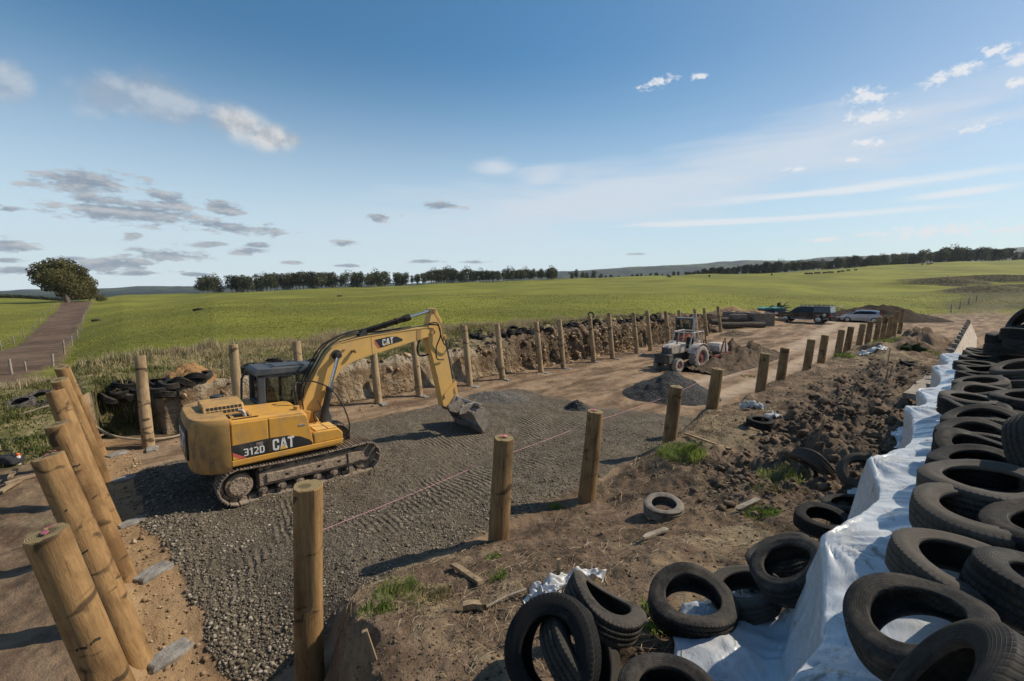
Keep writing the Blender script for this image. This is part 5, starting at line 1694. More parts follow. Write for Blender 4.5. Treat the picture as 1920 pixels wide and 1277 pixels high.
    # links to the bucket
    for yy in (-0.235, 0.105):
        l_ = MB()
        l_.prism([(4.30, 1.30), (4.36, 1.26), (4.75, 1.62), (4.78, 1.70), (4.70, 1.74), (4.32, 1.40)], yy, yy + 0.035); l_.build('tilt_link', M_YEL_B, stick, bevel=0.008)
        l_ = MB(); l_.prism([(4.67, 1.70), (4.77, 1.70), (4.86, 1.20), (4.78, 1.17)], yy + 0.04, yy + 0.07); l_.build('push_link', M_YEL_B, stick, bevel=0.008)
    # ---- bucket
    bk = MB()
    # shell: outline of the curved plate, thickened, swept across the width
    yA, yB = -0.68, 0.95
    shell = [(4.86, 0.10), (4.82, 0.30), (4.84, 0.52), (4.92, 0.72), (5.06, 0.86), (5.24, 0.92), (5.42, 0.88)]
    shell = [(5.44, 0.045), (5.26, 0.34), (5.12, 0.62), (5.11, 0.70), (5.18, 0.82), (5.38, 0.89)]
    th = 0.03
    # back plate: drum shape open towards the machine
    curve = [(4.62, 0.62), (4.70, 0.46), (4.84, 0.30), (5.02, 0.17), (5.22, 0.09), (5.50, 0.05)]
    drum = [(5.08, 0.68), (5.20, 0.81), (5.38, 0.885), (5.54, 0.82), (5.64, 0.66), (5.665, 0.46), (5.62, 0.22), (5.52, 0.03)]
    for i in range(len(drum) - 1):
        (xa, za), (xb, zb) = drum[i], drum[i + 1]
        dx, dz = xb - xa, zb - za
        L_ = sqrt(dx * dx + dz * dz); nx, nz = dz / L_ * th, -dx / L_ * th
        bk.prism([(xa, za), (xb, zb), (xb + nx, zb + nz), (xa + nx, za + nz)], yA, yB)
    for yy in (yA - 0.0, yB - 0.03):
        bk.prism([(5.08, 0.685), (5.20, 0.815), (5.38, 0.89), (5.545, 0.825), (5.645, 0.66), (5.67, 0.46), (5.625, 0.22), (5.525, 0.025), (5.45, 0.09), (5.30, 0.30), (5.16, 0.52)], yy, yy + 0.03)
    bucket = bk.build('bucket', M_STEEL, o, bevel=0.006)
    ed = MB(); ed.prism([(5.46, -0.01), (5.50, 0.005), (5.40, 0.24), (5.36, 0.23)], yA + 0.01, yB - 0.01)
    for k in range(7):
        yy = yA + 0.12 + k * 0.215
        ed.prism([(5.445, 0.05), (5.455, 0.05), (5.365, 0.22), (5.355, 0.21)], yy, yy + 0.12)
    ed.build('cutting_edge', M_STEEL, bucket)
    tb_ = MB(); tb_.cyl((5.36, yA + 0.02, 0.94), (5.36, yB - 0.02, 0.94), 0.065, 18); tb_.cyl((5.10, yA + 0.02, 0.74), (5.10, yB - 0.02, 0.74), 0.055, 18)
    for yy in (-0.38, 0.45):
        tb_.prism([(4.76, 0.70), (5.10, 0.70), (5.40, 0.86), (5.36, 1.0), (5.06, 1.0), (4.76, 0.86)], yy, yy + 0.03)
    tb_.build('bucket_tube', M_STEEL, bucket, smooth=True, bevel=0.005)
    cp = MB()
    for yy in (-0.26, 0.14):
        cp.prism([(4.40, 1.02), (4.48, 0.84), (4.78, 0.72), (5.02, 0.82), (5.06, 0.96), (4.90, 1.16), (4.80, 1.30), (4.70, 1.28), (4.58, 1.14)], yy, yy + 0.035)
    cp.cyl((4.47, -0.29, 0.98), (4.47, 0.20, 0.98), 0.055, 16); cp.cyl((4.78, -0.29, 1.22), (4.78, 0.20, 1.22), 0.05, 16); cp.cyl((4.96, -0.29, 0.90), (4.96, 0.20, 0.90), 0.05, 16)
    cp.box((4.74, -0.05, 0.95), (0.34, 0.36, 0.12))
    cp.build('coupler', M_STEEL, o, smooth=True, bevel=0.008)
    # ---- hoses
    hs = MB()
    hose(hs, [(0.28, -0.1, 1.7), (0.30, -0.16, 2.15), (0.58, -0.16, 2.62), (0.84, -0.16, 3.02), (1.10, -0.16, 3.22), (1.45, -0.13, 3.38), (1.85, -0.12, 3.40)], 0.02)
    hose(hs, [(0.26, -0.02, 1.7), (0.27, -0.06, 2.15), (0.55, -0.06, 2.66), (0.80, -0.06, 3.06), (1.08, -0.06, 3.28), (1.5, -0.05, 3.44), (1.95, -0.05, 3.50)], 0.02)
    hose(hs, [(0.24, 0.06, 1.7), (0.25, 0.03, 2.15), (0.52, 0.03, 2.68), (0.78, 0.03, 3.08), (1.05, 0.03, 3.26), (1.5, 0.05, 3.40), (2.4, 0.06, 3.40), (3.4, 0.06, 3.49)], 0.02)
    hose(hs, [(1.2, -0.20, 3.22), (1.8, -0.22, 3.34), (2.7, -0.22, 3.41), (3.5, -0.2, 3.50), (3.80, -0.24, 3.56)], 0.014)
    hose(hs, [(3.78, -0.27, 3.54), (4.10, -0.30, 3.50), (4.16, -0.31, 3.2), (4.02, -0.30, 2.85), (4.05, -0.28, 2.52), (4.30, -0.25, 2.46)], 0.02)
    hose(hs, [(3.80, -0.29, 3.58), (4.05, -0.33, 3.58), (4.13, -0.33, 3.35), (4.25, -0.31, 3.0), (4.48, -0.28, 2.78), (4.56, -0.2, 2.95)], 0.02)
    hose(hs, [(3.66, 0.0, 3.12), (3.55, 0.0, 2.85), (3.62, 0.0, 2.62), (3.92, 0.0, 2.62)], 0.025)
    hose(hs, [(0.15, -0.55, 1.70), (0.12, -0.58, 2.28), (0.28, -0.66, 2.40), (0.66, -0.85, 2.22), (0.88, -1.05, 1.86), (1.0, -1.18, 1.40), (0.99, -1.16, 1.10), (0.84, -1.0, 1.02)], 0.017)
    hose(hs, [(0.02, -0.5, 1.80), (0.0, -0.45, 2.2), (0.10, -0.36, 2.34), (0.30, -0.30, 2.2)], 0.015)
    hose(hs, [(0.45, -0.45, 1.3), (0.40, -0.5, 1.55), (0.58, -0.5, 1.62), (0.52, -0.45, 1.85)], 0.012)
    hs.build('hydraulic_hose', M_BLACK, o, smooth=True)
    # boom foot bracket & valve block
    for ya, yb in ((yb0 - 0.05, yb0 - 0.006), (yb1 + 0.006, yb1 + 0.05)):
        bf = MB(); bf.prism([(0.05, 1.02), (0.62, 1.02), (0.48, 1.55), (0.18, 1.62)], ya, yb); bf.build('boom_bracket', M_YEL, o, bevel=0.01)
    rl = MB(); rl.tube([(0.02, -0.50, 1.84), (0.0, -0.50, 2.14), (0.02, -0.44, 2.24), (0.06, -0.36, 2.28)], 0.017, 8); rl.build('hand_rail', M_HYD, o, smooth=True)
    return o
make_excavator()

# raised letters on one tyre's sidewall
def tyre_letters():
    me, R, W = TYRES[3 * 3]
    rr = 0.300
    def place(u, v, n):
        a = 2.05 - u / rr
        r = rr - 0.012 + v
        return (r * cos(a), r * sin(a), W * 0.492 + n * 1.2)
    txt = MB()
    m1, w1 = text_mb('ALL', 0.034, place, gap=.14)
    txt.add(m1.v, m1.f)
    m2, w2 = text_mb('STEEL', 0.034, lambda u, v, n: place(u + w1 + 0.02, v, n), gap=.14)
    txt.add(m2.v, m2.f)
    txt.build('raised_lettering', M_BLACK, LETTERED)
    # turn the lettering towards the far left of the tyre as the photo shows
tyre_letters()
# ------------------------------------------------------------------ heaps of gravel and soil
def stony(name, c1, c2, sc=30, bump=0.9, bd=0.05):
    t = NT(name)
    v = t.coord('Object')
    vo = t.n('ShaderNodeTexVoronoi'); t.l(v, vo.inputs['Vector']); vo.inputs['Scale'].default_value = sc
    s_ = t.n('ShaderNodeSeparateColor'); t.l(vo.outputs['Color'], s_.inputs[0])
    n = t.noise(v, 2.5, 7, 0.65)
    col = t.mix(t.ramp(t.math('ADD', t.math('MULTIPLY', s_.outputs[0], 0.6), t.math('MULTIPLY', n, 0.6)), 0.3, 0.9), c1, c2)
    h = t.math('ADD', t.math('SUBTRACT', 1.0, vo.outputs['Distance']), n)
    return t.done(col, 0.9, t.bump(h, bump, bd), 0, 0.2)
def earthy(name, c1, c2, c3, sc=2.0, bump=0.9, bd=0.12):
    t = NT(name)
    v = t.coord('Object')
    n = t.noise(v, sc, 8, 0.68); f = t.noise(v, sc * 7, 6, 0.65)
    col = t.mix(t.ramp(n, 0.35, 0.68), c1, c2)
    col = t.mix(t.ramp(f, 0.52, 0.72, 0, 0.7), col, c3)
    return t.done(col, 0.95, t.bump(t.math('ADD', n, t.math('MULTIPLY', f, 0.6)), bump, bd), 0, 0.12)
M_HEAP_DK = stony('dark_gravel', (0.028, 0.028, 0.028), (0.090, 0.088, 0.084), 22)
M_HEAP_GR = stony('pad_gravel', (0.085, 0.076, 0.064), (0.19, 0.172, 0.146), 26)
M_HEAP_SOIL = earthy('dug_soil', (0.060, 0.045, 0.033), (0.150, 0.110, 0.076), (0.20, 0.15, 0.10), 1.6)
M_HEAP_OR = earthy('orange_soil', (0.25, 0.14, 0.06), (0.38, 0.23, 0.105), (0.44, 0.28, 0.14), 4, 0.9, 0.08)
M_HEAP_DKS = earthy('dark_soil', (0.030, 0.022, 0.016), (0.070, 0.050, 0.037), (0.085, 0.065, 0.045), 0.7, 0.9, 0.3)
M_HEAP_SAND = earthy('sand_pile', (0.28, 0.17, 0.09), (0.42, 0.28, 0.155), (0.2, 0.12, 0.07), 0.8, 0.6, 0.2)
M_CLOD = earthy('clod_soil', (0.090, 0.066, 0.047), (0.205, 0.150, 0.103), (0.27, 0.205, 0.142), 5, 0.9, 0.04)

def heap(name, x, y, rx, ry, h, rot, mat, label, seed, rough=0.12, freq=2.2, pointy=1.3, peaks=((0, 0, 1),), cat='heap', group=None, n=90, drop=0.06):
    u = np.linspace(-1.15, 1.15, n)
    U, V = np.meshgrid(u, u, indexing='ij')
    H = np.zeros_like(U)
    for (pu, pv, ph) in peaks:
        r = np.sqrt((U - pu) ** 2 + (V - pv) ** 2)
        H = np.maximum(H, ph * np.clip(1 - r ** pointy, 0, 1) ** 1.05)
    nz = fbm(U * freq + seed, V * freq, 5, seed, 0.58)
    H = H * (1 + rough * 2.2 * nz) + 0.35 * rough * nz * np.clip(H * 4, 0, 1)
    c_, s_ = cos(rot), sin(rot)
    X = x + c_ * U * rx - s_ * V * ry; Y = y + s_ * U * rx + c_ * V * ry
    Zg = height(X.ravel(), Y.ravel()).reshape(X.shape)
    Z = Zg + H * h - drop
    P = np.stack([X, Y, Z], -1).reshape(-1, 3)
    cx = np.array([x, y, gz(x, y)])
    i = np.arange(n - 1)[:, None]; j = np.arange(n - 1)[None, :]
    Q = np.stack([i * n + j, (i + 1) * n + j, (i + 1) * n + j + 1, i * n + j + 1], -1).reshape(-1, 4)
    keep = H.ravel()[Q].max(1) > 0.002
    Q = Q[keep]
    used, inv = np.unique(Q, return_inverse=True)
    o = np_mesh(name, P[used] - cx, inv.reshape(Q.shape), mat)
    o.location = cx
    return tag(o, label, cat, group)

heap('gravel_heap', -9.25, 18.7, 2.15, 2.0, 1.12, 0.4, M_HEAP_DK, 'big dark heap of loose gravel between the tractor and the posts', 3, 0.07, 3, 1.15)
heap('gravel_heap', -10.6, 13.9, 0.62, 0.5, 0.42, 0.2, M_HEAP_DK, 'small dark gravel heap standing alone on the gravel pad', 4, 0.08, 3, 1.1)
_q = on_ground(935, 745, 60)
heap('gravel_heap', _q.x, _q.y, 1.6, 1.3, 0.30, 0.2, M_HEAP_GR, 'low spread hump of grey gravel behind the excavator bucket', 5, 0.12, 3, 1.5)
heap('soil_heap', -10.9, 30.6, 1.9, 5.2, 1.25, 0.05, M_HEAP_SOIL, 'long brown heap of dug soil beside the tractor', 6, 0.26, 5.0, 1.1, ((0, -.1, 1), (.1, .35, .75), (-.15, -.5, .7)))
_q = on_ground(1402, 628, 90)
heap('soil_heap', _q.x - 1, _q.y, 1.6, 2.6, 0.30, 0.0, M_HEAP_SOIL, 'low dark patch of heaped soil on the yard beyond the long heap', 7, 0.2, 4)
_q = on_ground(338, 748, 60)
heap('orange_soil_heap', -19.15, 3.1, 0.95, 1.0, 0.62, 0.6, M_HEAP_OR, 'bright orange soil heap among old tyres on the verge', 8, 0.10, 4, 1.2, ((0, 0, 1), (-.45, .2, .6)))
_q = on_ground(1672, 604, 140)
heap('earth_mound', _q.x - 1.5, _q.y + 3, 6.2, 4.2, 2.2, radians(40), M_HEAP_DKS, 'big dark earth mound behind the silver hatchback', 9, 0.10, 2.4, 1.5, ((0, 0, 1), (-.5, .1, .72), (.42, .05, .60)))
_q = on_ground(1340, 607, 120)
heap('sand_pile', _q.x, _q.y + 5, 5.0, 3.0, 2.0, radians(40), M_HEAP_SAND, 'tan sand pile behind the concrete bay blocks', 10, 0.10, 3, 1.3, ((0, 0, 1), (.45, 0, .8)))
heap('spoil_heap', _q.x - 1.0, _q.y + 1.0, 5.2, 2.4, 1.2, radians(40), M_HEAP_DKS, 'dark wet spoil heap lying in front of the sand pile', 12, 0.2, 3.5, 1.2, ((0, 0, 1), (.5, 0, .9), (-.5, .1, .8)))
_q = on_ground(1885, 655, 40)
heap('rubble_heap', 2.2, 11.2, 1.3, 1.6, 0.55, 0, M_HEAP_GR, 'grey grit heap behind the dark tyre pile', 13, 0.1, 3, 1.2)

# ------------------------------------------------------------------ boards, pegs and litter
def board(px0, py0, px1, py1, w, th, label, mat=None, lift=0.03, tilt=0.0, name='plank', group=None, pointed=False):
    a = on_ground(px0, py0, 90); b = on_ground(px1, py1, 90)
    L = (b - a).length
    mb = MB()
    n = 8
    rnd = random.Random(int(px0 * 7 + py0))
    prof = [(-w / 2, 0), (w / 2, 0), (w / 2, th), (-w / 2, th)]
    vs, fs = [], []
    for k in range(n + 1):
        t = k / n
        taper = 1.0
        if pointed and t < 0.15: taper = 0.35 + t / 0.15 * 0.65
        for (u, v) in prof:
            vs.append((t * L - L / 2, u * taper + 0.01 * sin(t * 5 + L), v + 0.008 * sin(t * 3.3) + rnd.uniform(-.002, .002)))
    for k in range(n):
        for m_ in range(4):
            m2 = (m_ + 1) % 4
            fs.append((k * 4 + m_, (k + 1) * 4 + m_, (k + 1) * 4 + m2, k * 4 + m2))
    fs.append((0, 1, 2, 3)); fs.append((n * 4 + 3, n * 4 + 2, n * 4 + 1, n * 4))
    mb.add(vs, fs)
    o = mb.build(name, mat or M_PLANK, bevel=0.004)
    d = (b - a)
    o.rotation_euler = (tilt, -atan2(d.z, sqrt(d.x ** 2 + d.y ** 2)), atan2(d.y, d.x))
    o.location = (a + b) / 2 + Vector((0, 0, lift))
    return tag(o, label, 'board', group)

board(848, 1066, 903, 1100, 0.085, 0.045, 'grey batten lying beyond the green weeds on the bank')
board(868, 1147, 912, 1143, 0.075, 0.06, 'short squared wood block at the end of a grey stick')
board(1207, 1016, 1248, 997, 0.075, 0.035, 'pointed pale peg lying on bare soil below the muddy tyre', M_PLANK_G, pointed=True)
board(1382, 962, 1420, 940, 0.09, 0.03, 'pointed grey board lying beside the weeds', M_PLANK_G, pointed=True)
board(1284, 818, 1368, 848, 0.075, 0.04, 'long batten lying on the soil past the green tussock', lift=0.05)
board(2, 928, 38, 905, 0.09, 0.05, 'short offcut board at the far left edge of the ground')
board(10, 912, 78, 893, 0.10, 0.05, 'long pale board lying behind the offcuts on the left')
board(20, 905, 30, 888, 0.07, 0.05, 'small pale offcut standing by the stacked boards', lift=0.07)
board(178, 826, 205, 812, 0.12, 0.03, 'board in the dark hole beside the corner post', lift=0.05)
_a, _b = on_ground(912, 1143, 40), on_ground(986, 1113, 40)
_m = MB(); _m.tube([_a + Vector((0, 0, .03)), (_a + _b) / 2 + Vector((0, 0, .06)), _b + Vector((0, 0, .05))], 0.014, 8)
tag(_m.build('grey_stick', M_PLANK_G, smooth=True), 'thin grey stick running from a wood block to the torn plastic', 'stick')

def peg(px, py, h, label, lean=(0, 0), w=0.045, mat=None):
    q = on_ground(px, py, 90)
    mb = MB()
    mb.add([(-w / 2, -w / 3, -.15), (w / 2, -w / 3, -.15), (w / 2, w / 3, -.15), (-w / 2, w / 3, -.15), (-w / 2, -w / 3, h), (w / 2, -w / 3, h), (w / 2, w / 3, h), (-w / 2, w / 3, h)],
           [(3, 2, 1, 0), (4, 5, 6, 7), (0, 1, 5, 4), (1, 2, 6, 5), (2, 3, 7, 6), (3, 0, 4, 7)])
    o = mb.build('wooden_peg', mat or M_PLANK, bevel=0.004)
    o.location = q
    o.rotation_euler = (lean[0], lean[1], YAW + 0.3)
    return tag(o, label, 'peg', 'survey pegs in the soil')
peg(1047, 1081, 0.21, 'short peg standing above the torn plastic scrap')
peg(1281, 1082, 0.16, 'short peg standing behind the sunlit dented tyre')
peg(702, 1238, 0.34, 'leaning split peg at the cut edge near the scarfed post', (0.1, -0.22), 0.05)
peg(1537, 815, 0.36, 'leaning pale peg at the near side of the clods', (0.0, 0.25))
peg(1596, 757, 0.52, 'upright pale peg in the middle of the clods', (0, 0))
peg(1661, 714, 0.5, 'pale peg standing at the straw edge beyond the clods, the nearer of two', (0, 0.1))
peg(1668, 706, 0.45, 'pale peg leaning just behind its twin near the straw edge', (0, 0.25))
peg(1664, 684, 0.75, 'thin tall stake in the weeds near the lone far tyre', (0, 0.1), 0.04)
peg(1719, 655, 0.6, 'dark stake beside the leafy bush at the bank end', (0, 0))
peg(1374, 628, 0.6, 'white topped peg on the yard beyond the soil heap', (0, 0), 0.06)

def litter(px, py, sx, sy, h, label, mat, seed, rot=0.0, n=34):
    q = on_ground(px, py, 90)
    u = np.linspace(-1, 1, n)
    U, V = np.meshgrid(u, u, indexing='ij')
    edge = 1 - 0.35 * np.abs(fbm(U * 2 + seed, V * 2, 3, seed))
    X = U * sx * edge; Y = V * sy * (0.8 + 0.5 * fbm(U * 1.5, V * 1.5 + seed, 3, seed + 2))
    Xr = q.x + cos(rot) * X - sin(rot) * Y; Yr = q.y + sin(rot) * X + cos(rot) * Y
    Z = height(Xr.ravel(), Yr.ravel()).reshape(X.shape) + 0.02 + h * (np.abs(fbm(U * 1.5 + seed, V * 1.5, 3, seed + 5, 0.45)) * 1.6)
    c_ = np.array([q.x, q.y, q.z])
    P = np.stack([Xr, Yr, Z], -1).reshape(-1, 3) - c_
    i = np.arange(n - 1)[:, None]; j = np.arange(n - 1)[None, :]
    Q = np.stack([i * n + j, (i + 1) * n + j, (i + 1) * n + j + 1, i * n + j + 1], -1).reshape(-1, 4)
    o = np_mesh('plastic_scrap', P, Q, mat)
    o.location = c_
    s = o.modifiers.new('thickness', 'SOLIDIFY'); s.thickness = 0.002
    return tag(o, label, 'plastic litter')
M_SCRAP = simple('scrap_plastic', (0.58, 0.59, 0.60), (0.36, 0.36, 0.355), 0.4, 14, 0.4, 0.01)
litter(1075, 1098, 0.36, 0.14, 0.16, 'crumpled torn white plastic on the soil beside the squashed tyre', M_SCRAP, 3, radians(60))
litter(1020, 1120, 0.20, 0.16, 0.14, 'second crumple of torn plastic, at the end of the grey stick', M_SCRAP, 5, radians(20))
litter(1410, 768, 0.34, 0.14, 0.30, 'white plastic bag scrap caught on the straw', M_SCRAP, 7, radians(30))
litter(1447, 784, 0.34, 0.10, 0.14, 'thin grey plastic strips behind the tyre in the straw', M_SCRAP, 9, radians(60))
litter(1635, 656, 0.75, 0.22, 0.16, 'pale plastic heap in the weeds by the last near row posts', M_SCRAP, 11, radians(45))

# hose hanging across the corner pit on the left
hb = MB()
hp = [on_ground(-30, 792, 60) + Vector((0, 0, .06)), on_ground(40, 783, 60) + Vector((0, 0, .10)), on_ground(105, 775, 60) + Vector((0, 0, .22))]
for (px, py, z) in ((150, 787, 0.85), (176, 799, 0.62), (205, 815, 0.36), (240, 822, 0.20), (275, 824, 0.12), (320, 820, 0.05), (350, 812, 0.05)):
    hp.append(onz(px, py, z))
hose(hb, hp, 0.035, 8, 8)
M_HOSE = simple('hose_tan', (0.36, 0.29, 0.20), (0.24, 0.19, 0.13), 0.7)
tag(hb.build('hose', M_HOSE, smooth=True), 'tan hose snaking from the left across the corner pit to the gravel', 'hose')

# spray can standing by the boards
_q = on_ground(36, 872, 60)
sp = empty('spray_can', _q, 0, 'white spray can with orange cap standing by the boards', 'spray can')
m_ = MB(); m_.tube([(0, 0, 0), (0, 0, .2), (0, 0, .215), (0, 0, .23)], [.042, .042, .036, .022], 16); m_.build('can_body', simple('can_white', (0.62, 0.62, 0.60), (0.45, 0.44, 0.42), 0.35, 20), sp, smooth=True)
m_ = MB(); m_.tube([(0, 0, .222), (0, 0, .265), (0, 0, .275)], [.032, .032, .022], 14); m_.build('cap', simple('can_orange', (0.8, 0.14, 0.03), (0.7, 0.12, 0.03), 0.4), sp, smooth=True)
m_ = MB(); m_.tube([(0, 0, .08), (0, 0, .15)], [.0428, .0428], 16, caps=False); m_.build('can_band', M_DARK, sp, smooth=True)
_q = on_ground(12, 868, 60)
_t = empty('tool_bag', _q, 0.7, 'dark slumped tool bag lying beside the spray can', 'tool bag')
m_ = MB(); m_.prism([(-.34, 0), (.34, 0), (.30, .12), (.14, .19), (-.16, .17), (-.31, .10)], -.15, .15); m_.build('bag_body', M_SEAT, _t, bevel=0.05, seg=3)
m_ = MB(); hose(m_, [(-.2, 0, .15), (-.1, .0, .27), (.1, .02, .28), (.2, 0, .16)], 0.014); m_.build('bag_handle', M_SEAT, _t, smooth=True)

# big clods that can be told apart
ICO = None
def ico(sub):
    bm = bmesh.new()
    bmesh.ops.create_icosphere(bm, subdivisions=sub, radius=1)
    V = np.array([v.co[:] for v in bm.verts]); Fq = np.array([[v.index for v in f.verts] for f in bm.faces])
    bm.free()
    return V, Fq
IV2, IF2 = ico(3)
IV1, IF1 = ico(2)
def rock_shape(V, seed, amp=0.45, f=1.4):
    n = fbm(V[:, 0] * f + seed * 3.1 + V[:, 2] * 0.7, V[:, 1] * f - V[:, 2] * f + seed, 4, seed)
    return V * (1 + amp * n)[:, None]
for k, (px, py, s) in enumerate(((1585, 770, .20), (1560, 835, .22), (1592, 802, .15), (1510, 815, .16), (1545, 752, .19), (1440, 842, .10), (1610, 775, .17), (1530, 745, .16), (1650, 770, .16), (1480, 850, .13), (1635, 815, .16), (1690, 800, .18), (1665, 845, .15), (1575, 715, .2))):
    q = on_ground(px, py, 90)
    V = rock_shape(IV2, 20 + k, 0.85, 1.9) * np.array([1.2, 1.0, 0.7]) * s * 0.8
    o = np_mesh('soil_clod', V, IF2, M_CLOD)
    o.location = q + Vector((0, 0, s * 0.08))
    o.rotation_euler = (0, 0, k * 1.3)
    tag(o, 'large rounded clod of dry earth lying on the broken ground', 'clod', 'large clods of earth')
# ------------------------------------------------------------------ vehicles
M_TRWHITE = paint('tractor_white', (0.52, 0.47, 0.42), (0.44, 0.39, 0.34), (0.24, 0.165, 0.115), 1.0, 0.6)
M_TRRED = paint('tractor_red', (0.20, 0.050, 0.040), (0.17, 0.048, 0.04), (0.26, 0.19, 0.15), 0.9, 0.6)
M_TRDK = paint('tractor_dark', (0.055, 0.052, 0.05), (0.07, 0.065, 0.06), (0.20, 0.165, 0.13), 0.7, 0.6)
M_TYR_TR = simple('tractor_tyre_dusty', (0.42, 0.37, 0.31), (0.22, 0.19, 0.16), 0.9, 9, 0.5, 0.02)

def ag_wheel(name, R, W, rim, parent, loc, lugs=18, side=1):
    mb = MB()
    prof = [(rim, -.40), (rim + .3 * (R - rim), -.5), (R - .10 * R, -.46), (R - .06 * R, -.40), (R - .05 * R, .40), (R - .10 * R, .46), (rim + .3 * (R - rim), .5), (rim, .40)]
    seg = 40
    vs = [(r * cos(2 * pi * k / seg), z * W, r * sin(2 * pi * k / seg)) for k in range(seg) for r, z in prof]
    n = len(prof)
    fs = [(k * n + j, k * n + (j + 1) % n, ((k + 1) % seg) * n + (j + 1) % n, ((k + 1) % seg) * n + j) for k in range(seg) for j in range(n)]
    mb.add(vs, [f[::-1] for f in fs])
    for k in range(lugs * 2):
        a = 2 * pi * k / (lugs * 2)
        s = 1 if k % 2 else -1
        R3 = Matrix.Rotation(-a, 3, 'Y')
        mb.box(R3 @ Vector((R - .035 * R, s * W * 0.24, 0)), (.09 * R, W * 0.5, .085 * R), R=R3 @ Matrix.Rotation(s * 0.7, 3, 'X'))
    w = mb.build(name, M_TYR_TR, parent, smooth=True, angle=30)
    w.location = loc
    d = MB()
    d.tube([(0, -.30 * W, 0), (0, -.28 * W, 0), (0, .28 * W, 0), (0, .30 * W, 0)], [rim * .99, rim * 1.0, rim * 1.0, rim * .99], 32)
    d.tube([(0, side * .30 * W, 0), (0, side * .42 * W, 0)], [rim * .35, rim * .3], 20)
    for k in range(8):
        a = 2 * pi * k / 8
        d.cyl((rim * .55 * cos(a), side * .29 * W, rim * .55 * sin(a)), (rim * .55 * cos(a), side * .34 * W, rim * .55 * sin(a)), rim * .05, 8)
    d.build('rim', M_TRRED, w, smooth=True)
    return w

def make_tractor():
    q = Vector((-12.0, 26.1, gz(-12, 26.1)))
    o = empty('tractor', q, radians(262), 'old dusty white tractor with roll frame parked before the clay bank', 'tractor')
    # x forward, rear axle at x=0
    for s in (-1, 1):
        ag_wheel('rear_wheel', 0.72, 0.46, 0.38, o, (0, 0.80 * s, 0.72), 16, s)
        ag_wheel('front_wheel', 0.40, 0.26, 0.21, o, (1.75, 0.62 * s, 0.40), 14, s)
        f = MB()
        arc = [(0.82 * cos(a), 0.72 + 0.82 * sin(a)) for a in [radians(20 + 14 * k) for k in range(11)]]
        arc2 = [(0.78 * cos(a), 0.72 + 0.78 * sin(a)) for a in [radians(160 - 14 * k) for k in range(11)]]
        f.prism(arc + arc2, 0.56 * s - 0.02, 1.0 * s + 0.02 * s)
        f.build('mudguard', M_TRWHITE, o, bevel=0.01)
    b = MB()
    b.box((0.7, 0, 0.75), (1.9, 0.42, 0.42)); b.cyl((0, -0.7, 0.66), (0, 0.7, 0.66), 0.12, 16); b.cyl((1.75, -0.55, 0.42), (1.75, 0.55, 0.42), 0.07, 12); b.box((1.9, 0, 0.6), (0.4, 0.4, 0.3))
    b.build('chassis', M_TRDK, o, bevel=0.02)
    h = MB(); h.prism([(0.55, 0.98), (1.95, 0.98), (1.98, 1.36), (1.85, 1.46), (0.60, 1.56)], -0.34, 0.34); h.build('bonnet', M_TRWHITE, o, bevel=0.06, seg=3)
    g = MB(); g.box((1.97, 0, 1.14), (0.06, 0.58, 0.36)); g.build('grille', M_TRDK, o, bevel=0.02)
    for s in (-1, 1):
        l = MB(); l.cyl((1.98, 0.2 * s, 1.36), (2.025, 0.2 * s, 1.36), 0.065, 14); l.build('headlight', M_CHROME, o, smooth=True)
    w = MB(); w.prism([(1.98, 0.45), (2.36, 0.50), (2.36, 0.98), (2.0, 1.0)], -0.48, 0.48); w.box((2.38, 0, 0.96), (0.05, 1.0, 0.07)); w.build('front_weight', M_TRDK, o, bevel=0.03)
    c = MB()
    c.box((0.30, 0, 1.02), (0.9, 0.9, 0.08)); c.box((-0.05, 0, 1.30), (0.45, 0.46, 0.14)); c.prism([(-0.32, 1.30), (-0.22, 1.30), (-0.26, 1.78), (-0.36, 1.78)], -0.22, 0.22)
    c.build('seat', M_SEAT, o, bevel=0.04)
    sw = MB()
    ring = [(0.42 + 0.07 * cos(a) , 0.19 * sin(a), 1.62 + 0.17 * cos(a)) for a in [2 * pi * k / 20 for k in range(21)]]
    sw.tube(ring, 0.015, 6, caps=False); sw.tube([(0.58, 0, 1.3), (0.42, 0, 1.62)], 0.02, 8); sw.build('steering_wheel', M_BLACK, o, smooth=True)
    d = MB(); d.prism([(0.52, 1.05), (0.66, 1.05), (0.64, 1.58), (0.54, 1.60)], -0.3, 0.3); d.build('dash', M_TRDK, o, bevel=0.02)
    r = MB()
    for s in (-1, 1):
        r.tube([(0.75, 0.58 * s, 1.02), (0.45, 0.60 * s, 2.08), (0.42, 0.60 * s, 2.12), (-0.60, 0.62 * s, 2.16), (-0.62, 0.62 * s, 2.12), (-0.45, 0.60 * s, 1.15)], 0.04, 8)
        r.tube([(0.05, 0.61 * s, 1.15), (-0.08, 0.61 * s, 2.13)], 0.035, 8)
    r.tube([(0.43, -0.60, 2.11), (0.43, 0.60, 2.11)], 0.04, 8); r.tube([(-0.60, -0.62, 2.15), (-0.60, 0.62, 2.15)], 0.04, 8)
    r.build('roll_frame', M_TRWHITE, o, smooth=True)
    e = MB(); e.tube([(1.3, 0.2, 1.5), (1.3, 0.2, 2.0), (1.27, 0.2, 2.05)], 0.035, 10); e.build('exhaust', M_TRDK, o, smooth=True)
    return o
make_tractor()

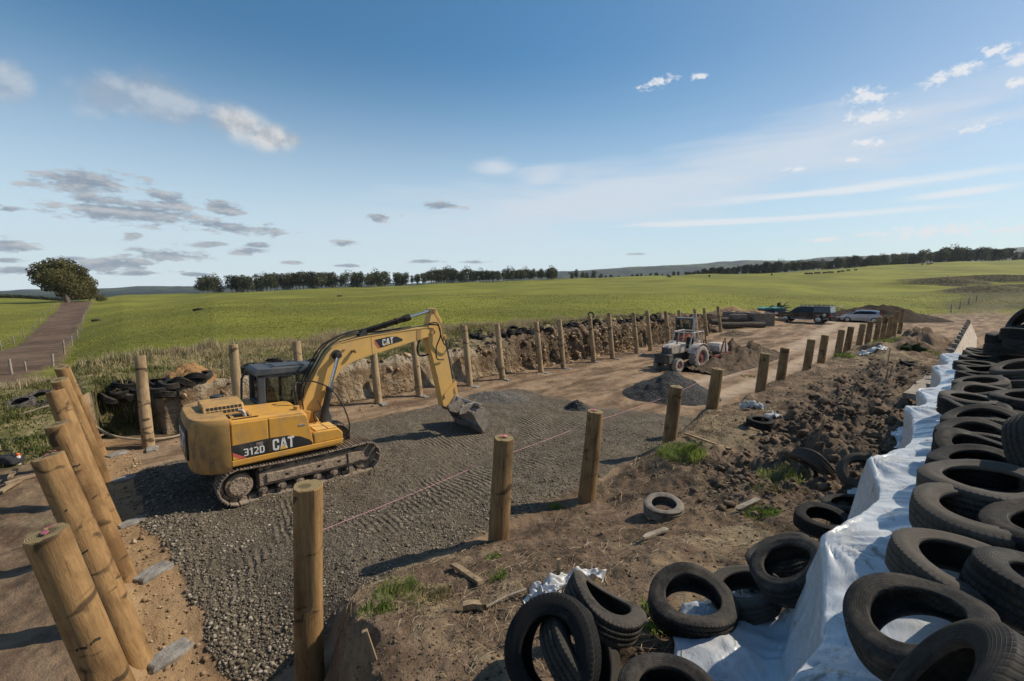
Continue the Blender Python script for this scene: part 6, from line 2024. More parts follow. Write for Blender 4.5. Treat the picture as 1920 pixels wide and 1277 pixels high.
def make_scraper():
    q = Vector((-11.2, 28.2, gz(-11.2, 28.2)))
    o = empty('towed_scraper', q, radians(262), 'pale towed soil scraper with small wheels behind the tractor', 'scraper')
    b = MB(); b.prism([(-0.7, 0.75), (0.30, 0.80), (0.34, 1.15), (0.1, 1.34), (-0.55, 1.32), (-0.75, 1.1)], -0.42, 0.42); b.build('hopper', M_TRWHITE, o, bevel=0.06, seg=3)
    f = MB()
    for s in (-1, 1):
        f.prism([(-1.2, 0.55), (1.1, 0.62), (1.1, 0.72), (-0.4, 0.85), (-1.2, 0.75)], 0.6 * s - .04, 0.6 * s + .04)
        f.tube([(0.2, 0.62 * s, 1.5), (0.75, 0.62 * s, 0.25)], 0.045, 8); f.tube([(-0.1, 0.62 * s, 0.8), (0.1, 0.62 * s, 1.7)], 0.04, 8)
    f.box((1.1, 0, 0.66), (0.1, 1.3, 0.1)); f.tube([(1.1, 0, 0.65), (1.6, 0, 0.6)], 0.05, 8)
    f.build('scraper_frame', M_TRRED, o, bevel=0.01)
    l = MB(); l.prism([(0.55, 0.02), (0.60, 0.02), (0.52, 0.36), (0.45, 0.36)], -1.0, 1.0); l.build('blade', M_STEEL, o, bevel=0.006)
    for s in (-1, 1):
        ag_wheel('scraper_wheel', 0.34, 0.22, 0.17, o, (-0.75, 0.82 * s, 0.34), 12, s)
make_scraper()

def make_loader():
    q = Vector((-14.4, 30.9, gz(-14.4, 30.9)))
    o = empty('loader', q, radians(285), 'dark cabbed loader with raised pale lattice arm behind the tractor', 'loader')
    for s in (-1, 1):
        for x in (-0.75, 0.75):
            ag_wheel('wheel', 0.48, 0.32, 0.26, o, (x, 0.72 * s, 0.48), 14, s)
    b = MB(); b.prism([(-1.3, 0.5), (1.2, 0.5), (1.25, 0.95), (0.9, 1.2), (-1.2, 1.35), (-1.35, 1.1)], -0.55, 0.55); b.build('body', M_TRDK, o, bevel=0.05)
    e = MB(); e.prism([(0.55, 1.1), (1.3, 0.95), (1.3, 1.2), (1.0, 1.42), (0.55, 1.46)], -0.35, 0.5); e.build('engine_cover', simple('orange_paint', (0.42, 0.09, 0.03), (0.3, 0.08, 0.035), 0.5), o, bevel=0.04)
    c = MB()
    for x in (-0.65, 0.45):
        for s in (-1, 1):
            c.box((x, 0.5 * s, 1.85), (0.08, 0.08, 1.2))
    c.box((-0.1, 0, 2.46), (1.3, 1.16, 0.10)); c.box((-0.1, 0, 1.28), (1.2, 1.08, 0.08)); c.box((-0.65, 0, 1.55), (0.06, 1.0, 0.5)); c.box((-0.1, -0.5, 1.45), (1.1, 0.05, 0.35)); c.box((-0.1, 0.5, 1.45), (1.1, 0.05, 0.35))
    cb = c.build('cab', M_CAB, o, bevel=0.02)
    w = MB(); w.box((-0.1, 0.51, 1.98), (1.0, 0.012, 0.8)); w.box((-0.1, -0.51, 1.98), (1.0, 0.012, 0.8)); w.box((0.45, 0, 1.92), (0.012, 0.92, 0.95)); w.build('cab_window', M_GLASS, cb)
    s_ = MB(); s_.box((-0.2, 0, 1.5), (0.4, 0.4, 0.3)); s_.box((-0.38, 0, 1.85), (0.1, 0.4, 0.5)); s_.build('seat', M_SEAT, cb, bevel=0.04)
    a = MB()
    a.prism([(0.2, 1.95), (0.3, 1.9), (0.85, 2.8), (0.76, 2.86)], 0.62, 0.68); a.prism([(0.2, 1.6), (0.28, 1.6), (0.90, 2.78), (0.82, 2.80)], 0.78, 0.84)
    a.prism([(0.78, 2.80), (0.86, 2.84), (1.0, 1.3), (0.92, 1.3)], 0.66, 0.78)
    for k in range(5):
        t = k / 5
        a.tube([(0.3 + .5 * t, 0.65, 1.98 + .8 * t), (0.34 + .5 * t, 0.81, 1.80 + .92 * t)], 0.02, 6)
    a.build('lattice_arm', M_TRWHITE, o, bevel=0.008)
make_loader()

# --- road vehicles
M_RUBBER = simple('car_tyre', (0.016, 0.016, 0.017), (0.05, 0.045, 0.04), 0.8, 12)
M_RIM = simple('alloy', (0.50, 0.51, 0.52), (0.38, 0.38, 0.39), 0.3, 10, 0, 0, 0.8)
M_LAMP_R = simple('tail_lamp', (0.45, 0.015, 0.012), (0.35, 0.012, 0.01), 0.2)
M_LAMP_W = simple('head_lamp', (0.75, 0.76, 0.78), (0.6, 0.6, 0.62), 0.12)
M_CARBLK = simple('black_trim', (0.013, 0.013, 0.014), (0.02, 0.02, 0.021), 0.5)
def carpaint(name, c1, c2, rough=0.2, metal=0.0):
    t = NT(name)
    n = t.noise(t.coord('Object'), 1.8, 6, 0.6)
    s_ = t.n('ShaderNodeSeparateXYZ'); t.l(t.coord('Object'), s_.inputs[0])
    dirt = t.ramp(t.math('ADD', s_.outputs[2], t.math('MULTIPLY', n, -0.6)), 0.45, 0.05)
    t.bsdf.inputs['Coat Weight'].default_value = 0.6
    return t.done(t.mix(t.math('MULTIPLY', dirt, 0.6), t.mix(n, c1, c2), (0.20, 0.16, 0.12)), rough, None, metal, 0.5)
M_UTE = carpaint('black_car_paint', (0.008, 0.009, 0.011), (0.012, 0.013, 0.016))
M_HATCH = carpaint('silver_blue_paint', (0.46, 0.50, 0.58), (0.42, 0.46, 0.55), 0.25, 0.35)

def arch(cx, r, z0, n=9):
    return [(cx + r * cos(pi - pi * k / (n - 1)), z0 + r * sin(pi * k / (n - 1))) for k in range(n)]

def car_wheel(o, x, y, r, s):
    w = MB()
    w.tube([(0, -.11, 0), (0, -.095, 0), (0, .095, 0), (0, .11, 0)], [r * .9, r, r, r * .9], 28)
    wo = w.build('wheel', M_RUBBER, o, smooth=True, angle=40)
    wo.location = (x, y, r)
    m = MB()
    m.tube([(0, s * .112, 0), (0, s * .118, 0)], [r * .66, r * .62], 24)
    for k in range(6):
        a = 2 * pi * k / 6
        m.box((r * .33 * cos(a), s * .123, r * .33 * sin(a)), (r * .62, .016, r * .14), R=Matrix.Rotation(-a, 3, 'Y'))
    m.build('rim', M_RIM, wo, smooth=True)

def cabin(mb, prof, half0, half1, z0, z1):
    """side outline narrowing towards the roof"""
    n = len(prof)
    def hw(z):
        t = min(max((z - z0) / (z1 - z0), 0), 1)
        return half0 + (half1 - half0) * t
    vs = [(x, -hw(z), z) for x, z in prof] + [(x, hw(z), z) for x, z in prof]
    ar = sum(prof[i][0] * prof[(i + 1) % n][1] - prof[(i + 1) % n][0] * prof[i][1] for i in range(n))
    f1 = tuple(range(n)); f2 = tuple(range(2 * n - 1, n - 1, -1))
    fs = [f1, f2] + [(i, n + i, n + (i + 1) % n, (i + 1) % n) for i in range(n)]
    if ar < 0:
        fs = [f[::-1] for f in fs]
    mb.add(vs, fs)

def place_car(pf, pr, zg):
    a, b = onz(*pf, zg), onz(*pr, zg)
    return (a + b) / 2, atan2(a.y - b.y, a.x - b.x)

def make_ute():
    c_, h = place_car((1483, 603.0), (1533, 605.5), 0.45)
    c_.z = gz(c_.x, c_.y)
    o = empty('utility_truck', c_, h, 'black dual cab utility with canopy and roof rack, rear hatch open', 'utility truck')
    o.scale = (1.14, 1.14, 1.10)
    wb = 1.55; r = 0.39
    body = [(-2.62, 0.62), (-1.97, 0.60)] + arch(-wb, 0.46, 0.42) + [(-1.08, 0.42), (1.05, 0.42)] + arch(wb, 0.46, 0.42) + [(2.02, 0.45), (2.55, 0.48), (2.66, 0.60), (2.66, 0.90), (2.55, 1.05), (1.3, 1.13), (-2.62, 1.13)]
    m = MB(); m.prism(body, -0.92, 0.92); m.build('body', M_UTE, o, bevel=0.05, seg=3)
    m = MB(); cabin(m, [(1.25, 1.12), (0.45, 1.72), (0.15, 1.80), (-0.98, 1.80), (-1.0, 1.12)], 0.90, 0.74, 1.12, 1.8); cab = m.build('cab', M_UTE, o, bevel=0.05, seg=3)
    m = MB(); cabin(m, [(-1.04, 1.135), (-1.04, 1.84), (-2.50, 1.84), (-2.62, 1.135)], 0.91, 0.80, 1.13, 1.84); can = m.build('canopy', M_UTE, o, bevel=0.05, seg=3)
    for s in (-1, 1):
        w = MB(); w.prism([(1.0, 1.17), (0.44, 1.62), (0.16, 1.68), (0.14, 1.17)], 0, 0.012); wo = w.build('side_window', M_GLASS_D, cab); wo.location = (0, s * 0.895 - (0.012 if s < 0 else 0), 0); wo.rotation_euler = (s * radians(13), 0, 0); wo.location = (0, s * (0.90 + 1.17 * 0.2309) - 0.006 + s * 0.002, 0.03)
        w = MB(); w.prism([(0.06, 1.17), (0.06, 1.68), (-0.82, 1.68), (-0.86, 1.17)], 0, 0.012); wo = w.build('side_window', M_GLASS_D, cab); wo.rotation_euler = (s * radians(13), 0, 0); wo.location = (0, s * (0.90 + 1.17 * 0.2309) - 0.006 + s * 0.002, 0.03)
        l = MB(); l.prism([(2.30, 0.86), (2.62, 0.82), (2.60, 0.98), (2.28, 1.02)], 0.83 * s, 0.935 * s); l.build('headlight', M_LAMP_W, o, bevel=0.01)
        l = MB(); l.prism([(-2.64, 0.72), (-2.52, 0.72), (-2.52, 1.08), (-2.64, 1.08)], 0.78 * s, 0.935 * s); l.build('tail_light', M_LAMP_R, o, bevel=0.01)
        st = MB(); st.tube([(0.95, 0.98 * s, 0.42), (-0.98, 0.98 * s, 0.42)], 0.045, 10); st.build('side_step', M_RIM, o, smooth=True)
        mr = MB(); mr.box((0.86, 1.02 * s, 1.22), (0.12, 0.2, 0.16)); mr.build('mirror', M_UTE, o, bevel=0.03)
        for x in (-wb, wb):
            car_wheel(o, x, 0.80 * s, r, s)
    ws = MB(); ws.add([(1.22, -0.78, 1.16), (1.22, 0.78, 1.16), (0.52, 0.68, 1.69), (0.52, -0.68, 1.69)], [(0, 1, 2, 3)]); wo = ws.build('windscreen', M_GLASS_D, cab); wo.location = (0.012, 0, 0.012)
    rk = MB()
    for s in (-1, 1):
        rk.tube([(0.25, 0.62 * s, 1.92), (-2.35, 0.66 * s, 1.95)], 0.025, 8)
    for k in range(7):
        x = 0.2 - 2.5 * k / 6
        rk.tube([(x, -0.66, 1.935), (x, 0.66, 1.935)], 0.022, 8)
        for s in (-1, 1):
            rk.tube([(x, 0.62 * s, 1.80), (x, 0.62 * s, 1.93)], 0.018, 6)
    rk.build('roof_rack', M_CARBLK, o, smooth=True)
    d = MB(); d.prism([(-2.60, 1.84), (-2.62, 1.80), (-3.25, 1.86), (-3.25, 1.90)], -0.74, 0.74); d.build('open_hatch', M_TRWHITE, o, bevel=0.01)
    d = MB(); d.box((-2.90, 0, 0.72), (0.55, 1.5, 0.05)); d.box((-2.68, 0, 0.55), (0.12, 1.7, 0.14)); d.cyl((-3.1, 0, 0.48), (-2.7, 0, 0.48), 0.05, 10); d.build('tailgate', M_UTE, o, bevel=0.01)
    g = MB(); g.box((2.665, 0, 0.86), (0.03, 1.1, 0.22)); g.tube([(2.8, -0.8, 0.62), (2.86, -0.5, 0.66), (2.86, 0.5, 0.66), (2.8, 0.8, 0.62)], 0.04, 8); g.tube([(2.82, -0.4, 0.6), (2.86, -0.4, 1.0), (2.86, 0.4, 1.0), (2.82, 0.4, 0.6)], 0.035, 8); g.build('bull_bar', M_CARBLK, o, smooth=True)
    c2 = MB(); c2.cyl((-2.1, 0.925, 0.93), (-2.1, 0.933, 0.93), 0.16, 20); c2.cyl((-2.1, -0.933, 0.93), (-2.1, -0.925, 0.93), 0.16, 20); c2.build('round_sticker', M_RIM, o)
make_ute()

def make_hatch():
    c_, h = place_car((1589.5, 602.8), (1637.5, 604.5), 0.45)
    c_.z = gz(c_.x, c_.y)
    o = empty('hatchback', c_, h, 'silver blue hatchback parked beyond the posts', 'car')
    wb = 1.30; r = 0.31
    body = [(-1.98, 0.32), (-1.66, 0.24)] + arch(-wb, 0.37, 0.26) + [(-0.92, 0.22), (0.92, 0.22)] + arch(wb, 0.37, 0.26) + [(1.68, 0.24), (2.02, 0.30), (2.08, 0.52), (2.02, 0.72), (1.75, 0.86), (1.05, 0.98), (-1.0, 1.02), (-1.92, 1.06), (-2.02, 0.80)]
    m = MB(); m.prism(body, -0.845, 0.845); m.build('body', M_HATCH, o, bevel=0.07, seg=3)
    m = MB(); cabin(m, [(1.32, 0.93), (0.45, 1.40), (0.05, 1.50), (-1.1, 1.50), (-1.72, 1.42), (-1.96, 1.0)], 0.80, 0.60, 0.93, 1.5); cab = m.build('roof', M_HATCH, o, bevel=0.06, seg=3)
    for s in (-1, 1):
        w = MB(); w.prism([(1.02, 1.0), (0.40, 1.33), (0.02, 1.40), (-1.02, 1.40), (-1.50, 1.28), (-1.42, 1.06)], 0, 0.012); wo = w.build('side_window', M_GLASS_D, cab); wo.rotation_euler = (s * radians(19.3), 0, 0)
        wo.location = (0, s * (0.80 + 0.93 * 0.35) - 0.006 + s * 0.012, 0.055)
        pl = MB(); pl.box((0.0, 0.80 * s, 1.2), (0.05, 0.12, 0.4)) if False else None
        l = MB(); l.prism([(1.55, 0.66), (2.03, 0.56), (2.0, 0.72), (1.6, 0.85)], 0.72 * s, 0.855 * s); l.build('headlight', M_LAMP_W, o, bevel=0.015)
        l = MB(); l.prism([(-2.0, 0.88), (-1.80, 0.92), (-1.72, 1.30), (-1.84, 1.30)], 0.66 * s, 0.845 * s); l.build('tail_light', M_LAMP_R, o, bevel=0.015)
        mr = MB(); mr.box((0.82, 0.90 * s, 1.02), (0.12, 0.18, 0.12)); mr.build('mirror', M_HATCH, o, bevel=0.03)
        dh = MB(); dh.box((0.02, 0.852 * s, 0.84), (0.16, 0.012, 0.03)); dh.box((-0.85, 0.852 * s, 0.87), (0.16, 0.012, 0.03)); dh.box((0.17, 0.8465 * s, 0.62), (0.008, 0.006, 0.68)); dh.box((-0.72, 0.8465 * s, 0.66), (0.008, 0.006, 0.7)); dh.build('door_line', M_CARBLK, o)
        for x in (-wb, wb):
            car_wheel(o, x, 0.74 * s, r, s)
    ws = MB(); ws.add([(1.25, -0.70, 0.98), (1.25, 0.70, 0.98), (0.50, 0.56, 1.385), (0.50, -0.56, 1.385)], [(0, 1, 2, 3)]); wo = ws.build('windscreen', M_GLASS_D, cab); wo.location = (0.01, 0, 0.012)
    ws = MB(); ws.add([(-1.955, -0.64, 1.06), (-1.955, 0.64, 1.06), (-1.77, 0.56, 1.38), (-1.77, -0.56, 1.38)], [(3, 2, 1, 0)]); wo = ws.build('rear_window', M_GLASS_D, cab); wo.location = (-0.012, 0, 0.008)
    b = MB(); b.box((2.05, 0, 0.42), (0.06, 1.2, 0.16)); b.build('grille', M_CARBLK, o, bevel=0.01)
    b = MB(); b.box((-2.03, 0, 0.66), (0.02, 0.5, 0.12)); b.build('number_plate', M_WHITE, o)
make_hatch()

# concrete bay blocks, bins, logs
M_BLOCK = simple('bay_concrete', (0.20, 0.165, 0.135), (0.125, 0.098, 0.08), 0.9, 2, 0.5, 0.03)
def block(px, py, zb, L, W, H, rot, label, lift=0.0):
    q = on_ground(px, py, 140)
    m = MB(); m.box((0, 0, H / 2), (L, W, H))
    for k in (-1, 1):
        m.box((k * L * .25, 0, H + 0.04), (L * .18, W * .5, 0.10))
    o = m.build('concrete_block', M_BLOCK, bevel=0.04)
    o.location = q + Vector((0, 0, lift - 0.03)); o.rotation_euler = (0, 0, rot)
    tag(o, label, 'concrete block', 'concrete bay blocks')
bl = radians(52)
block(1428, 611, .4, 2.4, 1.0, 1.45, bl, 'dark concrete bay block with the sunlit end face')
block(1402, 609, .4, 2.2, 1.0, 1.45, bl, 'dark concrete bay block next to the sunlit end one')
block(1374, 606, .4, 2.2, 1.0, 1.40, bl, 'dark concrete bay block behind the log heap')
block(1383, 611, .4, 1.8, 0.7, 0.9, bl, 'low concrete block lying along the log heap', 0.4)
block(1455, 605, .4, 1.9, 0.9, 0.62, bl, 'low concrete block between bay and black utility')
def skip_bin(px, py, rot, label):
    q = on_ground(px, py, 160)
    o = empty('waste_bin', q, rot, label, 'bin', 'bins beside the utility')
    m = MB(); cabin(m, [(-0.75, 0.1), (0.75, 0.1), (0.85, 1.45), (-0.85, 1.45)], 0.55, 0.65, 0.1, 1.45); m.build('bin_body', simple('bin_navy', (0.02, 0.045, 0.10), (0.03, 0.05, 0.09), 0.5), o, bevel=0.04)
    m = MB(); m.prism([(0.80, 0.5), (0.86, 0.5), (0.90, 1.45), (0.84, 1.45)], -0.6, 0.6); m.build('white_panel', M_WHITE, o, bevel=0.01)
    m = MB(); m.prism([(-0.95, 1.45), (0.95, 1.45), (0.92, 1.56), (0.0, 1.72), (-0.92, 1.56)], -0.72, 0.72); m.build('lid', simple('bin_green', (0.06, 0.26, 0.21), (0.05, 0.21, 0.17), 0.5), o, bevel=0.03)
    m = MB()
    for sx in (-1, 1):
        for sy in (-1, 1):
            m.cyl((0.6 * sx, 0.5 * sy - .03, 0.08), (0.6 * sx, 0.5 * sy + .03, 0.08), 0.08, 12)
    m.build('castor', M_CARBLK, o)
skip_bin(1455, 600, bl, 'navy bin with green lid and white end beside the utility')
skip_bin(1436, 600, bl, 'navy bin with green lid standing behind the bay blocks')
def log(px, py, L, r, rot, lift, label, seed):
    q = on_ground(px, py, 140)
    m = MB(); rnd = random.Random(seed)
    pts = [(L * (k / 6 - .5), 0.05 * sin(k + seed), 0.03 * cos(k * 1.7)) for k in range(7)]
    m.tube(pts, [r * rnd.uniform(.85, 1.1) for _ in pts], 14)
    o = m.build('felled_log', M_LOG, smooth=True, angle=50)
    o.location = q + Vector((0, 0, r + lift)); o.rotation_euler = (0, 0, rot)
    tag(o, label, 'log', 'logs before the bay blocks')
M_LOG = simple('log_bark', (0.085, 0.065, 0.048), (0.045, 0.034, 0.026), 0.9, 8, 0.9, 0.05)
log(1392, 615, 5.0, 0.32, radians(55), 0.0, 'dark log at the bottom front of the log heap', 1)
log(1388, 611, 5.0, 0.30, radians(52), 0.35, 'dark log lying on top of the log heap', 2)
log(1372, 611, 5.4, 0.34, radians(58), 0.1, 'dark log at the back of the log heap', 3)
# stump with roots beyond the bins
_q = on_ground(1458, 592, 160)
st = empty('tree_stump', _q, 0, 'dead grey tree stump with upturned roots behind the bins', 'stump')
m_ = MB(); m_.tube([(0, 0, -.1), (0.05, 0, .6), (0.1, 0.1, 1.3), (0.05, 0.1, 1.9)], [.5, .38, .33, .22], 12); m_.build('stump_trunk', M_LOG, st, smooth=True)
m_ = MB()
for k in range(9):
    a = k * 0.8
    m_.tube([(0, 0, 1.0), (0.8 * cos(a), 0.8 * sin(a), 1.2 + .3 * sin(k * 2.1)), (1.7 * cos(a + .3), 1.7 * sin(a + .3), 1.3 + .8 * sin(k * 1.3))], [.18, .11, .03], 7)
m_.build('root', M_LOG, st, smooth=True)
_q = on_ground(1568, 592, 160)
st = empty('brush_pile', _q, 0, 'grey brush pile between the utility and the hatchback', 'brush')
m_ = MB(); rnd = random.Random(4)
for k in range(40):
    a = rnd.uniform(0, 6.28); b = rnd.uniform(-2.4, 2.4)
    p = Vector((b, rnd.uniform(-1, 1), rnd.uniform(0, 1.0 - .3 * abs(b))))
    d = Vector((cos(a), sin(a), rnd.uniform(-.2, .7))) * rnd.uniform(.5, 1.3)
    m_.tube([p, p + d * .5 + Vector((0, 0, .1)), p + d], [.06, .045, .015], 6)
m_.build('branches', M_LOG, st, smooth=True)
# ------------------------------------------------------------------ trees
def leaf_mat(name, dark, light, trans=0.25):
    t = NT(name)
    a = t.n('ShaderNodeAttribute', attribute_name='lc')
    oi = t.n('ShaderNodeObjectInfo')
    n = t.noise(t.coord('Object'), 0.9, 3, 0.5)
    f = t.math('ADD', t.math('MULTIPLY', a.outputs['Fac'], 0.75), t.math('MULTIPLY', n, 0.3))
    f = t.math('ADD', f, t.math('MULTIPLY', t.math('SUBTRACT', oi.outputs['Random'], 0.5), 0.25))
    col = t.mix(t.ramp(f, 0.15, 0.95), dark, light)
    b2 = t.n('ShaderNodeBsdfTranslucent'); t.l(col, b2.inputs[0])
    m = t.n('ShaderNodeMixShader'); m.inputs[0].default_value = trans
    t.done(col, 0.75, None, 0, 0.15)
    t.l(t.bsdf.outputs[0], m.inputs[1]); t.l(b2.outputs[0], m.inputs[2]); t.l(m.outputs[0], t.out.inputs[0])
    return t.mat
M_LEAF_ROW = leaf_mat('eucalypt_leaves', (0.040, 0.048, 0.026), (0.15, 0.155, 0.08))
M_LEAF_BIG = leaf_mat('broad_tree_leaves', (0.055, 0.056, 0.020), (0.25, 0.215, 0.08))
M_LEAF_DARK = leaf_mat('dark_forest_leaves', (0.020, 0.027, 0.017), (0.060, 0.070, 0.040), 0.12)
M_BARK = simple('pale_bark', (0.24, 0.20, 0.16), (0.12, 0.095, 0.075), 0.9, 4, 0.5, 0.03, stretch=(1, 1, .3))

M_BARK_SHADE = simple('shaded_bark', (0.13, 0.10, 0.075), (0.07, 0.055, 0.042), 0.9, 4, 0.5, 0.03, stretch=(1, 1, .3))  # bark colour darkened to stand for the shade inside the crown
def leaves(clumps, n, size, seed, shell=0.45, flat=0.0):
    """n leaf clumps as small quads scattered through a set of ellipsoids (x, y, z, rx, ry, rz)"""
    r = np.random.RandomState(seed)
    C_ = np.array(clumps, float)
    vol = (C_[:, 3] * C_[:, 4] * C_[:, 5]) ** 0.72
    idx = r.choice(len(C_), n, p=vol / vol.sum())
    d = r.normal(size=(n, 3)); d /= np.linalg.norm(d, axis=1)[:, None]
    rad = r.uniform(0, 1, n) ** shell
    wob = 1 + 0.30 * fbm(d[:, 0] * 2.3 + idx * 3.7, d[:, 1] * 2.3 + d[:, 2] * 2.1, 3, seed)
    P = C_[idx, :3] + d * C_[idx, 3:6] * (rad * wob)[:, None]
    a = r.normal(size=(n, 3)); a /= np.linalg.norm(a, axis=1)[:, None]
    a = a * 0.75 + d * 0.5
    u = np.cross(a, r.normal(size=(n, 3))); u /= np.linalg.norm(u, axis=1)[:, None]
    v = np.cross(a, u); v /= np.linalg.norm(v, axis=1)[:, None]
    s = size * r.uniform(0.55, 1.25, n)[:, None]
    Q = np.stack([P - u * s - v * s * .55, P + u * s * .9 - v * s * .3, P + u * s * 0.8 + v * s * .6, P - u * s * .7 + v * s * .5], 1).reshape(-1, 3)
    F_ = np.arange(n * 4).reshape(n, 4)
    lc = np.repeat(np.clip(r.uniform(0.0, 1, n) * 0.7 + 0.3 * (idx % 5) / 4, 0, 1), 4)
    return Q, F_, lc

def tree_proto(name, clumps, n, size, seed, trunks, mat, label=None, cat='tree', group=None):
    o = empty(name, (0, 0, 0), 0, label, cat, group)
    V, F_, lc = leaves(clumps, n, size, seed)
    c_ = np_mesh('crown', V, F_, mat, o, smooth=False)
    vattr(c_.data, 'lc', np.stack([lc] * 3, 1))
    m = MB()
    for pts, rs in trunks:
        m.tube(pts, rs, 8)
    m.build('trunk', M_BARK if mat is not M_LEAF_BIG else M_BARK_SHADE, o, smooth=True)
    return o

def euc(seed, H, W, n=760, size=0.55, low=0.26, mat=None, name='eucalypt_tree'):
    r = random.Random(seed)
    clumps = []
    for k in range(r.randint(6, 8)):
        a = r.uniform(0, 6.28); q = r.uniform(0.05, 0.62)
        z = H * r.uniform(low + 0.16, 0.86)
        rr = W * r.uniform(0.24, 0.40)
        clumps.append((q * W * .5 * cos(a), q * W * .5 * sin(a), z, rr, rr, rr * r.uniform(.75, 1.25)))
    clumps.append((0, 0, H * 0.84, W * .28, W * .28, H * .15)); clumps.append((W * .1, 0, H * (low + .2), W * .30, W * .3, H * .13))
    tr = [([(0, 0, -.4), (r.uniform(-.2, .2), 0, H * .3), (r.uniform(-.4, .4), r.uniform(-.4, .4), H * .62)], [H * .022, H * .016, H * .008])]
    for k in range(3):
        a = r.uniform(0, 6.28)
        tr.append(([(0, 0, H * .1), (.10 * W * cos(a), .10 * W * sin(a), H * .33), (.26 * W * cos(a), .26 * W * sin(a), H * .66)], [H * .014, H * .010, H * .004]))
    return tree_proto(name, clumps, n, size, seed, tr, mat or M_LEAF_ROW)

protos = [euc(31, 12, 10.0, 900, .5, .16), euc(32, 12, 9.0, 760, .5, .12), euc(33, 12, 11.5, 1000, .5, low=.12), euc(34, 12, 8.0, 640, .5, low=.22), euc(35, 12, 10, 900, .5, low=.05), euc(36, 12, 10.5, 900, .5, low=.18)]
darkp = [euc(41, 12, 8.5, 620, 0.6, .1, M_LEAF_DARK, 'forest_tree'), euc(42, 12, 9.5, 680, 0.6, .05, M_LEAF_DARK, 'forest_tree'), euc(43, 12, 7.5, 520, 0.6, .2, M_LEAF_DARK, 'forest_tree')]
used_p = {}
RT_ = random.Random(77)
def zf_at(px):
    return float(np.interp(px, _PXC, _ZF))
def plant(plist, px, Z, hpx, label, group, spin=None):
    p = plist[RT_.randrange(len(plist))]
    q = atdepth(px, 540, Z)
    s = hpx / 870.0 * Z / 12.0
    key = p.name
    c = p if key not in used_p else copy_tree(p)
    used_p[key] = True
    c.location = (q.x, q.y, gz(q.x, q.y) - 0.2)
    c.rotation_euler = (0, 0, RT_.uniform(0, 6.28))
    w = RT_.uniform(.85, 1.15)
    c.scale = (s * w, s * w, s)
    tag(c, label, 'tree', group)
    return c

L_ROW = 'grey green eucalypt in the broken row along the far edge of the field'
G_ROW = 'eucalypts in the broken row on the field edge'
for (a, b, n, h) in ((375, 414, 5, 34), (431, 482, 7, 32), (490, 573, 12, 33), (576, 624, 8, 31), (628, 650, 3, 26), (660, 679, 4, 29), (688, 724, 6, 28), (740, 762, 4, 26), (770, 802, 5, 21),
                     (804, 852, 9, 26), (854, 907, 9, 24), (908, 962, 10, 22), (962, 1046, 17, 21)):
    for k in range(n):
        px = a + (b - a) * (k + 0.5) / n + RT_.uniform(-3, 3)
        plant(protos, px, zf_at(px) - RT_.uniform(2, 14), h * RT_.uniform(.86, 1.06), L_ROW, G_ROW)
for (px, h, Z) in ((1072, 16, 370), (1080, 20, 372), (1092, 15, 368), (1100, 14, 374), (1112, 17, 372), (1126, 12, 380)):
    plant(protos, px, Z, h, 'brownish tree in the loose clump where the left tree row ends', 'trees of the clump at the row end')
L_RIDGE = 'dark pine like tree in the long belt along the right ridge'
for k in range(78):
    px = 1455 + (1935 - 1455) * (k + .5) / 78 + RT_.uniform(-3, 3)
    h = np.interp(px, [1455, 1560, 1700, 1800, 1870, 1940], [20, 22, 25, 27, 24, 20]) * RT_.uniform(.82, 1.12)
    plant(protos + darkp, px, zf_at(px) + RT_.uniform(4, 26), h, L_RIDGE, 'trees of the belt on the right ridge')
for k in range(46):
    px = 1285 + (1460 - 1285) * (k + .5) / 46 + RT_.uniform(-3, 3)
    q = atdepth(px, 540, 520)
    plant(darkp, px, 395 + RT_.uniform(0, 30), np.interp(px, [1285, 1330, 1460], [12, 17, 20]) * RT_.uniform(.85, 1.15), 'dark tree of the dense wood in the dip beyond the field', 'trees of the dark wood in the dip')
for k in range(16):
    px = 1128 + (1285 - 1128) * (k + .5) / 16 + RT_.uniform(-4, 4)
    plant(darkp, px, 372 + RT_.uniform(0, 20), RT_.uniform(6, 11), 'small dark tree in the low line beyond the middle of the field', 'small trees beyond the middle field')
for k in range(9):
    px = 222 + (266 - 222) * (k + .5) / 9
    plant(darkp, px, 330 + RT_.uniform(-8, 8), RT_.uniform(13, 17), 'small dark tree in the clump between the big tree and the row', 'trees of the small dark clump')
for px in (190, 197, 205, 212, 272, 285, 300, 318, 335, 40, 48, 56, 66, 96, 104):
    plant(darkp, px, 430 + RT_.uniform(-10, 40), RT_.uniform(7, 11), 'tiny dark tree on the low plain at the far left', 'tiny trees on the far left plain')
for p in protos + darkp:
    if p.name not in used_p:
        for ch in list(p.children): bpy.data.objects.remove(ch)
        bpy.data.objects.remove(p)

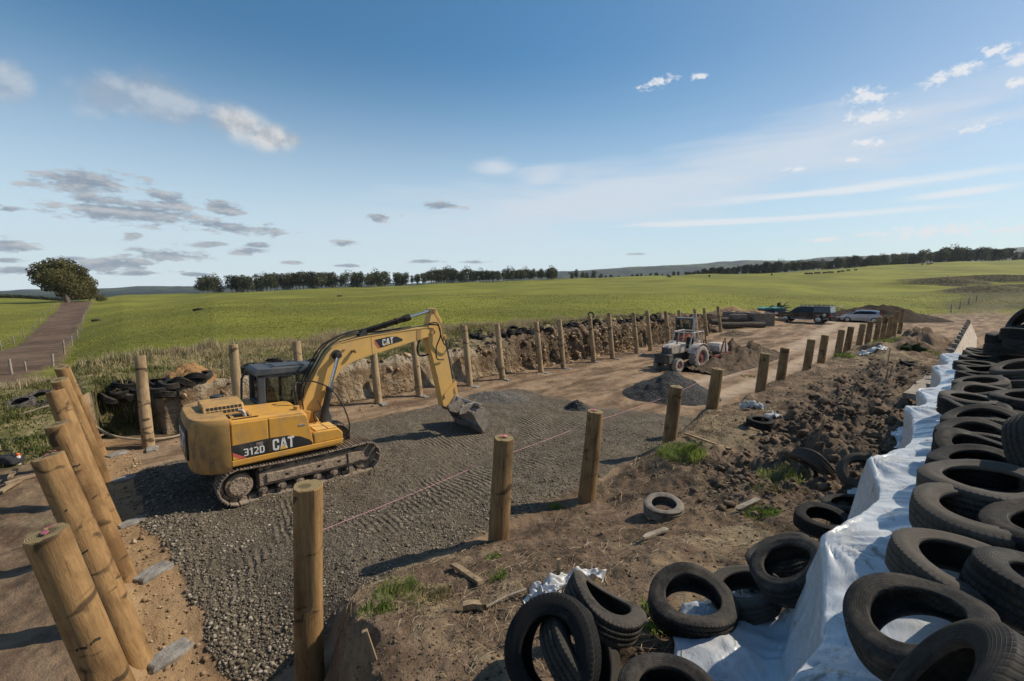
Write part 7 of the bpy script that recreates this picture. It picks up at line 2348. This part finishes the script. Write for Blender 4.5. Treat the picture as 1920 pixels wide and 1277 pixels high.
# the broad tree where the lane crests, its crown swept down to the right
def big_tree():
    q = atdepth(124, 540, 158)
    g = gz(q.x, q.y)
    px_m = 158 / 870.0
    def W(px, py, dd):
        p = atdepth(px, py, 158 + dd * 1.8) - Vector((q.x, q.y, g))
        return p
    cl = []
    for (px, py, rp, dd, fl) in ((80, 507, 17, 0, 1), (100, 500, 16, -1, 1), (120, 499, 17, 1, 1), (92, 520, 18, -2, .9), (118, 517, 22, 2, 1), (140, 512, 18, 3, 1), (108, 533, 17, -2, .8), (75, 527, 12, 0, .8),
                                (150, 525, 18, 6, 1), (135, 534, 20, 4, .9), (163, 532, 15, 9, 1), (158, 545, 16, 9, .8), (142, 549, 15, 6, .7), (120, 545, 13, 2, .6), (172, 545, 10, 12, .8), (172, 553, 8, 13, .7), (88, 540, 8, 0, .8), (66, 516, 9, 0, .9), (102, 520, 15, -4, 1), (120, 520, 15, -5, 1), (112, 541, 10, -4, .7), (134, 545, 13, -3, .8), (150, 540, 13, 2, 1), (132, 553, 12, 4, .7), (148, 556, 12, 8, .7), (162, 556, 11, 11, .7), (116, 552, 9, 1, .6)):
        p = W(px, py, dd)
        r = rp * px_m
        cl.append((p.x, p.y, p.z, r, r * 1.25, r * fl))
    tr = []
    base = Vector((0, 0, -.4))
    for (px, py, dd, r) in ((122, 550, 0, .50), (110, 536, 0, .30), (132, 536, 2, .30), (97, 524, 0, .2), (150, 542, 5, .2), (86, 536, 0, .13)):
        e = W(px, py, dd)
        mid = base.lerp(e, .5) + Vector((0, 0, .5))
        tr.append(([base, mid, e], [r * 1.2, r, r * .4]))
    o = tree_proto('broad_tree', cl, 22000, 0.30, 9, tr, M_LEAF_BIG, 'big broad dark tree at the crest of the dirt lane, crown sloping down')
    o.location = (q.x, q.y, g)
    q2 = atdepth(186, 540, 168)
    o2 = tree_proto('round_bush', [(0, 0, 1.5, 2.0, 2.0, 1.5), (1.6, .6, 1.1, 1.5, 1.5, 1.1), (-1.6, 0, 1.1, 1.4, 1.4, 1.1)], 1500, 0.16, 10, [([(0, 0, -.2), (0, 0, 1)], [.12, .06])], M_LEAF_BIG, 'round dark bush just beyond the big broad tree', 'bush')
    o2.location = (q2.x, q2.y, gz(q2.x, q2.y))
    cl = []
    for k in range(24):
        p = atdepth(-20 + 132 * k / 23, 540, 185)
        cl.append((p.x - q.x, p.y - q.y, gz(p.x, p.y) - g + .5, 1.7, 1.7, .8))
    V, F_, lc = leaves(cl, 3000, 0.26, 12)
    h = np_mesh('hedge', V, F_, M_LEAF_DARK, None, smooth=False)
    vattr(h.data, 'lc', np.stack([lc] * 3, 1)); h.location = (q.x, q.y, g)
    tag(h, 'low dark hedge line across the field left of the big tree', 'hedge')
big_tree()

# ------------------------------------------------------------------ lane fences and distant posts
def fpost(px, py, h, r, label, group, mat=None):
    q = on_ground(px, py, 300)
    m = MB(); m.tube([(0, 0, -.2), (0, 0, h * .5), (0.01, 0, h)], [r, r * .95, r * .9], 8)
    o = m.build('fence_post', mat or M_PLANK_G, smooth=True, angle=50)
    o.location = q; o.rotation_euler = (RT_.uniform(-.06, .06), RT_.uniform(-.06, .06), 0)
    tag(o, label, 'post', group)
    return q + Vector((0, 0, h))
GL, GR_ = 'fence posts along the far side of the lane', 'fence posts along the near side of the lane'
tl_ = [fpost(px, py, 1.15, .065, 'weathered post on the far side of the dirt lane', GL) for (px, py) in ((3, 658), (27, 646), (45, 633), (64, 620), (76, 606), (85, 594), (94, 585), (102, 577), (109, 571))]
tr_ = [fpost(px, py, 1.15, .065, 'weathered post on the near side of the dirt lane', GR_) for (px, py) in ((121, 664), (135, 648), (146, 635), (153, 620), (157, 604), (161, 592), (166, 584), (169, 576), (174, 570))]
nr_ = [fpost(22, 702, .75, .06, 'thick fence post at the lane mouth, nearest the leaning posts', None), fpost(49, 696, .5, .045, 'thin fence post at the lane mouth, between two thicker ones', None), fpost(100, 688, .72, .06, 'tall fence post at the lane mouth beside the green field', None)]
for nm, pts in (('far side', tl_), ('near side', tr_)):
    m = MB()
    for hh in (0.08, 0.40, 0.72):
        for a, b in zip(pts[:-1], pts[1:]):
            m.tube([a - Vector((0, 0, hh)), b - Vector((0, 0, hh))], 0.006, 4)
    tag(m.build('fence_wire', M_STEEL), 'thin fence wires along the %s of the dirt lane' % nm, 'wire')
for (px, py) in ((1783, 586), (1799, 580), (1816, 571), (1830, 566), (1776, 524), (1830, 523), (1880, 522)):
    fpost(px, py, 1.3, .08, 'small fence post on the scrubby slope at the right', 'posts on the right scrubby slope')
for (px, py) in ((372, 582), (637, 556), (181, 602)):
    q = on_ground(px, py, 400)
    V = rock_shape(IV1, int(px)) * np.array([.9, .5, .28])
    o = np_mesh('grass_clump', V, IF1, M_HEAP_DKS); o.location = q + Vector((0, 0, .1)); o.rotation_euler = (0, 0, YAW)
    tag(o, 'small dark clump lying alone in the green field', 'clump', 'dark clumps in the green field')
# cattle on the far slope
def cow():
    m = MB()
    m.tube([(-.95, 0, 1.02), (-.8, 0, 1.05), (-.3, 0, .98), (.3, 0, 1.0), (.75, 0, 1.08), (1.0, 0, 1.18), (1.3, 0, 1.02), (1.62, 0, .72)], [.16, .34, .40, .40, .34, .22, .17, .10], 10)
    for sx in (-.72, .68):
        for sy in (-.2, .2):
            m.tube([(sx, sy, .85), (sx + .02, sy, .45), (sx - .02, sy, 0)], [.14, .08, .06], 7)
    m.tube([(-.95, 0, 1.15), (-1.06, 0, .8), (-1.04, 0, .45)], [.04, .03, .04], 5)
    m.tube([(1.28, -.22, 1.12), (1.30, 0, 1.14), (1.28, .22, 1.12)], [.03, .05, .03], 5)
    return m.build('cow', simple('cow_hide', (0.014, 0.012, 0.011), (0.03, 0.025, 0.02), 0.8), smooth=True)
c0 = None
for k, (px, py) in enumerate(((1447, 515), (1512, 514), (1520, 514), (1530, 513), (1536, 512), (1545, 512), (1553, 511), (1560, 511), (1572, 510), (1580, 509), (1590, 507), (1604, 506), (1729, 495), (1740, 495), (1746, 494), (1330, 518), (1255, 519))):
    q = on_ground(px, py + 2, 600)
    if c0 is None: c0 = cow(); c = c0
    else: c = c0.copy(); COL.objects.link(c)
    c.location = q; c.rotation_euler = (0, 0, RT_.uniform(0, 6.28))
    tag(c, 'tiny black cow grazing on the far green slope', 'cow', 'cattle on the far slope')

# ------------------------------------------------------------------ grass, straw, stones
def blade_mat(name, cols, trans=0.3):
    t = NT(name)
    a = t.n('ShaderNodeAttribute', attribute_name='lc')
    r = t.n('ShaderNodeValToRGB'); t.l(a.outputs['Fac'], r.inputs[0])
    el = r.color_ramp.elements
    while len(el) < len(cols): el.new(0.5)
    for e, (p, c) in zip(el, cols):
        e.position = p; e.color = (*c, 1)
    b2 = t.n('ShaderNodeBsdfTranslucent'); t.l(r.outputs[0], b2.inputs[0])
    m = t.n('ShaderNodeMixShader'); m.inputs[0].default_value = trans
    t.done(r.outputs[0], 0.7, None, 0, 0.2)
    t.l(t.bsdf.outputs[0], m.inputs[1]); t.l(b2.outputs[0], m.inputs[2]); t.l(m.outputs[0], t.out.inputs[0])
    return t.mat
STRAW, STRAW2 = (0.42, 0.335, 0.20), (0.28, 0.21, 0.115)
M_DRYG = blade_mat('dry_grass', [(0, STRAW2), (0.5, STRAW), (1, (0.50, 0.41, 0.27))])
M_VERGE = blade_mat('verge_grass', [(0, (0.085, 0.10, 0.028)), (0.45, (0.145, 0.158, 0.045)), (0.62, (0.25, 0.205, 0.10)), (1, (0.40, 0.32, 0.185))])
M_FIELD = blade_mat('pasture_blades', [(0, (0.105, 0.116, 0.019)), (0.6, (0.190, 0.196, 0.036)), (1, (0.26, 0.235, 0.08))])
M_GREEN = blade_mat('fresh_green', [(0, (0.085, 0.125, 0.028)), (0.6, (0.20, 0.27, 0.06)), (1, (0.40, 0.42, 0.15))], 0.45)
M_STRAW = blade_mat('loose_straw', [(0, (0.13, 0.09, 0.052)), (0.55, (0.25, 0.19, 0.115)), (1, (0.46, 0.38, 0.26))], 0.1)

def blades(x, y, h, w, seed, lean=0.45, z=None):
    r = np.random.RandomState(seed); n = len(x)
    if z is None: z = height(x, y)
    a = r.uniform(0, 2 * pi, n)
    ux, uy = np.cos(a), np.sin(a)
    b = r.uniform(0, 2 * pi, n); l = r.uniform(0.05, lean, n) * h
    lx, ly = np.cos(b) * l, np.sin(b) * l
    w = w * np.ones(n)
    V = np.zeros((n, 5, 3))
    V[:, 0] = np.stack([x - ux * w, y - uy * w, z - 0.02], 1)
    V[:, 1] = np.stack([x + ux * w, y + uy * w, z - 0.02], 1)
    V[:, 2] = np.stack([x + ux * w * .8 + lx * .35, y + uy * w * .8 + ly * .35, z + h * .55], 1)
    V[:, 3] = np.stack([x - ux * w * .8 + lx * .35, y - uy * w * .8 + ly * .35, z + h * .55], 1)
    V[:, 4] = np.stack([x + lx, y + ly, z + h * (1 - .25 * (l / np.maximum(h, 1e-3)) ** 2)], 1)
    base = np.arange(n)[:, None] * 5
    T = np.concatenate([base + np.array([0, 1, 2]), base + np.array([0, 2, 3]), base + np.array([3, 2, 4])], 0)
    return V.reshape(-1, 3), T

def scatter_blades(name, x, y, h, w, mat, seed, label=None, kind='stuff', lean=0.45, lcv=None, z=None, off=None):
    V, T = blades(x, y, h, w, seed, lean, z)
    if off is not None: V = V - np.array(off)
    o = np_mesh(name, V, T, mat, smooth=False)
    r = np.random.RandomState(seed + 1)
    lc = np.repeat(np.clip(lcv if lcv is not None else r.uniform(0, 1, len(x)), 0, 1), 5)
    vattr(o.data, 'lc', np.stack([lc] * 3, 1))
    if off is not None: o.location = off
    tag(o, label, None, None, kind)
    return o

R_ = np.random.RandomState(3)
# pale seed-head fringe along the fence line of the field
n = 26000
y = R_.uniform(-9, 47, n); x = -27.2 + R_.normal(0, 0.75, n) - 0.05 * np.clip(-y, 0, 9)
d = fbm(x * .5, y * .5, 3, 5)
k = d > -0.16
x, y, d = x[k], y[k], d[k]
hh = np.clip(0.42 + 0.9 * d, 0.15, 0.95) * np.interp(y, [-9, 5, 20, 47], [1.0, 1.1, .95, .7]) * R_.uniform(.35, .75, len(x))
scatter_blades('dry_grass', x, y, hh, 0.011, M_DRYG, 6, 'pale dry seeding grass along the edge of the field')
# rough verge
n = 60000
x = np.concatenate([R_.uniform(-26.8, -18.5, n), R_.uniform(-27, -13, n // 2)]); y = np.concatenate([R_.uniform(-1, 46, n), R_.uniform(-12, 0.1, n // 2)])
bare = (x > -21.2) & (y > 15)
A_, B_, C2_ = classes(x, y)
k = (B_[:, 0] > 0.35) & ~bare
x, y = x[k], y[k]
d = fbm(x * .7, y * .7, 4, 15)
hh = np.clip(0.17 + 0.35 * d, 0.05, 0.5) * R_.uniform(.6, 1.3, len(x))
lcv = np.clip(0.56 + 0.9 * fbm(x * .45 + 7, y * .45, 4, 25) + R_.normal(0, .2, len(x)), 0, 1)
scatter_blades('verge_grass', x, y, hh, 0.016, M_VERGE, 7, 'tangled green and dead grass on the verge above the pit', lean=1.1, lcv=lcv)
# grazed sward on the nearer field
n = 150000
Zr = np.exp(R_.uniform(math.log(24), math.log(120), n)); pxr = R_.uniform(-40, 1960, n)
u = (pxr - 960) / 870 * Zr
x = CY * u - SY * Zr; y = SY * u + CY * Zr
A_, B_, C2_ = classes(x, y)
k = (B_[:, 1] > 0.6)
x, y, Zr = x[k], y[k], Zr[k]
d = fbm(x * .12, y * .12, 4, 35); d2 = fbm(x * 1.1, y * 1.1, 3, 36)
hh = np.clip(0.055 + 0.09 * d2 + 0.05 * d, 0.025, 0.22) * R_.uniform(.7, 1.4, len(x))
lcv = np.clip(0.42 + 0.55 * d + 0.6 * d2 + R_.normal(0, .14, len(x)), 0, 1)
scatter_blades('pasture_grass', x, y, hh, 0.0005 * Zr, M_FIELD, 8, 'short grazed grass covering the nearer part of the field', lean=0.9, lcv=lcv)
# straw and dead stalks over the bank
n = 24000
x = R_.uniform(-5.6, -1.0, n); y = np.exp(R_.uniform(math.log(1.6), math.log(34), n))
P_ = pieces(x, y)
den = 0.25 + 0.9 * fbm(x * .6, y * .6, 4, 45) + 0.75 * np.exp(-((x + 4.7) / .9) ** 2) * sm(8, 10, y) + 0.5 * np.exp(-((x + 2.7) / .8) ** 2 - ((y - 6.8) / 2) ** 2) - 0.5 * P_['clod']
k = (P_['bank'] > 0.6) & (R_.uniform(0, 1, n) < den)
x, y = x[k], y[k]
def flat_stalks(name, x, y, L, w, mat, seed, label):
    r = np.random.RandomState(seed); n = len(x)
    a = r.uniform(0, 2 * pi, n); t = r.normal(0, .25, n)
    dx, dy = np.cos(a) * L, np.sin(a) * L
    z0 = height(x, y) + .006; z1 = height(x + dx, y + dy) + 0.01 + np.abs(t) * L * .5; xm = x + dx * .5 + r.normal(0, .08, n) * L; ym = y + dy * .5 + r.normal(0, .08, n) * L
    zm = np.maximum((z0 + z1) / 2 + .02 * r.uniform(0, 1, n), height(xm, ym) + .006)
    px_, py_ = -np.sin(a) * w, np.cos(a) * w
    V = np.zeros((n, 6, 3))
    for i, (X, Y, Zz) in enumerate(((x, y, z0), (xm, ym, zm), (x + dx, y + dy, z1))):
        V[:, 2 * i] = np.stack([X - px_, Y - py_, Zz], 1); V[:, 2 * i + 1] = np.stack([X + px_, Y + py_, Zz + w], 1)
    b = np.arange(n)[:, None] * 6
    Q = np.concatenate([b + np.array([0, 1, 3, 2]), b + np.array([2, 3, 5, 4])], 0)
    o = np_mesh(name, V.reshape(-1, 3), Q, mat, smooth=False)
    lc = np.repeat(r.uniform(0, 1, n), 6)
    vattr(o.data, 'lc', np.stack([lc] * 3, 1))
    tag(o, label, None, None, 'stuff')
flat_stalks('straw', x, y, np.clip(R_.gamma(2.0, .05, len(x)), .03, .40), 0.0013 + 0.00028 * y, M_STRAW, 9, 'dead stalks and straw strewn over the earth bank')
# low weeds on the bank
n = 9000
x = R_.uniform(-5.5, -1.1, n); y = R_.uniform(2, 36, n)
P_ = pieces(x, y)
den = fbm(x * .75 + 4, y * .75, 4, 55) - 0.10 - .4 * P_['clod'] * (y < 20)
k = (P_['bank'] > 0.6) & (den > 0.13)
x, y = x[k], y[k]
scatter_blades('bank_weeds', x, y, R_.uniform(.03, .13, len(x)), 0.006, M_VERGE, 10, 'low sparse weeds growing over the earth bank', lean=1.2, lcv=R_.uniform(.1, .75, len(x)))

def tussock(px, py, r, h, n, w, label, seed, mat=M_GREEN, lo=0.1, hi=0.9, name='grass_tussock'):
    q = on_ground(px, py, 120)
    rs = np.random.RandomState(seed)
    a = rs.uniform(0, 2 * pi, n); rr = r * rs.uniform(0, 1, n) ** .6
    x = q.x + rr * np.cos(a); y = q.y + rr * np.sin(a)
    hh = h * (1 - .55 * rr / r) * rs.uniform(.5, 1.15, n)
    o = scatter_blades(name, x, y, hh, w, mat, seed, label, None, 1.0, rs.uniform(lo, hi, n), off=tuple(q))
    o['category'] = 'grass tuft'
    return o
tussock(1282, 852, .45, .42, 900, .0055, 'big bright green grass tussock at the foot of the fourth near post', 61)
tussock(1252, 846, .26, .34, 300, .0055, 'side clump of the bright green tussock, nearest the post', 62)
tussock(745, 1112, .30, .28, 300, .0045, 'green weeds on the cut edge of the bank beside the scarfed post', 63)
tussock(706, 1148, .20, .22, 80, .010, 'broad leaved weeds hanging over the cut bank edge', 64, hi=.6)
tussock(810, 1118, .30, .14, 320, .006, 'dry brown weeds between the green weeds and the batten', 65, M_VERGE, .4, 1)
tussock(1462, 892, .40, .28, 300, .0045, 'yellow green grass patch in front of the half buried tyre', 66, hi=1)
tussock(1440, 915, .30, .12, 300, .006, 'thin low grass at the straw below the yellow green patch', 67, M_VERGE, .2, .7)
tussock(1425, 962, .26, .10, 320, .010, 'low leafy weeds around the pointed grey board', 68, hi=.5)
tussock(1042, 952, .14, .16, 120, .006, 'small grass tuft on bare soil left of the muddy tyre', 69, hi=1)
tussock(934, 1085, .12, .14, 110, .007, 'small grass tuft beside the grey batten', 70)
tussock(925, 1045, .14, .08, 110, .006, 'tiny scattered weeds near the second post', 71, hi=.7)
tussock(1245, 1182, .16, .10, 220, .010, 'low green weeds at the foot of the sunlit dented tyre', 72, hi=.5)
tussock(1212, 1150, .07, .22, 22, .012, 'few tall green blades by the squashed tyre', 73, hi=.7)
tussock(1400, 1120, .10, .26, 60, .006, 'grass blades growing up through the hole of a tyre', 74, hi=.6)
tussock(1582, 668, .55, .30, 420, .014, 'green weeds among the near posts beside the pale plastic heap', 75, hi=.7)
tussock(1660, 640, .9, .24, 500, .014, 'yellow weeds along the foot of the last near posts', 76, hi=1)
tussock(1712, 655, .55, .42, 700, .022, 'dark leafy bush at the end of the broken ground', 77, leaf_mat('bush_leaves', (0.012, 0.025, 0.010), (0.04, 0.075, 0.03)), name='leafy_bush')
tussock(1750, 662, .4, .16, 200, .012, 'pale green weeds near the end of the white sheet', 78, hi=.8)
tussock(1410, 707, .6, .14, 200, .010, 'thin grass around the sixth near post', 79, M_VERGE, .1, .8)

# loose stones on the gravel and crumbs of earth
def pebbles(name, x, y, s, mat, seed, label, V0, F0, flat=0.7, sink=0.25):
    r = np.random.RandomState(seed); n = len(x)
    z = height(x, y)
    V0 = np.asarray(V0)
    if V0.ndim == 2: V0 = V0[None]
    V0 = V0[r.randint(0, len(V0), n)]
    m = V0.shape[1]
    a = r.uniform(0, 2 * pi, n)
    ca, sa = np.cos(a)[:, None], np.sin(a)[:, None]
    jit = 1 + r.uniform(-.3, .3, (n, m)) * (1 if m < 12 else 0.3)
    ex = r.uniform(.75, 1.3, (n, 1)); ey = r.uniform(.75, 1.2, (n, 1)); ez = flat * r.uniform(.7, 1.2, (n, 1))
    px_ = V0[:, :, 0] * jit * ex; py_ = V0[:, :, 1] * jit * ey; pz = V0[:, :, 2] * jit * ez
    X = (px_ * ca - py_ * sa) * s[:, None] + x[:, None]; Y = (px_ * sa + py_ * ca) * s[:, None] + y[:, None]
    Z = pz * s[:, None] + (z + s * sink)[:, None]
    V = np.stack([X, Y, Z], -1).reshape(-1, 3)
    F_ = (F0[None] + (np.arange(n) * m)[:, None, None]).reshape(-1, 3)
    o = np_mesh(name, V, F_, mat, smooth=False)
    lc = np.repeat(r.uniform(0, 1, n), m)
    vattr(o.data, 'lc', np.stack([lc] * 3, 1))
    tag(o, label, None, None, 'stuff')
    return o
def pebble_mat(name, cols):
    t = NT(name)
    a = t.n('ShaderNodeAttribute', attribute_name='lc')
    r = t.n('ShaderNodeValToRGB'); t.l(a.outputs['Fac'], r.inputs[0])
    el = r.color_ramp.elements
    while len(el) < len(cols): el.new(0.5)
    for e, (p, c) in zip(el, cols):
        e.position = p; e.color = (*c, 1)
    return t.done(r.outputs[0], 0.9, None, 0, 0.2)
OV = np.array([[1, 0, 0], [-1, 0, 0], [0, 1, 0], [0, -1, 0], [0, 0, 1], [0, 0, -1]], float)
OF = np.array([[0, 2, 4], [2, 1, 4], [1, 3, 4], [3, 0, 4], [2, 0, 5], [1, 2, 5], [3, 1, 5], [0, 3, 5]])
n = 150000
Zr = np.exp(R_.uniform(math.log(4.6), math.log(15), n)); pxr = R_.uniform(150, 1250, n)
u = (pxr - 960) / 870 * Zr
x = CY * u - SY * Zr; y = SY * u + CY * Zr
P_ = pieces(x, y)
k = (P_['gravel'] > 0.45) & (P_['bank'] < 0.3) & (fbm(x * .55, y * .55, 3, 66) < 0.10 + 0.5 * sm(3.4, 1.6, y)) & (R_.uniform(0, 1, n) < 0.45 + 1.2 * fbm(x * .8, y * .8, 4, 65) + 0.6 * sm(2.6, 1.2, y))
x, y = x[k], y[k]
pebbles('gravel_stones', x, y, np.clip(R_.gamma(1.5, .0058, len(x)), .0035, .036) * (1 + .35 * sm(2.2, 1.1, y)), pebble_mat('stone_colours', [(0, (0.075, 0.060, 0.043)), (0.65, (0.175, 0.145, 0.106)), (1, (0.36, 0.315, 0.25))]), 12, 'loose grey stones covering the gravel pad', OV, OF)
n = 20000
x = R_.uniform(-4.9, -1.0, n); y = np.exp(R_.uniform(math.log(6.5), math.log(32), n))
P_ = pieces(x, y)
k = (R_.uniform(0, 1, n) < P_['clod'] * (0.55 + 1.1 * fbm(x * 1.1, y * 1.1, 3, 75)) + 0.02) & (P_['bank'] > .6)
x, y = x[k], y[k]
s = np.clip(R_.gamma(0.85, .019, len(x)), .005, .085)
_v, F0 = ico(2)
V0 = np.stack([rock_shape(_v, 300 + q, 1.1, 1.8) for q in range(9)])
pebbles('earth_clods', x, y, s, M_CLOD, 13, 'broken clods of dry earth heaped along the white sheet', V0, F0, .8, .3)
n = 16000
x = R_.uniform(-5.6, -0.9, n); y = np.exp(R_.uniform(math.log(1.5), math.log(14), n))
P_ = pieces(x, y)
k = P_['bank'] > .6
x, y = x[k], y[k]
pebbles('soil_crumbs', x, y, np.clip(R_.gamma(1.3, .0048, len(x)), .003, .035), M_CLOD, 14, 'small crumbs of soil over the earth bank', OV, OF)
n = 4500
x = np.concatenate([R_.uniform(-17, -5.5, n), R_.uniform(-17.6, -16.2, n)]); y = np.concatenate([R_.uniform(.1, 1.3, n), R_.uniform(2, 44, n)])
P_ = pieces(x, y)
k = (P_['gravel'] < .5) & (P_['w'] < .2)
x, y = x[k], y[k]
pebbles('clay_crumbs', x, y, np.clip(R_.gamma(0.9, .010, len(x)), .004, .07), pebble_mat('clay_colours', [(0, (0.16, 0.105, 0.06)), (0.7, (0.30, 0.21, 0.125)), (1, (0.42, 0.33, 0.22))]), 15, 'crumbs of clay fallen along the foot of the cut bank', OV, OF)
n = 16000
y = R_.uniform(2.3, 45, n); x = wall_x(y) - R_.uniform(-0.05, 0.75, n)
k = R_.uniform(0, 1, n) < (0.42 + 1.4 * fbm(y * .9, x * 2, 3, 85)) * (0.12 + 0.88 * sm(15, 22, y))
x, y = x[k], y[k]
pebbles('wall_crumbs', x, y, np.clip(R_.gamma(1.1, .026, len(x)), .010, .13), pebble_mat('wall_colours', [(0, (0.16, 0.105, 0.058)), (0.55, (0.30, 0.205, 0.12)), (1, (0.47, 0.36, 0.24))]), 17, 'broken lumps clinging to the face of the cut clay bank', V0, F0, .8, .0)
n = 1500
x = R_.uniform(-22, -18.3, n); y = R_.uniform(14, 46, n)
pebbles('spoil_lumps', x, y, np.clip(R_.gamma(1.2, .03, n), .015, .15), M_CLOD, 16, 'lumps of dug earth along the top of the cut bank', V0, F0, .8, .3)

# ------------------------------------------------------------------ air
def haze():
    m = bpy.data.materials.new('haze_air')
    m.use_nodes = True
    t = m.node_tree; t.nodes.clear()
    o_ = t.nodes.new('ShaderNodeOutputMaterial'); v = t.nodes.new('ShaderNodeVolumePrincipled')
    v.inputs['Color'].default_value = (0.80, 0.88, 0.97, 1); v.inputs['Density'].default_value = HAZE
    v.inputs['Anisotropy'].default_value = 0.2
    t.links.new(v.outputs[0], o_.inputs['Volume'])
    mb = MB(); mb.box((0, 0, 15), (8700, 8700, 640))
    b = mb.build('haze', m)
    tag(b, kind='stuff')
HAZE = 0.00008
haze()
